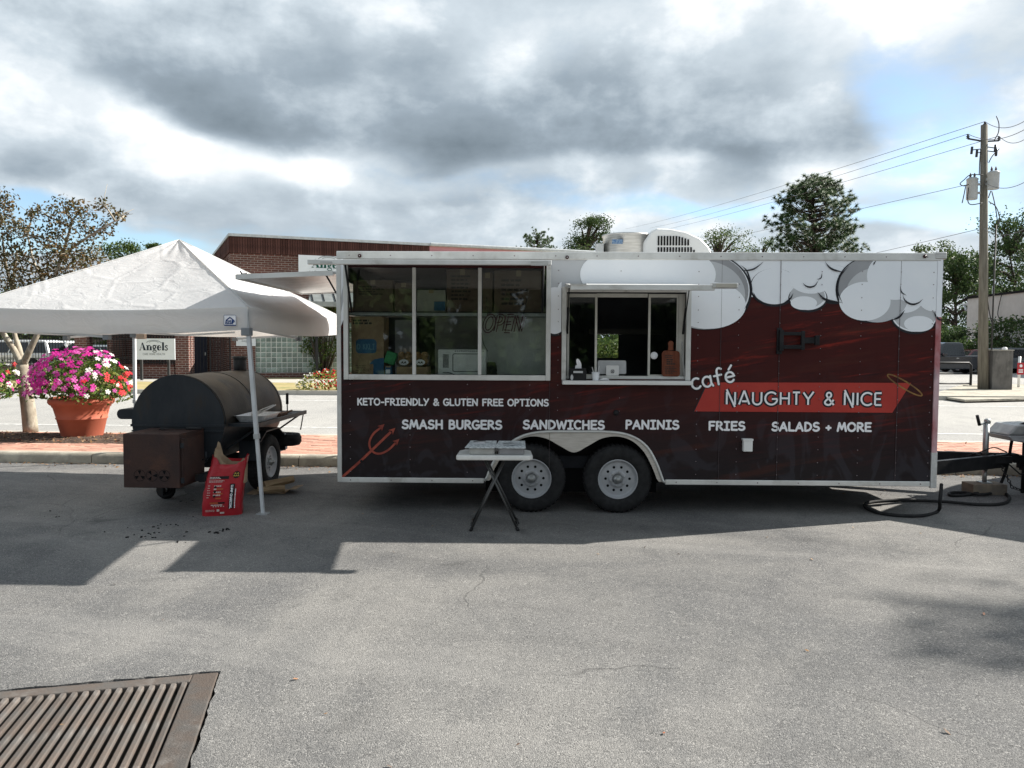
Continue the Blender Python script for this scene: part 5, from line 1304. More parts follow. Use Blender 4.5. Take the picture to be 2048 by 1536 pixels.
# chassis, axle, wheels, mudguards
mb = MB()
for x in (-.38, .38): mb.box(x - .03, x + .03, -.30, LB + .5, .30, .38)
for y in (-.28, .6, 1.3, LB + .3): mb.box(-.38, .38, y, y + .05, .305, .375)
for x in (-.3, .3):
    for y in (.25, LB - .3): mb.bar((x, y, .34), (x * .9, y, ZC - RB * .85), .05)
mb.tube([(-.62, .95, .32), (.62, .95, .32)], .03, 10); mb.box(-.33, -.27, .18, .24, .06, .36)
ch = mb.build('chassis', M_smk, SM, norm=True)
wc = at(524, 933, 9.05); WXo = .66
for sx_ in (-1, 1):
    w = wheel_geo(SM, .325, .19, .185, 5, loc=(sx_ * WXo, .95, .325), rz=RD(90 * sx_), rimmat=mat('white_wheel_paint', (.62, .63, .65), .4))
    mb = MB(); x0 = sx_ * (WXo - .22); x1 = sx_ * (WXo + .02)
    arc = [(.95 - .44, .40), (.95 - .40, .60), (.95 - .20, .70), (.95 + .20, .70), (.95 + .40, .60), (.95 + .44, .40)]
    for i in range(5):
        (ya, za), (yb2, zb2) = arc[i], arc[i + 1]
        mb.add([(x0, ya, za), (x1, ya, za), (x1, yb2, zb2), (x0, yb2, zb2), (x0, ya, za + .015), (x1, ya, za + .015), (x1, yb2, zb2 + .015), (x0, yb2, zb2 + .015)], [(0, 1, 2, 3), (7, 6, 5, 4), (0, 4, 5, 1), (3, 2, 6, 7), (1, 5, 6, 2), (0, 3, 7, 4)])
    mb.build('mudguard', M_smk, SM, norm=True)
sp = wheel_geo(SM, .21, .13, .11, 5, name='spare_wheel', loc=(.60, 1.56, .58)); sp.rotation_euler = (RD(-90), 0, 0)
mb = MB(); mb.bar((.3, 1.56, .36), (.60, 1.56, .46), .05); mb.build('spare_carrier', M_smk, ch, norm=True)
w = wheel_geo(SM, .10, .06, .05, 5, name='jack_wheel', loc=(-.30, .28, .10), rimmat=M_smk)
SMM = Matrix.Translation((sc.x, sy0, 0)) @ Matrix.Rotation(RD(-2.5), 4, 'Z')
def SW(x, y, z): return SMM @ Vector((x, y, z))
# foil tray with tongs on the shelf, tongs on the firebox
t = thing('foil_tray', 'shallow aluminium foil tray on the smoker work shelf', 'tray', SW(RB + .17, .50, zsh + .0005), RD(-2.5))
b = MB(); n = 28; A_ = rrect(-.13, .13, -.22, .22, .04, 6); B_ = rrect(-.17, .17, -.27, .27, .05, 6); V = [(a, c, 0.001) for a, c in A_] + [(a, c, .07 + .002 * (i % 2)) for i, (a, c) in enumerate(B_)] + [(a * 1.06, c * 1.05, .074) for a, c in B_]; k = len(A_)
b.add(V, [tuple(range(k))] + [(j * k + i, j * k + (i + 1) % k, (j + 1) * k + (i + 1) % k, (j + 1) * k + i) for j in range(2) for i in range(k)]); b.build('pan', mat('crinkled_foil', (.78, .79, .80), .35, .25, c2=(.62, .63, .64), ns=30, bump=.4, bs=60), t)
b = MB(); b.tube([(0, -.2, .06), (.02, .1, .085), (.05, .32, .12)], .008, 6); b.tube([(-.05, -.2, .05), (-.03, .1, .09), (.03, .3, .12)], .008, 6); tag(b.build('tongs', M_steel, loc=SW(RB + .19, .6, zsh + .02)), 'steel tongs lying across the foil tray on the smoker', 'tongs')
b = MB(); b.box(-.03, .03, -.14, .12, 0, .035); b.tube([(0, .12, .02), (.02, .34, .03)], .013, 8); tag(b.build('grill_brush', mat('worn_wood_handle', (.16, .09, .06), .7), loc=SW(RB + .24, 1.1, zsh + .001)), 'brown handled grill brush on the smoker work shelf', 'brush')
b = MB()
for k in range(5): b.tube([(-.16, -.05 + .012 * k, .008 + .004 * k), (-.05, .0, .01), (.0, .0, .012)], .004, 5)
b.tube([(-.02, 0, .012), (.12, .0, .014)], .008, 6); b.tube([(.10, 0, .014), (.26, .0, .016)], .014, 8); o = tag(b.build('grill_tongs', M_black, loc=SW((fx0 + fx1) / 2 + .09, fy0 + .35, fz1 + .004)), 'black grill tongs lying on top of the rusty firebox', 'tongs')

# ---------------- charcoal bag
M_red = mat('red_bag_paper', (.42, .016, .026), .36, c2=(.34, .012, .02), ns=4, bump=.75, bs=7, spec=.4, bd=.02)
M_kraft = mat('kraft_paper', (.36, .27, .18), .85, c2=(.27, .19, .12), ns=8, bump=.4, bs=14, bd=.02)
bl = gr(442, 1033, 0); br_ = bl.y
BG = thing('charcoal_bag', 'open red paper bag of lump charcoal standing before the smoker', 'bag', (bl.x - .03, 7.72, 0), RD(14))
bwf, bdp, bht = .205, .11, .60
BG.scale = (.93, .93, .93)
rb = random.Random(6)
levels = 12; seg = 28; mb = MB(); V = []
def bagp(t, th):
    """outline of the bag at height t"""
    c_, s_ = cos(th), sin(th); e_ = 2 / 4.5
    x = math.copysign(abs(c_) ** e_, c_) * bwf * (1.0 - .12 * t + .04 * sin(pi * t)); y = math.copysign(abs(s_) ** e_, s_) * bdp * (1.0 - .15 * t ** 2 + .16 * sin(pi * min(1, t * 1.1)))
    return x, y
for j in range(levels + 1):
    t = j / levels
    for i in range(seg):
        th = 2 * pi * i / seg; x, y = bagp(t, th)
        z = t * bht
        if j == levels: z += .04 * (1 if x < -.11 else 0) - .10 * math.exp(-((x + .0) / .10) ** 2) * (1 if y < 0 else .2) + rb.uniform(-.012, .012) + (.04 if x > .15 else 0)
        k_ = rb.uniform(-.006, .006) if 0 < j else 0
        V.append((x + k_ + .09 * t * t - .0, y + k_ + .02 * t, z))
mb.add(V, [(j * seg + i, j * seg + (i + 1) % seg, (j + 1) * seg + (i + 1) % seg, (j + 1) * seg + i) for j in range(levels) for i in range(seg)], 0, True); mb.add(V[:seg], [tuple(reversed(range(seg)))])
mb.build('sack', M_red, BG)
mb = MB(); V2 = []                                      # torn inner ply standing above the mouth
for i in range(seg):
    th = 2 * pi * i / seg; x, y = bagp(1, th); x += .09; y += .02
    zt_ = bht - .10 + rb.uniform(0, .05) + (.20 * math.exp(-((x + .05) / .05) ** 2)) + (.05 if y > 0 else 0)
    V2 += [(x * .94 + .0, y * .9, bht - .26), (x * .95 + .004, y * .92, max(zt_, bht - .17))]
mb.add(V2, [(2 * i, 2 * ((i + 1) % seg), 2 * ((i + 1) % seg) + 1, 2 * i + 1) for i in range(seg)], 0, True); mb.add([V2[2 * i] for i in range(seg)], [tuple(range(seg))]); mb.build('inner_ply', M_kraft, BG)
def bagf(a, b, d):
    t = b / bht; x, y = a, -bdp * (1.0 - .15 * t * t + .16 * sin(pi * min(1, t * 1.1))) * (1 - .18 * min(1, abs(a) / bwf) ** 4)
    return (x * (1 - .08 * t) + .09 * t * t, y + .02 * t - .006 - d, b)
M_pale = mat('pale_print', (.62, .50, .46), .6); M_blk2 = mat('black_print', (.02, .018, .02), .5); M_yel = mat('yellow_print', (.55, .36, .05), .5); M_org = mat('orange_print', (.50, .10, .03), .5)
mb = MB(); 
def bl_(x0, x1, z0, z1, rows, seed, h=.5, q=None):
    r = random.Random(seed); st = (z1 - z0) / rows
    for i in range(rows):
        z = z1 - (i + 1) * st; a = x0; end = x0 + (x1 - x0) * r.uniform(.7, 1)
        while a < end - .004:
            w_ = r.uniform(.012, .03); e2 = min(a + w_, end); (q or mb).flat(rect(a, e2, z, z + st * h), bagf, .002); a = e2 + .004
bl_(-.165, -.02, .40, .425, 2, 1, .6); bl_(-.165, .0, .365, .39, 2, 2, .5); bl_(-.165, -.13, .20, .35, 6, 3, .3); bl_(-.10, .0, .22, .35, 4, 4, .45); bl_(-.165, -.06, .05, .075, 3, 5, .4); bl_(-.11, .02, .115, .13, 1, 6, .8)
for k in range(5): mb.flat(ell(-.085 + .026 * k, .105, .007, .006, 8), bagf, .002)
mb.flat(rrect(-.05, -.022, .05, .075, .003, 2), bagf, .002); mb.flat(rrect(-.015, .028, .025, .045, .003, 2), bagf, .002)
kind(mb.build('small_print', M_pale, BG), 'stuff')
mb = MB()
for k in range(3): mb.flat(ell(-.085, .315 - .05 * k, .014, .013, 14), bagf, .0021)
mb.flat(rect(-.115, .03, .135, .152), bagf, .0022); mb.flat(rect(.068, .118, .08, .345), bagf, .0022); mb.flat(rect(-.16, .04, .398, .428), bagf, .0014); mb.build('print_panel', M_blk2, BG)
mb = MB(); mb.flat(rect(-.07, .0, .285, .3), bagf, .0022); mb.flat(rect(-.06, .0, .235, .25), bagf, .0022); mb.flat(rect(-.07, -.01, .185, .2), bagf, .0022); mb.flat(rect(-.125, -.04, .136, .150), bagf, .003); mb.build('orange_print', M_org, BG)
mb = MB(); star = [(.115 + (.034 if k % 2 else .042) * cos(2 * pi * k / 24), .44 + (.034 if k % 2 else .042) * sin(2 * pi * k / 24)) for k in range(24)]; mb.flat(star, bagf, .0022); sb = mb.build('seal', M_blk2, BG)
mb = MB(); letter(mb, 'AA', .09, .14, .447, .016, .005, bagf, .004); letter(mb, 'AAA', .085, .145, .423, .016, .005, bagf, .004); mb.build('seal_print', M_yel, sb)
rotf = lambda a, b, d: bagf(.080 + b, .335 - a, d)
mb = MB(); letter(mb, 'LUMP CHARCOAL', .005, .255, .002, .020, .0062, rotf, .004, gap=.16); mb.build('lettering', M_ltr, BG)
mb = MB(); rot2 = lambda a, b, d: bagf(.128 + b, .29 - a, d); 
r_ = random.Random(8); a_ = 0
while a_ < .2: w_ = r_.uniform(.008, .02); mb.flat(rect(a_, a_ + w_, 0, .009), rot2, .003); a_ += w_ + .004
mb.build('side_print', M_ltr, BG)
# ---------------- firewood and flattened cardboard behind it
M_log = mat('split_wood', (.36, .26, .15), .85, c2=(.24, .16, .09), ns=5, stretch=(1, 8, 8), bump=.5, bs=30)
def splitlog(p, L, r, rz, tilt, label):
    b = MB(); rl = random.Random(int(L * 100)); poly = [(r * cos(t) * k, r * sin(t) * k) for t, k in ((.2, 1), (1.0, .9), (1.9, 1.05), (3.0, .9), (3.9, .6), (5.2, .75))]
    V = []
    for j in range(5):
        y = L * (j / 4 - .5); q = 1 + rl.uniform(-.08, .08)
        for a, c_ in poly: V.append((y, a * q + rl.uniform(-.006, .006), c_ * q + rl.uniform(-.006, .006)))
    n = len(poly); b.add(V, [(j * n + i, j * n + (i + 1) % n, (j + 1) * n + (i + 1) % n, (j + 1) * n + i) for j in range(4) for i in range(n)] + [tuple(range(n)), tuple(range(4 * n, 5 * n))])
    o = b.build('firewood_log', M_log, norm=True, loc=p); o.rotation_euler = (0, tilt, rz); return tag(o, label, 'log', 'firewood by the smoker wheel')
q = gr(552, 990, 0)
splitlog((q.x, q.y + .12, .115), .34, .062, RD(35), RD(-8), 'pale split log lying on top of the cardboard by the smoker wheel')
splitlog((q.x - .06, q.y + .02, .052), .30, .05, RD(20), 0, 'darker split log lying flat on the ground by the smoker wheel')
mb = MB(); V = []
rl = random.Random(3)
for j in range(6):
    for i in range(9): V.append((-.28 + .07 * i + rl.uniform(-.01, .01), -.12 + .06 * j + rl.uniform(-.01, .01), .004 + .02 * rl.random() + (.05 if i > 6 else 0)))
mb.add(V, [(j * 9 + i, j * 9 + i + 1, (j + 1) * 9 + i + 1, (j + 1) * 9 + i) for j in range(5) for i in range(8)])
o = tag(mb.build('cardboard_sheet', M_kraft, loc=(q.x - .05, q.y + .12, 0)), 'crumpled brown paper sheet under the split logs', 'paper')
m2 = o.modifiers.new('thick', 'SOLIDIFY'); m2.thickness = .003
# ================================================================ plants
M_green = leafmat('bedding_leaves', [(.03, .07, .015), (.05, .11, .02), (.09, .15, .03), (.16, .19, .05)])
M_yellowg = leafmat('pale_leaves', [(.10, .16, .03), (.20, .24, .05), (.30, .30, .08), (.06, .10, .02)])
M_crepe = leafmat('autumn_leaves', [(.035, .04, .015), (.06, .06, .022), (.12, .09, .035), (.17, .10, .04), (.05, .055, .02)], trans=.25)
M_oak = leafmat('broad_dark_leaves', [(.024, .048, .018), (.04, .072, .024), (.06, .10, .032), (.09, .13, .045)], trans=.3)
M_oak2 = leafmat('mid_green_leaves', [(.03, .06, .015), (.05, .09, .022), (.08, .12, .03), (.11, .14, .04)], trans=.3)
M_pine = leafmat('pine_needles', [(.022, .055, .022), (.04, .082, .028), (.06, .105, .035), (.10, .14, .05)], trans=.15)
M_bark = mat('pale_smooth_bark', (.34, .30, .235), .85, c2=(.20, .17, .13), ns=7, bump=.35, bs=25, c3=(.44, .41, .34), ns3=5, stretch=(1, 1, .5))
M_bark2 = mat('dark_bark', (.075, .06, .048), .9, c2=(.05, .04, .034), ns=8, bump=.5, bs=30)
M_terra = mat('terracotta', (.40, .105, .055), .75, c2=(.34, .085, .045), ns=3, bump=.08, bs=30)
M_mulch = mat('bark_mulch', (.11, .075, .055), .95, c2=(.06, .045, .038), ns=14, bump=.9, bs=40, bd=.03)
petals = {'magenta': (.55, .025, .27), 'pink': (.64, .12, .42), 'white': (.80, .78, .74), 'red': (.55, .03, .04)}
def blossom_mesh(key, c):
    m = leafmat('petal_' + key, [tuple(x * .8 for x in c), c, tuple(min(1, x * 1.15) for x in c)], trans=.35)
    mb = MB()
    for k in range(5):
        t = 2 * pi * k / 5; a, b = t - .52, t + .52
        mb.add([(0, 0, 0), (.55 * cos(a), .55 * sin(a), .12), (cos(t - .3), sin(t - .3), .05), (cos(t + .3), sin(t + .3), .05), (.55 * cos(b), .55 * sin(b), .12)], [(0, 1, 2, 3, 4)])
    o = mb.build('blossom', m); me = o.data; bpy.data.objects.remove(o); return me
BLM = {k: blossom_mesh(k, c) for k, c in petals.items()}
def planter(loc, label, seed, cols, spread=(.88, .95), nb=300):
    r = random.Random(seed); t = thing('flower_planter', label, 'planter', loc, r.random(), 'terracotta planters on the brick pavement')
    mb = MB(); mb.lathe([(.001, .0), (.30, .0), (.312, .02), (.375, .30), (.388, .31), (.392, .325), (.382, .335), (.425, .50), (.442, .51), (.446, .535), (.475, .55), (.498, .585), (.496, .635), (.472, .668), (.43, .665), (.41, .58), (.001, .57)], 40)
    mb.build('pot', M_terra, t)
    mb = MB(); mb.lathe([(.44, .60), (.3, .62), (.001, .63)], 20); mb.build('soil', M_mulch, t)
    fol = MB(); stems = MB()
    pts = []
    R_ = spread[0]
    for k in range(520):
        th = r.random() * 2 * pi; ph = math.acos(r.random() ** .8); q = r.random() ** .33
        p = Vector((cos(th) * sin(ph) * R_ * .92, sin(th) * sin(ph) * R_ * .92, .60 + cos(ph) * .80)) ; c = Vector((0, 0, .66))
        p = c + (p - c) * (.35 + .65 * q)
        if p.z < .66: p.z = .66 + r.random() * .1
        pts.append(p)
        for _ in range(5): fol.leaf(p + Vector((r.gauss(0, .05), r.gauss(0, .05), r.gauss(0, .04))), r.uniform(.05, .09), .5, up=(0, 0, .8), rnd=r)
    fol.build('foliage', M_green, t)
    f2 = MB()
    for k in range(260):
        th = r.uniform(-1.7, .6) - t.rotation_euler.z; q = r.uniform(.35, .95); p = Vector((cos(th) * q * R_ * .85, sin(th) * q * R_ * .85, r.uniform(.62, 1.15)))
        for _ in range(3): f2.leaf(p + Vector((r.gauss(0, .05), r.gauss(0, .05), r.gauss(0, .05))), r.uniform(.05, .09), .5, rnd=r)
    f2.build('pale_foliage', M_yellowg, t)
    for k in range(60):
        p = r.choice(pts); stems.tube([(p.x * .3, p.y * .3, .6), (p.x * .7, p.y * .7, .6 + (p.z - .6) * .6), tuple(p)], .006, 4)
    stems.build('stems', M_bark2, t)
    for k in range(nb):
        th = r.uniform(pi * .95, pi * 2.05) - t.rotation_euler.z if r.random() < .78 else r.random() * 2 * pi; ph = math.acos(r.uniform(.06, 1)); n = Vector((cos(th) * sin(ph), sin(th) * sin(ph), cos(ph)))
        p = Vector((n.x * R_ * .95, n.y * R_ * .95, .70 + n.z * .78)) * 1.0 + Vector((r.gauss(0, .03), r.gauss(0, .03), r.gauss(0, .03)))
        wx = (Matrix.Rotation(t.rotation_euler.z, 3, 'Z') @ p).x / R_ + r.gauss(0, .16)   # colours lie in drifts across the planter
        key = cols[0] if wx < .50 else (cols[1] if wx < .76 else cols[2])
        if r.random() < .35 and key == cols[0]: key = 'pink'
        if key != cols[0] and key != 'pink' and r.random() < .5: continue
        o = bpy.data.objects.new('blossom', BLM[key]); COL.objects.link(o); o.parent = t
        s_ = r.uniform(.036, .060); o.location = p; o.scale = (s_, s_, s_)
        o.rotation_euler = (n + Vector((r.gauss(0, .3), r.gauss(0, .3) - .3, r.gauss(0, .3) + .3))).to_track_quat('Z', 'Y').to_euler()
    return t
pl = gr(165, 872, .16); planter((pl.x, pl.y, .15), 'terracotta planter overflowing with magenta, white and red flowers beside the tree', 3, ('magenta', 'white', 'red'))
planter((pl.x - 2.12, pl.y + .25, .15), 'terracotta planter of pink and white flowers cut off by the left edge', 8, ('red', 'white', 'magenta'), nb=150)

# mulch bed
mb = MB(); rm = random.Random(9); nx, ny = 70, 22
V = []
for j in range(ny + 1):
    for i in range(nx + 1):
        a = -10.6 + 4.9 * i / nx; b = 1.0 + 1.30 * j / ny
        e_ = min(1, i / 4, (nx - i) / 5, j / 4, (ny - j) / 4); V.append(ST(a, b + rm.uniform(-.02, .02), .146 + e_ * (.012 + rm.random() * .035) - (.01 if e_ == 0 else 0)))
mb.add(V, [(j * (nx + 1) + i, j * (nx + 1) + i + 1, (j + 1) * (nx + 1) + i + 1, (j + 1) * (nx + 1) + i) for j in range(ny) for i in range(nx)])
kind(tag(mb.build('mulch_bed', M_mulch), 'dark bark mulch bed round the tree and planters', 'mulch'), 'stuff')
M_litter = leafmat('fallen_leaves', [(.20, .11, .05), (.30, .18, .09), (.12, .07, .04), (.38, .27, .16), (.26, .10, .06)], trans=.1)
mb = MB()
for k in range(520):
    p = ST(rm.uniform(-10.5, -5.8), rm.uniform(1.0, 2.3), .175 + rm.random() * .02); mb.leaf(p, rm.uniform(.03, .07), .5, up=(0, 0, 2), rnd=rm)
for k in range(900):                                    # drifted along the kerb
    a = rm.uniform(-10, 9.5)
    if -2.2 < a < 3.8 and rm.random() < .7: continue
    b = -abs(rm.gauss(0, .16)) - .02; mb.leaf(ST(a, b, .012), rm.uniform(.025, .06), .5, up=(0, 0, 2.5), rnd=rm)
for k in range(90): mb.leaf(ST(rm.uniform(-9, 9), rm.uniform(.2, 2.5), .16), rm.uniform(.03, .06), .5, up=(0, 0, 3), rnd=rm)
for k in range(46): mb.leaf((rm.uniform(-4, 5), rm.uniform(2.6, 9.5), .008), rm.uniform(.02, .045), .45, up=(0, 0, 3), rnd=rm)
kind(tag(mb.build('leaf_litter', M_litter), 'dry brown leaves scattered along the kerb and over the asphalt', 'leaves'), 'stuff')
mb = MB(); M_crumb = mat('charcoal_crumbs', (.012, .012, .013), .8)
for u, v, n_, s_ in ((108, 1021, 4, .05), (110, 1034, 5, .05), (330, 1051, 9, .05), (355, 1050, 6, .05), (425, 1065, 14, .07), (450, 1062, 8, .06), (278, 1073, 9, .07), (312, 1075, 8, .05), (352, 1086, 5, .04), (373, 1032, 3, .05), (385, 1002, 8, .07), (300, 1063, 6, .15), (400, 1057, 10, .3), (250, 1052, 9, .4)):
    c = gr(u, v, 0)
    for k in range((n_ + 1) // 2):
        p = c + Vector((rm.gauss(0, s_), rm.gauss(0, s_ * .6), 0)); s = rm.uniform(.003, .013); M4 = Matrix.Translation((p.x, p.y, s * .35)) @ Matrix.Rotation(rm.random() * 6, 4, 'Z'); mb.box(-s, s, -s * .6, s * .6, -s * .35, s * .4, 0, M4)
kind(tag(mb.build('charcoal_crumbs', M_crumb), 'black charcoal crumbs spilled on the asphalt before the smoker', 'crumbs'), 'stuff')

# ---------------------------------------------------------------- trees
def branch(mb, pts, r0, r1, n=8):
    P = smoothpts(pts, 4); k = len(P); mb.tube(P, [r0 + (r1 - r0) * i / (k - 1) for i in range(k)], n); return P
def fill(mb, c, rad, n, size, asp, r, up=(0, 0, .5), flat_=.8):
    for _ in range(n):
        d = Vector((r.gauss(0, 1), r.gauss(0, 1), r.gauss(0, 1))).normalized() * (rad * r.random() ** .45); d.z *= flat_
        mb.leaf(c + d, size * r.uniform(.7, 1.3), asp, up=up, rnd=r)
def crepe(base, label, seed, limbs, clusters, scale=1.0):
    r = random.Random(seed); t = thing('crepe_myrtle_tree', label, 'tree', base); B = Vector(base)
    mb = MB(); tips = []
    for pts, r0, r1 in limbs: tips += branch(mb, [Vector(p) - B for p in pts], r0, r1, 9)[4:]
    rel = [Vector(c) - B for c, _, _ in clusters]
    for c in rel:                                       # twigs reach into each leaf clump
        p = min(tips, key=lambda q: (q - c).length + max(0, q.z - c.z) * .8)
        branch(mb, [p, p.lerp(c, .5) + Vector((r.gauss(0, .05), r.gauss(0, .05), .04)), c], .020, .006, 5)
        for _ in range(4):
            e_ = c + Vector((r.gauss(0, .16), r.gauss(0, .16), r.gauss(.08, .13))); mb.tube([c.lerp(p, .3), c.lerp(e_, .4), e_], [.008, .005, .003], 4)
    mb.build('trunk', M_bark, t)
    mb = MB()
    for c, (_, rad, n) in zip(rel, clusters): fill(mb, c, rad * 1.1, int(n * 2.1), .066, .5, r, (0, 0, .2), .9)
    kind(mb.build('crown', M_crepe, t), 'stuff'); return t
ty = gr(62, 862, .16); by = ty.y
A = lambda u, v, dy=0.0: at(u, v, by + dy)
limbs = [([A(62, 864), A(56, 810), A(48, 760), A(44, 728)], .125, .098),
         ([A(44, 730), A(28, 700), A(4, 662, -.1), A(-30, 600, -.2), A(-50, 520, -.2)], .062, .025),
         ([A(44, 728), A(38, 695, .1), A(28, 660, .2), A(25, 580, .3), A(35, 500, .3)], .054, .02),
         ([A(46, 730), A(62, 695, -.1), A(80, 655, -.1), A(100, 580, -.1), A(128, 500, 0), A(145, 440, .1)], .062, .016),
         ([A(100, 580, -.1), A(70, 530, .1), A(55, 470, .2)], .03, .012), ([A(122, 512), A(170, 478, -.2), A(215, 450, -.2), A(244, 436, -.1)], .026, .008), ([A(25, 580, .3), A(10, 520, .2), A(5, 470, 0)], .03, .012)]
rc = random.Random(21); cl_ = []
for u, v, rad, n in ((88, 428, .22, 60), (128, 414, .24, 80), (160, 425, .24, 90), (140, 455, .3, 110), (205, 408, .14, 30), (236, 432, .17, 50), (210, 455, .2, 60), (185, 470, .2, 50), (110, 470, .28, 90), (92, 505, .3, 120), (135, 505, .3, 120), (170, 510, .28, 100), (195, 515, .2, 50), (60, 470, .2, 50), (40, 455, .2, 60), (18, 470, .25, 80), (8, 510, .28, 100), (38, 515, .28, 110), (70, 545, .3, 130), (110, 545, .3, 140), (150, 545, .3, 120), (20, 555, .3, 120), (45, 580, .3, 120), (90, 580, .3, 130), (130, 570, .28, 100), (5, 600, .3, 110), (60, 610, .28, 100), (-20, 540, .35, 120), (-45, 480, .35, 120), (-70, 560, .4, 140), (185, 540, .24, 60), (25, 620, .3, 90), (110, 610, .3, 90), (160, 580, .3, 80), (65, 430, .12, 25)):
    cl_.append((A(u, v, rc.uniform(-.35, .35)), rad, n))
crepe(ty, 'pale barked crepe myrtle with sparse brown leaves beside the flower planter', 5, limbs, cl_)
b2 = Vector((ty.x - 3.0, by + .6, .15)); B2 = lambda x, z, y=0.0: b2 + Vector((x, y, z - .15))
crepe(b2, 'crepe myrtle at the left edge of which only branch tips show', 6, [([B2(0, .15), B2(.1, 1.2)], .14, .11), ([B2(.1, 1.2), B2(.6, 2.4), B2(1.2, 3.4), B2(1.9, 4.3)], .07, .015), ([B2(.1, 1.2), B2(-.4, 2.4), B2(-.6, 3.8)], .07, .02)],
      [(at(8, 395, by + .5), .22, 60), (at(12, 418, by + .6), .2, 50), (at(-12, 440, by + .6), .3, 90), (at(14, 445, by + .6), .16, 40), (at(-40, 410, by + .6), .4, 120), (at(-90, 440, by + .6), .5, 140), (at(-140, 420, by + .6), .5, 140)])

def broad(base, h, w, label, seed, m_, n_cl=26, leaf=.3, per=130, group='trees beyond the street', trunkm=None, low=.3, name='leafy_tree', dens=1.0, asp=.55):
    r = random.Random(seed); B = Vector(base); t = thing(name, label, 'tree', base, 0, group)
    mb = MB(); top = Vector((r.uniform(-.1, .1) * w, 0, h * .72)); P = branch(mb, [(0, 0, 0), (r.uniform(-.05, .05) * w, 0, h * .35), top], h * .022 + .05, .05, 8)
    cs = []
    for k in range(n_cl):
        th = r.random() * 2 * pi; z = low + (1 - low) * r.random(); prof_ = math.sqrt(max(.02, 1 - ((z - (low + .42 * (1 - low))) / (.62 * (1 - low))) ** 2))
        q = r.random() ** .5; c = Vector((cos(th) * q * w / 2 * prof_ * .85, sin(th) * q * w / 2 * prof_ * .85, h * min(z, .93))); cs.append(c)
        p = min(P[3:], key=lambda s: (s - c).length + max(0, s.z - c.z)); branch(mb, [p, p.lerp(c, .5) + Vector((0, 0, .04 * h)), c], .012 * h + .015, .012, 5)
    mb.build('trunk', trunkm or M_bark2, t)
    mb = MB()
    for c in cs:
        rad = w * r.uniform(.10, .19)
        fill(mb, c, rad, int(per * dens * 1.5), leaf * .78, asp, r, (0, 0, .5), .75); fill(mb, c, rad * 1.45, int(per * dens * .25), leaf * .6, asp, r, (0, 0, .5), .8)
    kind(mb.build('crown', m_, t), 'stuff'); return t
def spot(u, y, z=.12): p = at(u, 700, y); return (p.x, y, z)
def height(v, y): return at(1024, v, y).z
# tall pine
def pine(u, y, vtop, wpx, label, seed, vlow=None, ncl=95, per=46):
    r = random.Random(seed); base = spot(u, y); h = at(u, vtop, y).z - .3; w = wpx / F * y; t = thing('pine_tree', label, 'tree', base, 0, 'trees beyond the street')
    mb = MB(); lean = -.02 * h; branch(mb, [(0, 0, 0), (lean * .5, 0, h * .5), (lean, 0, h * .97)], .017 * h + .05, .06, 8)
    zl = (at(u, vlow, y).z if vlow else h * .4); cs = []
    for k in range(ncl):
        z = zl + (h - zl) * r.random(); f_ = (z - zl) / (h - zl); rad = w / 2 * math.sqrt(max(.05, 1.0 - f_ ** 3.2)) * r.uniform(.25, 1) ** .7
        th = r.random() * 2 * pi; c = Vector((lean * z / h + cos(th) * rad, sin(th) * rad, z)); cs.append(c)
        z0 = z - rad * .45; s = Vector((lean * z0 / h, 0, max(zl * .8, z0))); mb.tube([s, s.lerp(c, .5) - Vector((0, 0, .02 * h)), c], [.012 * h * .55, .03, .015], 5)
    mb.build('trunk', M_bark2, t)
    mb = MB()
    for c in cs:
        for _ in range(5):
            cc = c + Vector((r.gauss(0, .045 * w), r.gauss(0, .045 * w), r.gauss(0, .03 * w)))
            for _ in range(per):                        # needle tuft
                d = Vector((r.gauss(0, 1), r.gauss(0, 1), r.gauss(.25, 1))).normalized(); L = .045 * w * r.uniform(.7, 1.2); s = d.orthogonal().normalized() * .011 * w * .5
                mb.add([cc - s, cc + s, cc + d * L], [(0, 1, 2)])
    kind(mb.build('crown', M_pine, t), 'stuff'); return t
pine(1626, 75, 356, 178, 'tall round-topped pine standing above the right half of the trailer roof', 4, 508, 210, 34)
pine(1078, 95, 458, 80, 'small pointed pine top showing over the pink parapet', 6, 520, 60, 34)
# ================================================================ across the street
def brickmat(name, c1, c2, mort, bw=.30, bh=.10, vert=False, ms=.012):
    m, nt, p = principled(name); tc = nd(nt, 'ShaderNodeTexCoord').outputs['Object']
    sp = nd(nt, 'ShaderNodeSeparateXYZ', {0: tc}); v = nd(nt, 'ShaderNodeCombineXYZ', {0: mth(nt, 'ADD', sp.outputs[0], sp.outputs[1]), 1: sp.outputs[2], 2: 0.0}).outputs[0]
    b = nd(nt, 'ShaderNodeTexBrick', {'Vector': v, 'Color1': c1, 'Color2': c2, 'Mortar': mort, 'Scale': 1.0, 'Mortar Size': ms, 'Brick Width': bw, 'Row Height': bh, 'Bias': .0})
    nt.links.new(mix(nt, mth(nt, 'MULTIPLY', ramp(nt, noise(nt, tc, 1.3, 5), .4, .7), .35), b.outputs[0], tuple(x * .6 for x in c1)), p.inputs['Base Color'])
    p.inputs['Roughness'].default_value = .9; p.inputs['Specular IOR Level'].default_value = .2
    nt.links.new(nd(nt, 'ShaderNodeBump', {'Strength': .7, 'Distance': .01, 'Height': mth(nt, 'SUBTRACT', 1.0, b.outputs[1])}).outputs[0], p.inputs['Normal'])
    return m
M_brick = brickmat('red_brown_brick', (.145, .062, .050), (.098, .046, .040), (.30, .255, .23))
M_sold = mat('soldier_brick', (.10, .045, .038), .9, c2=(.07, .034, .03), ns=3, island=.25, bump=.3, bs=30)
M_chrome0 = mat('door_chrome', (.5, .5, .5), .3, .8)
M_coping = mat('coping_metal', (.50, .53, .55), .5, .2)
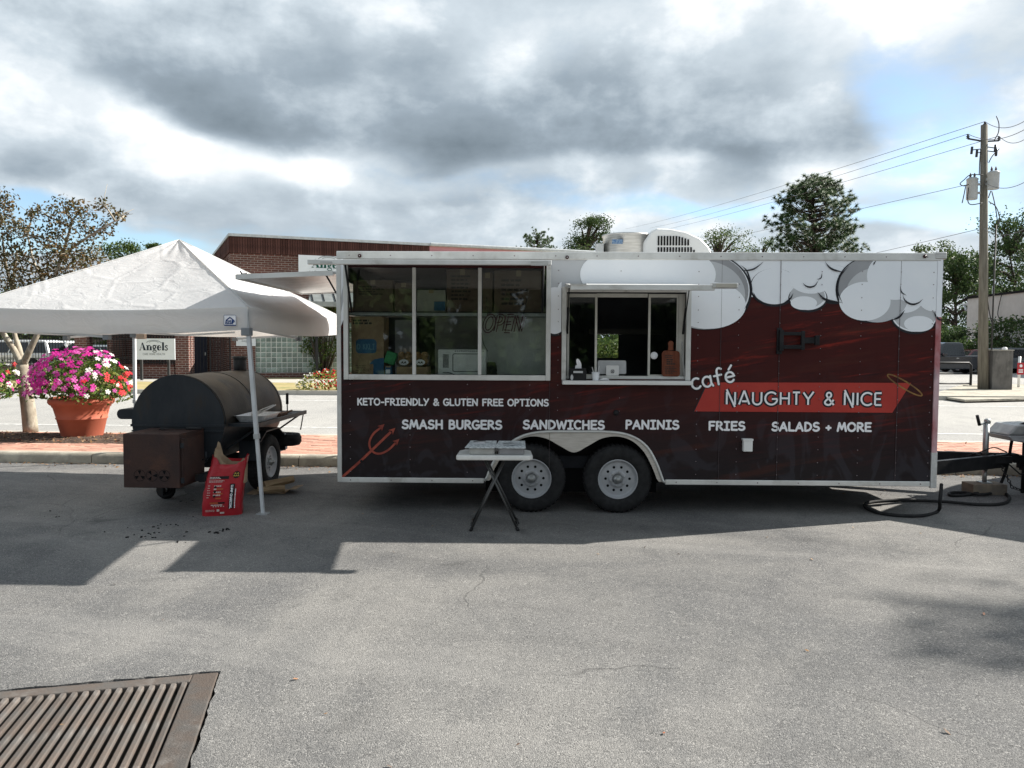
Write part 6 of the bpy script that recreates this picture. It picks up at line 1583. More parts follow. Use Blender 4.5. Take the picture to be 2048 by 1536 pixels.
M_pink = mat('pink_render', (.62, .30, .32), .85, c2=(.56, .26, .28), ns=1.5)
M_wsign = mat('sign_white', (.70, .74, .78), .5, c2=(.66, .70, .74), ns=2)
M_dgreen = mat('sign_dark_green', (.012, .085, .065), .6); M_signink = mat('sign_ink', (.02, .03, .045), .6); M_signgrey = mat('sign_grey_ink', (.30, .33, .36), .6)
BC = gr(463, 756, .15); fd = Vector((.941, .338, 0)).normalized(); sdv = Vector((-.338, .941, 0)).normalized()
BA = math.atan2(fd.y, fd.x); BH = at(463, 472, BC.y).z
BLD = thing('brick_building', 'dark brick building with soldier-course parapet and glass block wall across the street', 'building', BC, BA)
HH = BH - .15; LF = 9.25
# local: x along the front, y into the block, z up
gx0, gx1 = 1.05, 6.2; gz0, gz1 = .22, 2.60
fw = lambda a, b, d: (a, -d, b)
sheet([rect(0, LF, 0, HH - .75), rect(gx0, gx1, gz0, gz1)], fw).build('front_wall', M_brick, BLD)
SKW = -.10
mb = MB(); mb.add([(0, 0, 0), (44 * SKW, 44, 0), (44 * SKW, 44, HH - .75), (0, 0, HH - .75)], [(0, 1, 2, 3)]); mb.build('side_wall', M_brick, BLD)
mb = MB(); mb.add([(44 * SKW, 44, 0), (LF, 44, 0), (LF, 44, HH), (44 * SKW, 44, HH)], [(0, 1, 2, 3)]); mb.build('back_wall', M_brick, BLD)
mb = MB(); mb.box(.05, LF, .2, 44, HH - .4, HH - .3); mb.build('roof', mat('roof_felt', (.12, .12, .12), .9), BLD)
mb = MB(); mb.box(.02, LF, .02, .18, HH - .75, HH); mb.prism([(.02, .02), (.2, .02), (44 * SKW + .2, 44), (44 * SKW + .02, 44)], lambda a, b, d: (a, b, d), HH - .75, HH); mb.build('parapet_core', mat('mortar_bed', (.05, .035, .032), .9), BLD)
mb = MB(); mb.box(0, .088, -.03, .1, -.36, .36); sb0 = mb.build('soldier_brick', M_sold, BLD); me = sb0.data; bpy.data.objects.remove(sb0)
n = int(LF / .11)
for k in range(n):
    for z in (HH - .375,):
        o = bpy.data.objects.new('soldier_brick', me); COL.objects.link(o); o.parent = BLD; o.location = (k * .11 + .01, random.uniform(-.012, .008), z)
for k in range(70):
    o = bpy.data.objects.new('soldier_brick', me); COL.objects.link(o); o.parent = BLD; o.rotation_euler = (0, 0, RD(-90) - math.atan(SKW)); yb_ = .10 + k * .11 + .09; o.location = (random.uniform(-.008, .008) + SKW * yb_, yb_, HH - .375)
mb = MB(); mb.box(-.06, LF + .02, -.08, .2, HH, HH + .12); mb.prism([(-.06 + SKW * .2, .2), (.2 + SKW * .2, .2), (44 * SKW + .2, 44), (44 * SKW - .06, 44)], lambda a, b, d: (a, b, d), HH, HH + .12); mb.build('coping', M_coping, BLD, norm=True)
# side wall slots: shallow recesses between brick fins
mb = MB()
for k in range(9):
    y_ = .9 + k * 1.55; mb.box(-.14 + SKW * y_, .2 + SKW * y_, y_, y_ + .6, 0, HH - .9)
mb.build('brick_fins', M_brick, BLD)
mb = MB(); mb.box(-5.2, -.65, 6.0, 6.2, 0, 4.2); mb.box(-5.2, -5.0, 1.0, 6.0, 0, 3.4)
for k in range(5): mb.box(-4.6 + k * .75, -4.25 + k * .75, 5.86, 6.0, 0, 4.2)
mb.build('courtyard_wall', M_brick, BLD)
mb = MB(); mb.box(-2.2, -1.2, 5.80, 5.86, 0, 2.2); dr = mb.build('door', mat('dark_door', (.03, .032, .05), .5), BLD); mb = MB(); mb.box(-1.32, -1.27, 5.74, 5.80, .95, 1.1); mb.build('handle', M_chrome0, dr)
# glass blocks
M_gblock = mat('glass_block', (.27, .33, .31), .12, c2=(.16, .22, .20), ns=5, island=.3, spec=.6, bump=.4, bs=14, bd=.02)
M_mort = mat('white_mortar', (.62, .64, .62), .8)
mb = MB(); mb.box(gx0, gx1, .10, .2, gz0, gz1); mb.box(gx0 - .0, gx1, .08, .10, gz0, gz1); gw = mb.build('glass_block_wall', M_mort, BLD)
bs_ = .226; nxb, nzb = int((gx1 - gx0) / bs_), int((gz1 - gz0) / bs_); bs_x, bs_z = (gx1 - gx0) / nxb, (gz1 - gz0) / nzb
mb = MB(); s_ = .098
V = [(-bs_x / 2 + .017, 0, -bs_z / 2 + .017), (bs_x / 2 - .017, 0, -bs_z / 2 + .017), (bs_x / 2 - .017, 0, bs_z / 2 - .017), (-bs_x / 2 + .017, 0, bs_z / 2 - .017)]
V += [(x * .8, -.028, z * .8) for x, y, z in V]
mb.add(V, [(0, 1, 5, 4), (1, 2, 6, 5), (2, 3, 7, 6), (3, 0, 4, 7), (4, 5, 6, 7)]); g0 = mb.build('glass_block', M_gblock, gw); me = g0.data; bpy.data.objects.remove(g0)
for i in range(nxb):
    for j in range(nzb):
        o = bpy.data.objects.new('glass_block', me); COL.objects.link(o); o.parent = gw; o.location = (gx0 + (i + .5) * bs_x, .079, gz0 + (j + .5) * bs_z)
# porch roof of standing-seam metal
mb = MB(); px0, px1 = 3.3, 9.2; zp = at(630, 607, BC.y + 1.5).z - .15
mb.add([(px0, -1.7, zp), (px1, -1.7, zp), (px1, 0, zp + .75), (px0 + .3, 0, zp + .75), (px0, -1.7, zp - .22), (px1, -1.7, zp - .22), (px1, 0, zp - .22), (px0, 0, zp - .22)], [(0, 1, 2, 3), (0, 4, 5, 1), (4, 7, 6, 5), (0, 3, 7, 4)])
pr = mb.build('porch_roof', mat('weathered_metal_roof', (.25, .27, .27), .5, .3, c2=(.19, .21, .21), ns=2), BLD)
for k in range(12):
    x = px0 + .2 + k * .5
    mb = MB(); mb.bar((x, -1.7, zp + .02), (x + .02, 0, zp + .77), .03, .06); mb.build('seam', M_black, pr, norm=True)
mb = MB()
for x in (px0 + .3, px1 - .3): mb.box(x, x + .12, -1.6, -1.48, 0, zp - .2)
mb.build('porch_post', M_black, BLD)

# serif wordmark used on three signs: thick and thin strokes
def wordmark(mb, x0, h, fn, d, k=1.0):
    """the word Angels in a high-contrast serif; h = cap height; returns its width"""
    x = x0; T, t_ = .25 * h, .08 * h
    def V_(a, z0, z1, w=T): mb.flat(rect(a, a + w, z0, z1), fn, d)
    def srf(a, z, w): mb.flat(rect(a, a + w, z, z + t_), fn, d + .0004)
    # A
    mb.flat([(x + .05 * h, 0), (x + .10 * h, 0), (x + .40 * h, h), (x + .34 * h, h)], fn, d); mb.flat([(x + .31 * h, h), (x + .46 * h, h), (x + .84 * h, 0), (x + .55 * h, 0)], fn, d + .0003); mb.flat(rect(x + .18 * h, x + .58 * h, .28 * h, .33 * h), fn, d + .0006); srf(x - .04 * h, 0, .24 * h); srf(x + .50 * h, 0, .38 * h); x += .90 * h
    xh = .66 * h
    V_(x + .06 * h, 0, xh); srf(x, 0, .32 * h); srf(x, xh - t_, .12 * h); mb.ribbon([(x + .22 * h, xh * .72)] + [(x + .40 * h + .16 * h * cos(RD(a)), xh * .74 + .24 * xh * sin(RD(a))) for a in (150, 110, 70, 30)], t_ * 1.3, fn, d + .0003, cap=False); V_(x + .46 * h, 0, xh * .80); srf(x + .38 * h, 0, .34 * h); x += .78 * h       # n
    mb.ribbon(ell(x + .28 * h, xh * .68, .17 * h, .30 * xh, 24), .15 * h, fn, d, closed=True); mb.ribbon([(x + .40 * h, xh * .92), (x + .52 * h, xh * 1.02), (x + .58 * h, xh * .95)], .07 * h, fn, d + .0004, cap=False); mb.ribbon(ell(x + .30 * h, -.12 * h, .24 * h, .13 * h, 24), .08 * h, fn, d + .0002, closed=True); mb.ribbon([(x + .16 * h, xh * .38), (x + .12 * h, .16 * h), (x + .3 * h, .08 * h), (x + .5 * h, .02 * h)], .10 * h, fn, d + .0006, cap=False); x += .64 * h   # g
    mb.ribbon([(x + .08 * h, xh * .52), (x + .50 * h, xh * .52)] + [(x + .29 * h + .21 * h * cos(RD(a)), xh * .5 + .46 * xh * sin(RD(a))) for a in range(20, 330, 22)], .085 * h, fn, d, cap=False); mb.ribbon([(x + .29 * h + .2 * h * cos(RD(a)), xh * .5 + .44 * xh * sin(RD(a))) for a in range(110, 260, 20)], .23 * h, fn, d + .0005, cap=False); x += .60 * h   # e
    V_(x + .06 * h, 0, h * 1.06); srf(x, 0, .32 * h); srf(x, h * 1.06 - t_, .12 * h); x += .38 * h     # l
    mb.ribbon([(x + .40 * h, xh * .82), (x + .30 * h, xh * .97), (x + .16 * h, xh * .92), (x + .10 * h, xh * .74), (x + .2 * h, xh * .58), (x + .34 * h, xh * .42), (x + .38 * h, xh * .22), (x + .26 * h, xh * .04), (x + .1 * h, xh * .06), (x + .03 * h, xh * .22)], .12 * h, fn, d, cap=False); x += .46 * h     # s
    return x - x0
WM = 3.76
def signboard(parent, w, h, fn, m_word, wf=.72, up=.38, bar_=True, sub=True):
    """white panel with the wordmark and a small line under it; fn(a, b, d) puts it in place"""
    mb = MB(); mb.prism(rect(0, w, 0, h), fn, -.04, 0); p = mb.build('panel', M_wsign, parent, norm=True)
    ch_ = w * wf / WM; x = (w - ch_ * WM) / 2
    mb = MB(); wordmark(mb, x, ch_, lambda a, b, d: fn(a, b + h * up, d), .004); mb.build('wordmark', m_word, parent)
    mb = MB(); mb.ribbon([(w * .5 + w * .17 * cos(RD(a)), h * up + ch_ * .95 + w * .065 * sin(RD(a))) for a in range(10, 175, 12)], ch_ * .1, fn, .003); mb.ribbon([(w * .5 + w * .11 * cos(RD(a)), h * up + ch_ * 1.0 + w * .035 * sin(RD(a))) for a in range(10, 175, 15)], ch_ * .08, fn, .003); mb.build('wing_emblem', M_signgrey, parent)
    return ch_, x
# sign on the facade
ca = at(597, 546, BC.y + 1.0); loc = Matrix.Rotation(-BA, 4, 'Z') @ (ca - BC)
SG = thing('facade_sign', 'white Angels sign with green lettering high on the brick facade', 'sign', BC + fd * (loc.x) + Vector((0, 0, 0)) + Vector((0, 0, ca.z - BC.z)) - sdv * .06, BA)
ch_, x = signboard(SG, 2.75, .84, fw, M_dgreen, .56, .32)
mb = MB(); letter(mb, 'HOME HEALTH', .5, 2.4, .04, .08, .02, fw, .004); mb.build('lettering', M_signgrey, SG)
# small sign on the pier right of the gate
mb = MB(); pz = at(480, 692, BC.y).z - .15
SP = thing('pier_sign', 'small white sign on the brick beside the glass block wall', 'sign', BC + fd * (.22) + Vector((0, 0, pz)) - sdv * .05, BA)
signboard(SP, .85, .42, fw, M_signgrey, .5, .45)
# pink end of the block
PK = thing('pink_building', 'pink rendered building with pale coping beyond the trailer roof', 'building', BC + fd * (LF + .02), BA)
mb = MB(); mb.box(0, 9.0, .0, 20, 0, HH - .02); mb.build('wall', M_pink, PK)
mb = MB(); mb.box(0, 9.1, -.12, 20.1, HH - .02, HH + .16); mb.build('coping', M_coping, PK, bevel=.05)
mb = MB(); mb.box(.0, 9.02, -.06, .0, HH - .32, HH - .26); mb.build('band', mat('pink_band', (.55, .22, .24), .8), PK)
for k in range(5):
    mb = MB(); x = .8 + 1.7 * k; mb.box(x, x + 1.1, -.03, .0, 1.0, 2.6); w_ = mb.build('window', M_coping, PK); mb = MB(); mb.box(x + .07, x + 1.03, -.04, -.031, 1.07, 2.53); mb.build('pane', mat('dark_pane', (.03, .04, .05), .1, spec=.5), w_)

# ---------------- garden wall with iron fence
wl = gr(300, 757, .15); FY = wl.y
def pier(u0, u1, y, vtop, label):
    a, b = at(u0, 740, y), at(u1, 740, y); w = b.x - a.x; h = at((u0 + u1) / 2, vtop, y).z - .15
    t = thing('brick_pier', label, 'pier', ((a.x + b.x) / 2, y + w / 2, .15)); mb = MB(); mb.box(-w / 2, w / 2, -w / 2, w / 2, 0, h - .1); mb.build('shaft', M_brick, t)
    mb = MB()
    mb.box(-w / 2 - .04, w / 2 + .04, -w / 2 - .04, w / 2 + .04, h - .1, h + .02); mb.build('cap', M_sold, t); return t
pier(351, 378, FY - .3, 652, 'square brick pier right of the white Angels lawn sign')
pier(150, 174, FY - .25, 655, 'square brick pier behind the magenta flowers, left of the fence gap')
def fence(u0, u1, label, seed):
    a, b = at(u0, 740, FY), at(u1, 740, FY); L = b.x - a.x; zt = at(u0, 668, FY).z - .15; zw = at(u0, 728, FY).z - .15
    t = thing('iron_fence', label, 'fence', (a.x, FY, .15), 0, 'iron fences on the garden wall'); mb = MB(); mb.box(0, L, -.11, .11, 0, zw - .06); mb.build('brick_base', M_brick, t); mb = MB(); mb.box(-.01, L + .01, -.15, .15, zw - .06, zw); mb.build('base_coping', M_sold, t)
    mb = MB()
    for z in (zw + .08, zw + .28, zt - .22, zt - .04): mb.box(0, L, -.02, .02, z - .018, z + .018)
    mb.build('rail', M_black, t)
    mb = MB(); mb.box(-.009, .009, -.009, .009, zw, zt); mb.add([(-.016, 0, zt), (.016, 0, zt), (0, 0, zt + .07)], [(0, 1, 2)]); p0 = mb.build('picket', M_black, t); me = p0.data
    n = int(L / .125); p0.location = (.06, 0, 0)
    for k in range(1, n): o = bpy.data.objects.new('picket', me); COL.objects.link(o); o.parent = t; o.location = (.06 + k * L / n, 0, 0)
    mb = MB()
    for k in range(n):
        x = .06 + (k + .5) * L / n
        for z in (zw + .18, zt - .13): mb.tube([(x + .055 * cos(2 * pi * j / 8), 0, z + .055 * sin(2 * pi * j / 8)) for j in range(8)], .009, 4, closed=True)
    kind(mb.build('ring_ornament', M_black, t), 'stuff')
fence(-140, 149, 'black iron fence on a low brick wall in front of the parked white cars', 1)
fence(175, 351, 'black iron fence on a low brick wall behind the white Angels lawn sign', 2)
# entrance gate between pier and building
ga = at(380, 750, FY - .1); gb = at(462, 750, FY + .4)
t = thing('iron_gate', 'dark iron entrance gate between the brick pier and the building', 'gate', (ga.x, ga.y, .15), math.atan2(gb.y - ga.y, gb.x - ga.x)); Lg = (gb - ga).length
mb = MB(); mb.box(0, .06, -.03, .03, 0, 2.3); mb.box(Lg - .06, Lg, -.03, .03, 0, 2.3); mb.box(0, Lg, -.02, .02, .1, .16); mb.box(0, Lg, -.02, .02, 2.2, 2.26); mb.box(Lg / 2 - .03, Lg / 2 + .03, -.025, .025, 0, 2.3); mb.build('gate_frame', M_black, t)
mb = MB(); mb.box(-.01, .01, -.01, .01, .1, 2.2); p0 = mb.build('picket', M_black, t); me = p0.data; p0.location = (.16, 0, 0)
for k in range(1, int(Lg / .14) - 1): o = bpy.data.objects.new('picket', me); COL.objects.link(o); o.parent = t; o.location = (.16 + k * .14, 0, 0)
# lawn sign
sa = at(266, 719, FY - 1.6); sb_ = at(350, 719, FY - 1.6); sh_ = at(300, 677, FY - 1.6).z - sa.z; sw_ = sb_.x - sa.x
LS = thing('lawn_sign', 'white Angels Care Home Health sign on posts before the iron fence', 'sign', (sa.x, sa.y, .15)); zb = sa.z - .15
fl = lambda a, b, d: (a, -d, zb + b)
ch_, x = signboard(LS, sw_, sh_, fl, M_signink, .68, .44)
mb = MB(); letter(mb, 'CARE HOME HEALTH', sw_ * .24, sw_ * .76, sh_ * .22, sh_ * .085, .014, fl, .004); mb.build('lettering', M_signgrey, LS)
mb = MB(); mb.box(sw_ * .15, sw_ * .15 + .09, .05, .14, 0, zb + sh_); mb.box(sw_ * .85 - .09, sw_ * .85, .05, .14, 0, zb + sh_); mb.build('post', mat('sign_post', (.05, .05, .05), .7), LS)

# ---------------- vehicles
M_tint = mat('tinted_glass', (.015, .02, .025), .06, spec=.6); M_lampr = mat('tail_lamp', (.45, .02, .02), .2); M_lampw = mat('head_lamp', (.7, .7, .68), .15); M_chrome = mat('bright_trim', (.6, .6, .6), .2, .9)
def vehicle(loc, rz, paint, label, style='suv', L=4.8, Wv=1.9, Hv=1.75, group=None, name='parked_car', cat='car'):
    """x forward, y to the left; body, cabin, glass, lamps, wheels"""
    t = thing(name, label, cat, loc, rz, group); R_ = .36; wb0, wb1 = -L * .30, L * .30
    zb, zs_, zr = .30, Hv * .58, Hv
    def arch(cx): return [(cx + (R_ + .07) * cos(a), .33 + (R_ + .07) * sin(a)) for a in [RD(180 - 180 * i / 10) for i in range(11)]]
    hood = zs_ - .06
    low = [(-L / 2 + .03, zb + .1)] + [(wb0 - R_ - .07, zb)] + arch(wb0)[1:-1] + [(wb0 + R_ + .07, zb), (wb1 - R_ - .07, zb)] + arch(wb1)[1:-1] + [(wb1 + R_ + .07, zb), (L / 2 - .04, zb + .08), (L / 2, zb + .35), (L / 2 - .05, hood - .14), (L / 2 - .30, hood - .04), (L * .20, hood + .02), (L * .16, zs_), (-L / 2 + .08, zs_), (-L / 2, zs_ - .2), (-L / 2 - .01, zb + .3)]
    sh = sheet([low], lambda a, b, d: (a, d, b), -Wv / 2); mb = MB(); mb.add(sh.v, sh.f); sh = sheet([low], lambda a, b, d: (a, d, b), Wv / 2); mb.add(sh.v, sh.f); k = len(low)
    V = [(a, -Wv / 2, b) for a, b in low] + [(a, Wv / 2, b) for a, b in low]; mb.add(V, [(i, (i + 1) % k, k + (i + 1) % k, k + i) for i in range(k)])
    bm_ = mb; body = mb.build('body', paint, t)
    me = body.data; bmm = bmesh.new(); bmm.from_mesh(me); bmesh.ops.remove_doubles(bmm, verts=bmm.verts[:], dist=.001); bmesh.ops.recalc_face_normals(bmm, faces=bmm.faces[:]); bmm.to_mesh(me); bmm.free()
    bv = body.modifiers.new('bevel', 'BEVEL'); bv.width = .05; bv.segments = 3; bv.limit_method = 'ANGLE'; bv.angle_limit = RD(40)
    if style == 'suv': cab = [(-L / 2 + .06, zs_ - .02), (-L / 2 + .32, zr - .06), (-L / 2 + .6, zr), (L * .02, zr), (L * .08, zr - .04), (L * .20, zs_ - .02)]
    elif style == 'pickup': cab = [(-L * .10, zs_ - .02), (-L * .08, zr - .05), (-L * .05, zr), (L * .10, zr), (L * .13, zr - .05), (L * .22, zs_ - .02)]
    else: cab = [(-L / 2 + .5, zs_ - .02), (-L * .22, zr - .04), (-L * .16, zr), (L * .04, zr), (L * .08, zr - .03), (L * .22, zs_ - .02)]
    wi = Wv / 2 - .04; wt_ = Wv / 2 - .20; n = len(cab)
    yy = lambda z: wi + (wt_ - wi) * (z - zs_) / (zr - zs_)
    mb = MB(); mb.add([(a, -yy(b), b) for a, b in cab] + [(a, yy(b), b) for a, b in cab], [tuple(range(n)), tuple(reversed(range(n, 2 * n)))] + [(i, n + i, n + (i + 1) % n, (i + 1) % n) for i in range(n)]); mb.build('cabin', paint, t, norm=True, bevel=.05)
    zl, zh = zs_ + .05, zr - .12
    def edge(z, back):
        i = [(cab[0], cab[1])] if back else [(cab[-1], cab[-2])]
        (a0, b0), (a1, b1) = i[0]; return a0 + (a1 - a0) * (z - b0) / (b1 - b0)
    xa0, xa1, xb0, xb1 = edge(zl, 1) + .12, edge(zh, 1) + .10, edge(zl, 0) - .12, edge(zh, 0) - .10
    nwin = 1 if style == 'pickup' else 3
    for s in (-1, 1):
        for k in range(nwin):
            q0, q1 = k / nwin + .012, (k + 1) / nwin - .012
            P = [(xa0 + (xb0 - xa0) * q0, zl), (xa0 + (xb0 - xa0) * q1, zl), (xa1 + (xb1 - xa1) * q1, zh), (xa1 + (xb1 - xa1) * q0, zh)]
            mb = MB(); mb.add([(a, s * (yy(b) + .006), b) for a, b in P] + [(a, s * (yy(b) - .02), b) for a, b in P], [(0, 1, 2, 3), (0, 1, 5, 4), (1, 2, 6, 5), (2, 3, 7, 6), (3, 0, 4, 7)]); mb.build('side_window', M_tint, t)
    for bk, nm in ((1, 'rear_window'), (0, 'windscreen')):
        o_ = -.012 if bk else .012
        mb = MB(); mb.add([(edge(zl, bk) + o_, -yy(zl) + .12, zl), (edge(zl, bk) + o_, yy(zl) - .12, zl), (edge(zh, bk) + o_, yy(zh) - .08, zh), (edge(zh, bk) + o_, -yy(zh) + .08, zh)], [(0, 1, 2, 3)]); mb.build(nm, M_tint, t)
    for s in (-1, 1):
        mb = MB(); mb.box(-L / 2 - .03, -L / 2 + .06, s * (Wv / 2 - .12) - .10, s * (Wv / 2 - .12) + .10, zs_ - .38, zs_ - .1); mb.build('tail_lamp', M_lampr, t, bevel=.02)
        mb = MB(); mb.box(L / 2 - .12, L / 2 - .005, s * (Wv / 2 - .22) - .19, s * (Wv / 2 - .22) + .19, hood - .32, hood - .16); mb.build('headlight', M_lampw, t, bevel=.02)
        mb = MB(); mb.box(L * .12, L * .17, s * (Wv / 2 + .07) - .1, s * (Wv / 2 + .07) + .1, zs_ + .02, zs_ + .16); mb.build('door_mirror', paint, t, bevel=.03)
        for cx in (wb0, wb1): wheel_geo(t, R_, .22, .22, 6, loc=(cx, s * (Wv / 2 - .01), R_), rz=0 if s < 0 else pi)
        mb = MB()
        for x in ((-L * .02, -L * .22) if style != 'pickup' else (-L * .02,)): mb.box(x, x + .16, s * (Wv / 2) - .012, s * (Wv / 2) + .018, zs_ - .16, zs_ - .12)
        mb.build('door_handle', M_chrome, t)
    mb = MB(); mb.box(-L / 2 - .06, -L / 2 + .1, -Wv / 2 + .08, Wv / 2 - .08, zb + .08, zb + .28); mb.box(L / 2 - .08, L / 2 + .05, -Wv / 2 + .1, Wv / 2 - .1, zb + .02, zb + .22); mb.build('bumper', M_black if style != 'suv' else paint, t, bevel=.03)
    mb = MB(); mb.box(L / 2 - .06, L / 2 + .012, -.45, .45, zb + .3, hood - .18); mb.build('grille', M_black, t)
    if style == 'pickup':
        mb = MB(); mb.box(-L / 2 + .12, -L * .11, -Wv / 2 + .1, Wv / 2 - .1, zs_ + .0005, zs_ + .006); mb.build('bed_cover', M_black, t)
    return t
M_white = mat('white_car_paint', (.72, .73, .74), .22, coat=.6); M_navyp = mat('dark_car_paint', (.014, .018, .026), .18, coat=.6, spec=.5); M_maroonp = mat('maroon_car_paint', (.10, .012, .018), .2, coat=.6, spec=.5); M_greyp = mat('grey_car_paint', (.12, .13, .14), .25, coat=.5)
def park(u, y, v=None): p = at(u, 700, y); return (p.x, y, .14)
vehicle(park(30, 41), RD(180), M_white, 'white estate car parked behind the iron fence, leftmost in view', 'suv', 4.9, 1.9, 1.72, 'white cars behind the fence')
vehicle(park(118, 46), RD(150), M_white, 'white car parked behind the fence, partly hidden by the brick pier', 'suv', 4.7, 1.88, 1.70, 'white cars behind the fence')
vehicle(park(192, 52), RD(185), M_white, 'white low car parked behind the fence, right of the brick pier', 'sedan', 4.6, 1.85, 1.45, 'white cars behind the fence')
vehicle((*park(1895, 47)[:2], .10), RD(182), M_navyp, 'dark pickup truck parked right of the trailer end', 'pickup', 5.6, 1.98, 1.9, None, 'pickup_truck', 'truck')
vehicle((*park(1948, 50)[:2], .10), RD(175), M_maroonp, 'dark red car parked behind the utility pole', 'sedan', 4.6, 1.85, 1.48)
vehicle((*park(1998, 49)[:2], .10), RD(176), M_greyp, 'grey car parked between the utility pole and the grey cabinet', 'suv', 4.6, 1.85, 1.6)
# vehicle hitched to the trailer, standing right of the picture
hv = vehicle((8.53, 9.53, 0), RD(43), M_navyp, 'dark tow vehicle hitched to the trailer at the right edge', 'suv', 5.4, 2.05, 1.95, None, 'tow_vehicle', 'car')
mb = MB(); cp = TW(CX + .2, 1.28, ZD); q = hv.matrix_basis.inverted() if False else (Matrix.Translation((8.53, 9.53, 0)) @ Matrix.Rotation(RD(43), 4, 'Z')).inverted()
c_ = q @ cp; mb.bar((c_.x + .1, c_.y, ZD - .05), (-2.6, 0, ZD - .02), .09, .07); mb.lathe([(.03, ZD - .05), (.03, ZD + .01), (.035, ZD + .03), (.001, ZD + .05)], 12, Matrix.Translation((c_.x, c_.y, 0))); mb.build('tow_hitch', M_black, hv, norm=True)

# ---------------- utility pole, wires, cabinet, marker, rail
UP = gr(1966, 779, .1); zt = at(1968, 250, UP.y).z
M_wood = mat('grey_weathered_wood', (.20, .185, .155), .9, c2=(.13, .12, .10), ns=3, stretch=(6, 6, .4), bump=.6, bs=12)
T = thing('utility_pole', 'tall grey wooden utility pole with two transformers right of the trailer', 'pole', (UP.x, UP.y, .1))
px = lambda u, v: at(u, v, UP.y) - Vector((UP.x, UP.y, .1))
mb = MB(); mb.tube([(0, 0, 0), px(1966, 560) * Vector((1, 0, 1)) if False else (px(1967, 520).x, 0, px(1967, 520).z), (px(1968.5, 250).x, 0, px(1968, 250).z)], [.19, .15, .115], 14); mb.build('shaft', M_wood, T)
M_tf = mat('transformer_grey', (.42, .44, .45), .5, c2=(.36, .38, .39), ns=3)
for u0, u1, v0, v1, dy in ((1933, 1955, 358, 399, 0), (1962, 1984, 350, 383, -.42)):
    a, b = px(u0, v1), px(u1, v0); c_ = (a.x + b.x) / 2; r_ = (b.x - a.x) / 2
    mb = MB(); mb.lathe([(.001, a.z), (r_ * .95, a.z), (r_, a.z + .03), (r_, b.z - .05), (r_ * 1.06, b.z - .04), (r_ * 1.06, b.z), (r_ * .7, b.z + .05), (.001, b.z + .07)], 20, Matrix.Translation((c_, dy, 0))); tf = mb.build('transformer', M_tf, T)
    mb = MB()
    for s in (-.4, .4): mb.lathe([(.035, 0), (.045, .03), (.03, .06), (.045, .09), (.03, .12), (.02, .18), (.001, .2)], 10, Matrix.Translation((c_ + s * r_, dy, b.z + .03)))
    mb.build('bushing', mat('brown_porcelain', (.10, .07, .06), .3), tf)
    mb = MB(); mb.bar((c_, dy, b.z - .2), (px(1967, 370).x, 0, b.z - .2), .06, .08); mb.bar((c_, dy, a.z + .25), (px(1967, 370).x, 0, a.z + .25), .06, .08); mb.build('bracket', M_tf, tf, norm=True)
def ins(mb, p): mb.lathe([(.03, 0), (.07, .02), (.03, .05), (.07, .08), (.03, .12), (.045, .15), (.001, .17)], 10, Matrix.Translation(p))
mb = MB(); tips_ = [px(1970, 247), px(1936, 272), px(1998, 276)]
for p in tips_: ins(mb, (p.x, 0, p.z - .1))
mb.bar((px(1968, 290).x, 0, px(1968, 283).z), (tips_[1].x, 0, tips_[1].z - .1), .05); mb.bar((px(1968, 290).x, 0, px(1968, 283).z), (tips_[2].x, 0, tips_[2].z - .1), .05)
for u, v in ((1943, 300), (1953, 306), (1990, 296), (1992, 304)): q = px(u, v); mb.tube([(q.x, 0, q.z - .15), (q.x + .02, 0, q.z + .12)], .045, 8); mb.bar((q.x, 0, q.z), (px(1968, v).x, 0, q.z + .05), .03)
mb.build('insulators', mat('dark_insulator', (.05, .05, .055), .4), T)
mb = MB(); wz = lambda *uv: [(px(u, v).x, -.2, px(u, v).z) for u, v in uv]
for seq in (((1986, 235), (1991, 250), (1990, 268), (1982, 283)), ((1955, 300), (1953, 325), (1952, 352)), ((1992, 300), (1978, 315), (1971, 328)), ((1960, 352), (1935, 352), (1922, 362), (1914, 370), (1922, 374), (1931, 371)), ((1925, 375), (1921, 395), (1918, 408)), ((1931, 377), (1929, 400), (1935, 411), (1958, 408)), ((1975, 384), (1970, 398)), ((1977, 384), (1984, 415), (1989, 450)), ((1971, 405), (1985, 415), (1992, 435), (1990, 450))): mb.tube(smoothpts(wz(*seq), 5), .018, 5)
mb.tube([(.24, -.05, .0), (.24, -.05, px(1974, 450).z)], .03, 8); mb.build('pole_wiring', mat('pole_cable', (.05, .05, .05), .6), T)
# spans run away to the left and towards the camera on the right
WR = thing('power_lines', 'overhead power lines running from the utility pole across the sky', 'power line', (UP.x, UP.y, .1)); M_wire = mat('wire_grey', (.12, .12, .13), .6)
for (u0, v0), (u1, v1), y1, (u2, v2) in (((1970, 243), (1250, 458), 120, (2075, 223)), ((1936, 268), (1300, 456), 118, (2075, 243)), ((1998, 272), (1275, 470), 116, (2075, 256)), ((1966, 362), (1200, 520), 118, (2075, 347)), ((1966, 456), (1450, 560), 112, (2075, 440))):
    a = at(u0, v0, UP.y); b = at(u1, v1, y1); c_ = at(u2, v2, UP.y - 6); o_ = Vector((UP.x, UP.y, .1))
    mb = MB()
    for p, q in ((a, b), (a, c_)):
        pts = [p.lerp(q, i / 16) - Vector((0, 0, 4 * .35 * (i / 16) * (1 - i / 16))) - o_ for i in range(17)]; mb.tube(pts, .011, 5)
    mb.build('wire', M_wire, WR)
cb = gr(2004, 780, .1); w_ = (at(2024, 740, cb.y).x - at(1985, 740, cb.y).x); hc = at(2004, 701, cb.y).z - .1
t = thing('utility_cabinet', 'weathered grey utility cabinet standing right of the utility pole', 'cabinet', (cb.x, cb.y, .1), RD(-4))
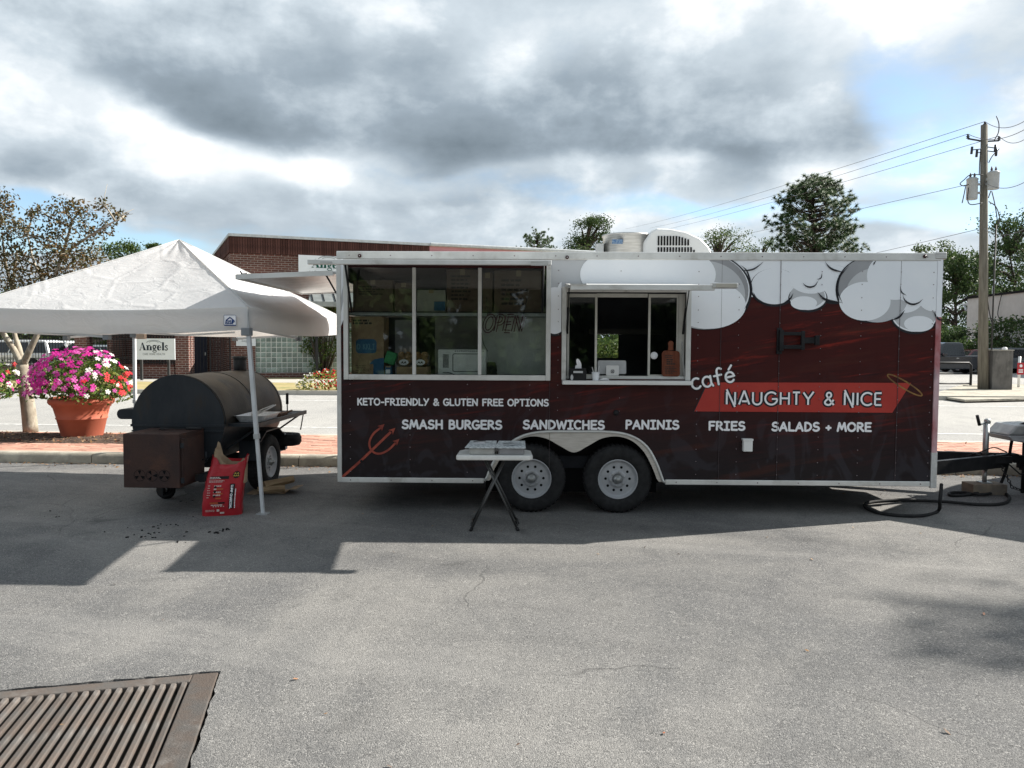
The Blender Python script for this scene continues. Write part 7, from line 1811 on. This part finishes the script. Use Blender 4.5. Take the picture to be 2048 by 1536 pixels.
mb = MB(); mb.box(-w_ / 2, w_ / 2, 0, .6, 0, hc); mb.build('case', mat('stained_grey_metal', (.17, .16, .15), .8, c2=(.10, .095, .09), ns=2.5, stretch=(1, 1, .5), c3=(.24, .23, .21), ns3=1.6), t, bevel=.02)
mb = MB(); mb.box(-w_ / 2 - .02, w_ / 2 + .02, -.02, .62, hc, hc + .03); mb.build('lid', M_conc2, t); mb = MB(); mb.lathe([(.09, 0), (.09, .06), (.05, .1), (.001, .1)], 12, Matrix.Translation((.15, .2, hc + .03))); mb.build('vent_cap', M_wplas, t)
mk = gr(2037, 775, .1); t = thing('marker_post', 'white marker post with red warning plate at the right edge', 'post', (mk.x, mk.y, .1)); hm = at(2037, 713, mk.y).z - .1
mb = MB(); mb.tube([(0, 0, 0), (0, 0, hm)], .05, 10); mb.build('post', M_wplas, t); mb = MB(); mb.box(-.12, .16, -.07, -.055, hm * .42, hm * .8); s_ = mb.build('plate', mat('warning_red', (.50, .02, .03), .5), t); mb = MB(); mb.box(-.07, .11, -.075, -.071, hm * .48, hm * .52); mb.box(-.07, .11, -.075, -.071, hm * .55, hm * .585); mb.flat(ell(.02, hm * .70, .06, .06, 14), fs, .0745); mb.build('print', M_ltr, s_)
ra, rb_ = gr(1941, 773, .1), at(1860, 726, 31.5); t = thing('pipe_barrier', 'black pipe barrier beside the utility pole', 'barrier', (ra.x, ra.y, .1)); zt_ = at(1941, 726, ra.y).z - .1
mb = MB(); mb.tube([(0, 0, 0), (0, 0, zt_ - .1), (-.1, 0, zt_), (-3.2, 0, zt_), (-3.3, 0, zt_ - .1), (-3.3, 0, 0)], .05, 10); mb.tube([(0, 0, .12), (-3.3, 0, .12)], .035, 8); mb.build('frame', M_black, t); mb = MB(); mb.box(-.2, .2, -.2, .2, 0, .05); mb.build('footing', M_conc2, t)
isl = [gr(1860, 790, .1), gr(1930, 800, .1), gr(2060, 797, .1), gr(2300, 790, .1), gr(2300, 771, .1), gr(1930, 768, .1)]
mb = MB(); mb.prism([(p.x, p.y) for p in isl], lambda a, b, d: (a, b, d), .05, .112); kind(mb.build('traffic_island', M_conc, norm=True), 'structure')

# ---------------- pale block building on the right
pa, pb_ = at(1932, 690, 62), at(2048, 690, 54)
PB = thing('pale_block_building', 'pale painted block building behind the hedge on the right', 'building', (pa.x, pa.y, .1)); dv = Vector((pb_.x - pa.x, pb_.y - pa.y, 0)); PB.rotation_euler = (0, 0, math.atan2(dv.y, dv.x)); hb = at(1932, 598, 62).z - .1
M_pale_b = mat('pale_painted_block', (.50, .49, .47), .85, c2=(.45, .44, .42), ns=1.5, bump=.2, bs=8)
mb = MB(); mb.box(0, 26, 0, 14, 0, hb); mb.build('wall', M_pale_b, PB); mb = MB(); mb.box(-.1, 26.1, -.1, 14, hb, hb + .16); mb.build('roof_edge', M_dark, PB)
mb = MB(); mb.box(-1.1, -.1, .1, 2.0, hb - .45, hb - .3); mb.build('gutter', M_coping, PB); mb = MB(); mb.tube(smoothpts([(-.9, .2, hb - .45), (-.5, .1, hb - .7), (-.15, .0, hb - .9)]), .09, 8); mb.build('downpipe', M_coping, PB)
mb = MB(); mb.tube(smoothpts([(3.2, -.15, hb + .1), (3.8, -.2, hb - 1.4), (4.4, -.2, hb - 2.5)]), .035, 5); mb.tube(smoothpts([(5.2, -.15, hb), (4.9, -.2, hb - 1.4), (5.6, -.2, hb - 2.0), (6.2, -.2, hb - 1.9)]), .03, 5); mb.build('loose_cable', M_black, PB)
mb = MB(); mb.box(3.0, 3.06, .3, .36, hb, hb + .8); mb.build('vent_pipe', M_coping, PB)

# ---------------- trees, hedges, shrubs
def bush(u, y, w, h, label, seed, m_, leaf=.16, n=34, per=120, z=.12, name='shrub', group='shrubs across the street', depth=.8):
    r = random.Random(seed); t = thing(name, label, 'shrub', spot(u, y, z), 0, group); mb = MB(); st_ = MB()
    for k in range(n):
        th = r.random() * 2 * pi; q = r.random() ** .5; zz = r.random(); pr_ = math.sqrt(max(.05, 1 - (zz - .35) ** 2 * 1.6)); c = Vector((cos(th) * q * w / 2 * pr_, sin(th) * q * w / 2 * depth * pr_, h * (.1 + .8 * zz))); fill(mb, c, min(w, h) * .2, per, leaf, .55, r); st_.tube([(c.x * .15, c.y * .15, 0), (c.x * .6, c.y * .6, c.z * .6), tuple(c)], [.04, .025, .01], 5)
    kind(mb.build('foliage', m_, t), 'stuff'); st_.build('stems', M_bark2, t); return t
broad(spot(1182, 88), at(1180, 428, 88).z, 7.6, 'dark broad-leaved tree behind the roof exhaust', 31, M_oak, 46, .30, 150, low=.4)
broad(spot(1445, 92), at(1450, 455, 92).z, 9.0, 'loose pale green tree right of the air conditioner', 32, M_oak2, 34, .3, 70, low=.5)
broad(spot(1515, 88), at(1510, 470, 88).z, 6.0, 'thin branching tree left of the tall pine', 33, M_oak2, 20, .28, 50, low=.55)
broad(spot(1850, 80), at(1850, 482, 80).z, 6.5, 'green tree top showing over the right end of the trailer roof', 34, M_oak2, 26, .32, 110, low=.3)
broad(spot(1905, 68), at(1905, 505, 68).z, 7.0, 'dark tree behind the trailer corner, left of the utility pole', 35, M_oak, 36, .34, 150, low=.12)
broad(spot(2020, 74), at(2020, 425, 74).z, 10.5, 'large dark tree behind the pale block building, right of the pole', 36, M_oak, 46, .36, 150, low=.12)
broad(spot(1960, 78), at(1960, 500, 78).z, 7.0, 'dark tree directly behind the utility pole', 41, M_oak, 30, .34, 140, low=.12)
broad(spot(2150, 66), at(2150, 440, 66).z, 9.0, 'large tree beyond the right edge of the picture', 42, M_oak, 36, .36, 130, low=.12)
broad(spot(262, 66), at(262, 480, 66).z, 5.6, 'round green tree showing left of the tent peak', 37, M_oak2, 26, .28, 140, low=.35)
broad(spot(318, 68), at(318, 480, 68).z, 4.2, 'small green tree behind the tent peak', 43, M_oak2, 18, .28, 120, low=.35)
for i, (u, y, h, w, m_, lb) in enumerate(((-60, 60, 6.5, 8, M_oak, 'dark tree beyond the parked cars at the far left'), (60, 63, 5.8, 7.5, M_oak2, 'mid green tree beyond the parked cars, behind the crepe myrtle'), (140, 60, 5.6, 6.5, M_oak, 'dark tree beyond the parked cars, behind the left pier'), (215, 57, 5.2, 6.0, M_oak2, 'mid green tree behind the wooden fence'), (300, 54, 5.4, 5.5, M_oak, 'dark tree behind the white lawn sign'))):
    broad(spot(u, y), h, w, lb, 50 + i, m_, 26, .32, 110, low=.05)
bush(645, 36.0, 2.2, 4.2, 'tall olive shrub before the glass block wall, beside the trailer end', 61, M_oak2, .15, 26, 60, depth=.6)
bush(1215, 33, 4.5, 1.9, 'leafy shrub across the street seen through the trailer windows', 62, M_oak2, .16)
bush(1150, 33.5, 4.0, 1.7, 'second leafy shrub across the street behind the trailer', 66, M_oak2, .16)
bush(2010, 52, 7.0, 3.6, 'clipped dark hedge in front of the pale block building', 63, M_oak, .2, 46, 130)
bush(1915, 56, 6.0, 3.3, 'dark hedge behind the parked pickup truck', 64, M_oak, .2, 40, 120)
def flowerbed(u, y, w, label, seed, cols, z=.145):
    r = random.Random(seed); t = thing('flower_bed', label, 'flowers', spot(u, y, z)); mb = MB(); fl_ = [MB() for _ in cols]
    for k in range(420):
        x = r.uniform(-w / 2, w / 2); yy_ = r.uniform(-.5, .5); hz = .68 * math.sqrt(max(.05, 1 - (2 * x / w) ** 2)) * r.random(); mb.leaf((x, yy_, hz), .14, .5, rnd=r)
        if r.random() < .55:
            k_ = min(len(cols) - 1, int((x / w + .5 + r.gauss(0, .14)) * len(cols))); k_ = max(0, k_); c = (x, yy_ - .1, hz + .05)
            for _ in range(3): fl_[k_].leaf(c, .075, .9, up=(0, -1, 1), rnd=r)
    kind(mb.build('foliage', M_yellowg, t), 'stuff')
    for f_, c in zip(fl_, cols): kind(f_.build('blooms', bpy.data.materials['petal_' + c], t), 'stuff')
flowerbed(655, 26.6, 2.0, 'bed of white and red flowers on the far verge beside the trailer end', 71, ('white', 'red', 'red'))
# wooden fence behind the parking
M_fw = mat('grey_fence_wood', (.22, .19, .16), .9, c2=(.16, .14, .12), ns=4, stretch=(5, 5, .6), bump=.4, bs=20, island=.2)
a, b = at(180, 700, 56), at(268, 700, 56); t = thing('board_fence', 'grey wooden board fence beyond the iron fence', 'fence', (a.x, 56, .14)); n = int((b.x - a.x) / .2)
mb = MB(); mb.box(-.095, .095, 0, .03, 0, 1.9); p0 = mb.build('board', M_fw, t); me = p0.data
for k in range(1, n): o = bpy.data.objects.new('board', me); COL.objects.link(o); o.parent = t; o.location = (k * .2, 0, random.uniform(-.03, .03))
mb = MB(); mb.box(0, n * .2, .031, .08, .4, .5); mb.box(0, n * .2, .031, .08, 1.4, 1.5); mb.build('rail', M_fw, t)
# unseen tree row added behind the viewer for the trailer glass to reflect
for i in range(9):
    broad((-27 + i * 6.4, -21 - (i % 3) * 2.0, 0), 5.4 + (i * 37 % 5) * .35, 9.5, 'unseen dark leafy tree added behind the viewer for the trailer glass to reflect', 80 + i, M_oak, 34, .95, 110, group='trees on the near side of the lot', low=.0)
# tree standing right of the lot, dappling the asphalt
broad((26.15, 10.15, 0), 17.0, 5.4, 'leafy tree right of the lot whose shade dapples the asphalt', 95, M_oak2, 26, .26, 60, low=.72, group='trees on the near side of the lot')
# far wood closing the horizon
rf = random.Random(77); mb = MB()
for k in range(150):
    x = -130 + 290 * k / 150 + rf.uniform(-2, 2); h = rf.uniform(4.5, 8.5)
    for _ in range(5):
        fill(mb, Vector((x + rf.gauss(0, 2.2), 135 + rf.uniform(-5, 5), h * rf.uniform(.15, .8))), 2.6, 26, 1.2, .6, rf)
kind(tag(mb.build('far_wood', M_oak), 'dark line of distant trees along the horizon', 'trees'), 'stuff')

# ================================================================ parts made of a few detached pieces become one object per piece
def autosplit(limit=10):
    for o in list(scene.objects):
        if o.type != 'MESH' or o.parent is None or o.get('kind') or o.data.users > 1: continue
        me = o.data; nv = len(me.vertices)
        if nv > 6000 or not me.polygons: continue
        par = list(range(nv))
        def find(i):
            while par[i] != i: par[i] = par[par[i]]; i = par[i]
            return i
        for p in me.polygons:
            vv = p.vertices; r0 = find(vv[0])
            for v in vv[1:]: par[find(v)] = r0
        bb = {}
        for i, v in enumerate(me.vertices):
            r0 = find(i); c = v.co; b = bb.get(r0)
            if b is None: bb[r0] = [c.x, c.y, c.z, c.x, c.y, c.z]
            else:
                for k in range(3): b[k] = min(b[k], c[k]); b[k + 3] = max(b[k + 3], c[k])
        if len(bb) < 2 or len(bb) > 400: continue
        keys = list(bb); g = {k: k for k in keys}
        def gf(k):
            while g[k] != k: k = g[k]
            return k
        e = .004
        for i, a in enumerate(keys):
            A = bb[a]
            for b_ in keys[i + 1:]:
                B = bb[b_]
                if A[0] - e < B[3] and B[0] - e < A[3] and A[1] - e < B[4] and B[1] - e < A[4] and A[2] - e < B[5] and B[2] - e < A[5]: g[gf(a)] = gf(b_)
        groups = {}
        for k in keys: groups.setdefault(gf(k), set()).add(k)
        if len(groups) < 2: continue
        if len(groups) > limit: o['kind'] = 'stuff'; continue
        first = True
        for ks in groups.values():
            fs_ = [p for p in me.polygons if find(p.vertices[0]) in ks]; mp = {}; V = []; Fc = []
            for p in fs_:
                f = []
                for v in p.vertices:
                    if v not in mp: mp[v] = len(V); V.append(me.vertices[v].co[:])
                    f.append(mp[v])
                Fc.append(f)
            nm = bpy.data.meshes.new(me.name); nm.from_pydata(V, [], Fc)
            for m_ in me.materials: nm.materials.append(m_)
            nm.polygons.foreach_set('material_index', [p.material_index for p in fs_]); nm.polygons.foreach_set('use_smooth', [p.use_smooth for p in fs_]); nm.update()
            if first: keep = nm; first = False
            else:
                c = o.copy(); c.data = nm; COL.objects.link(c)
        o.data = keep
autosplit()
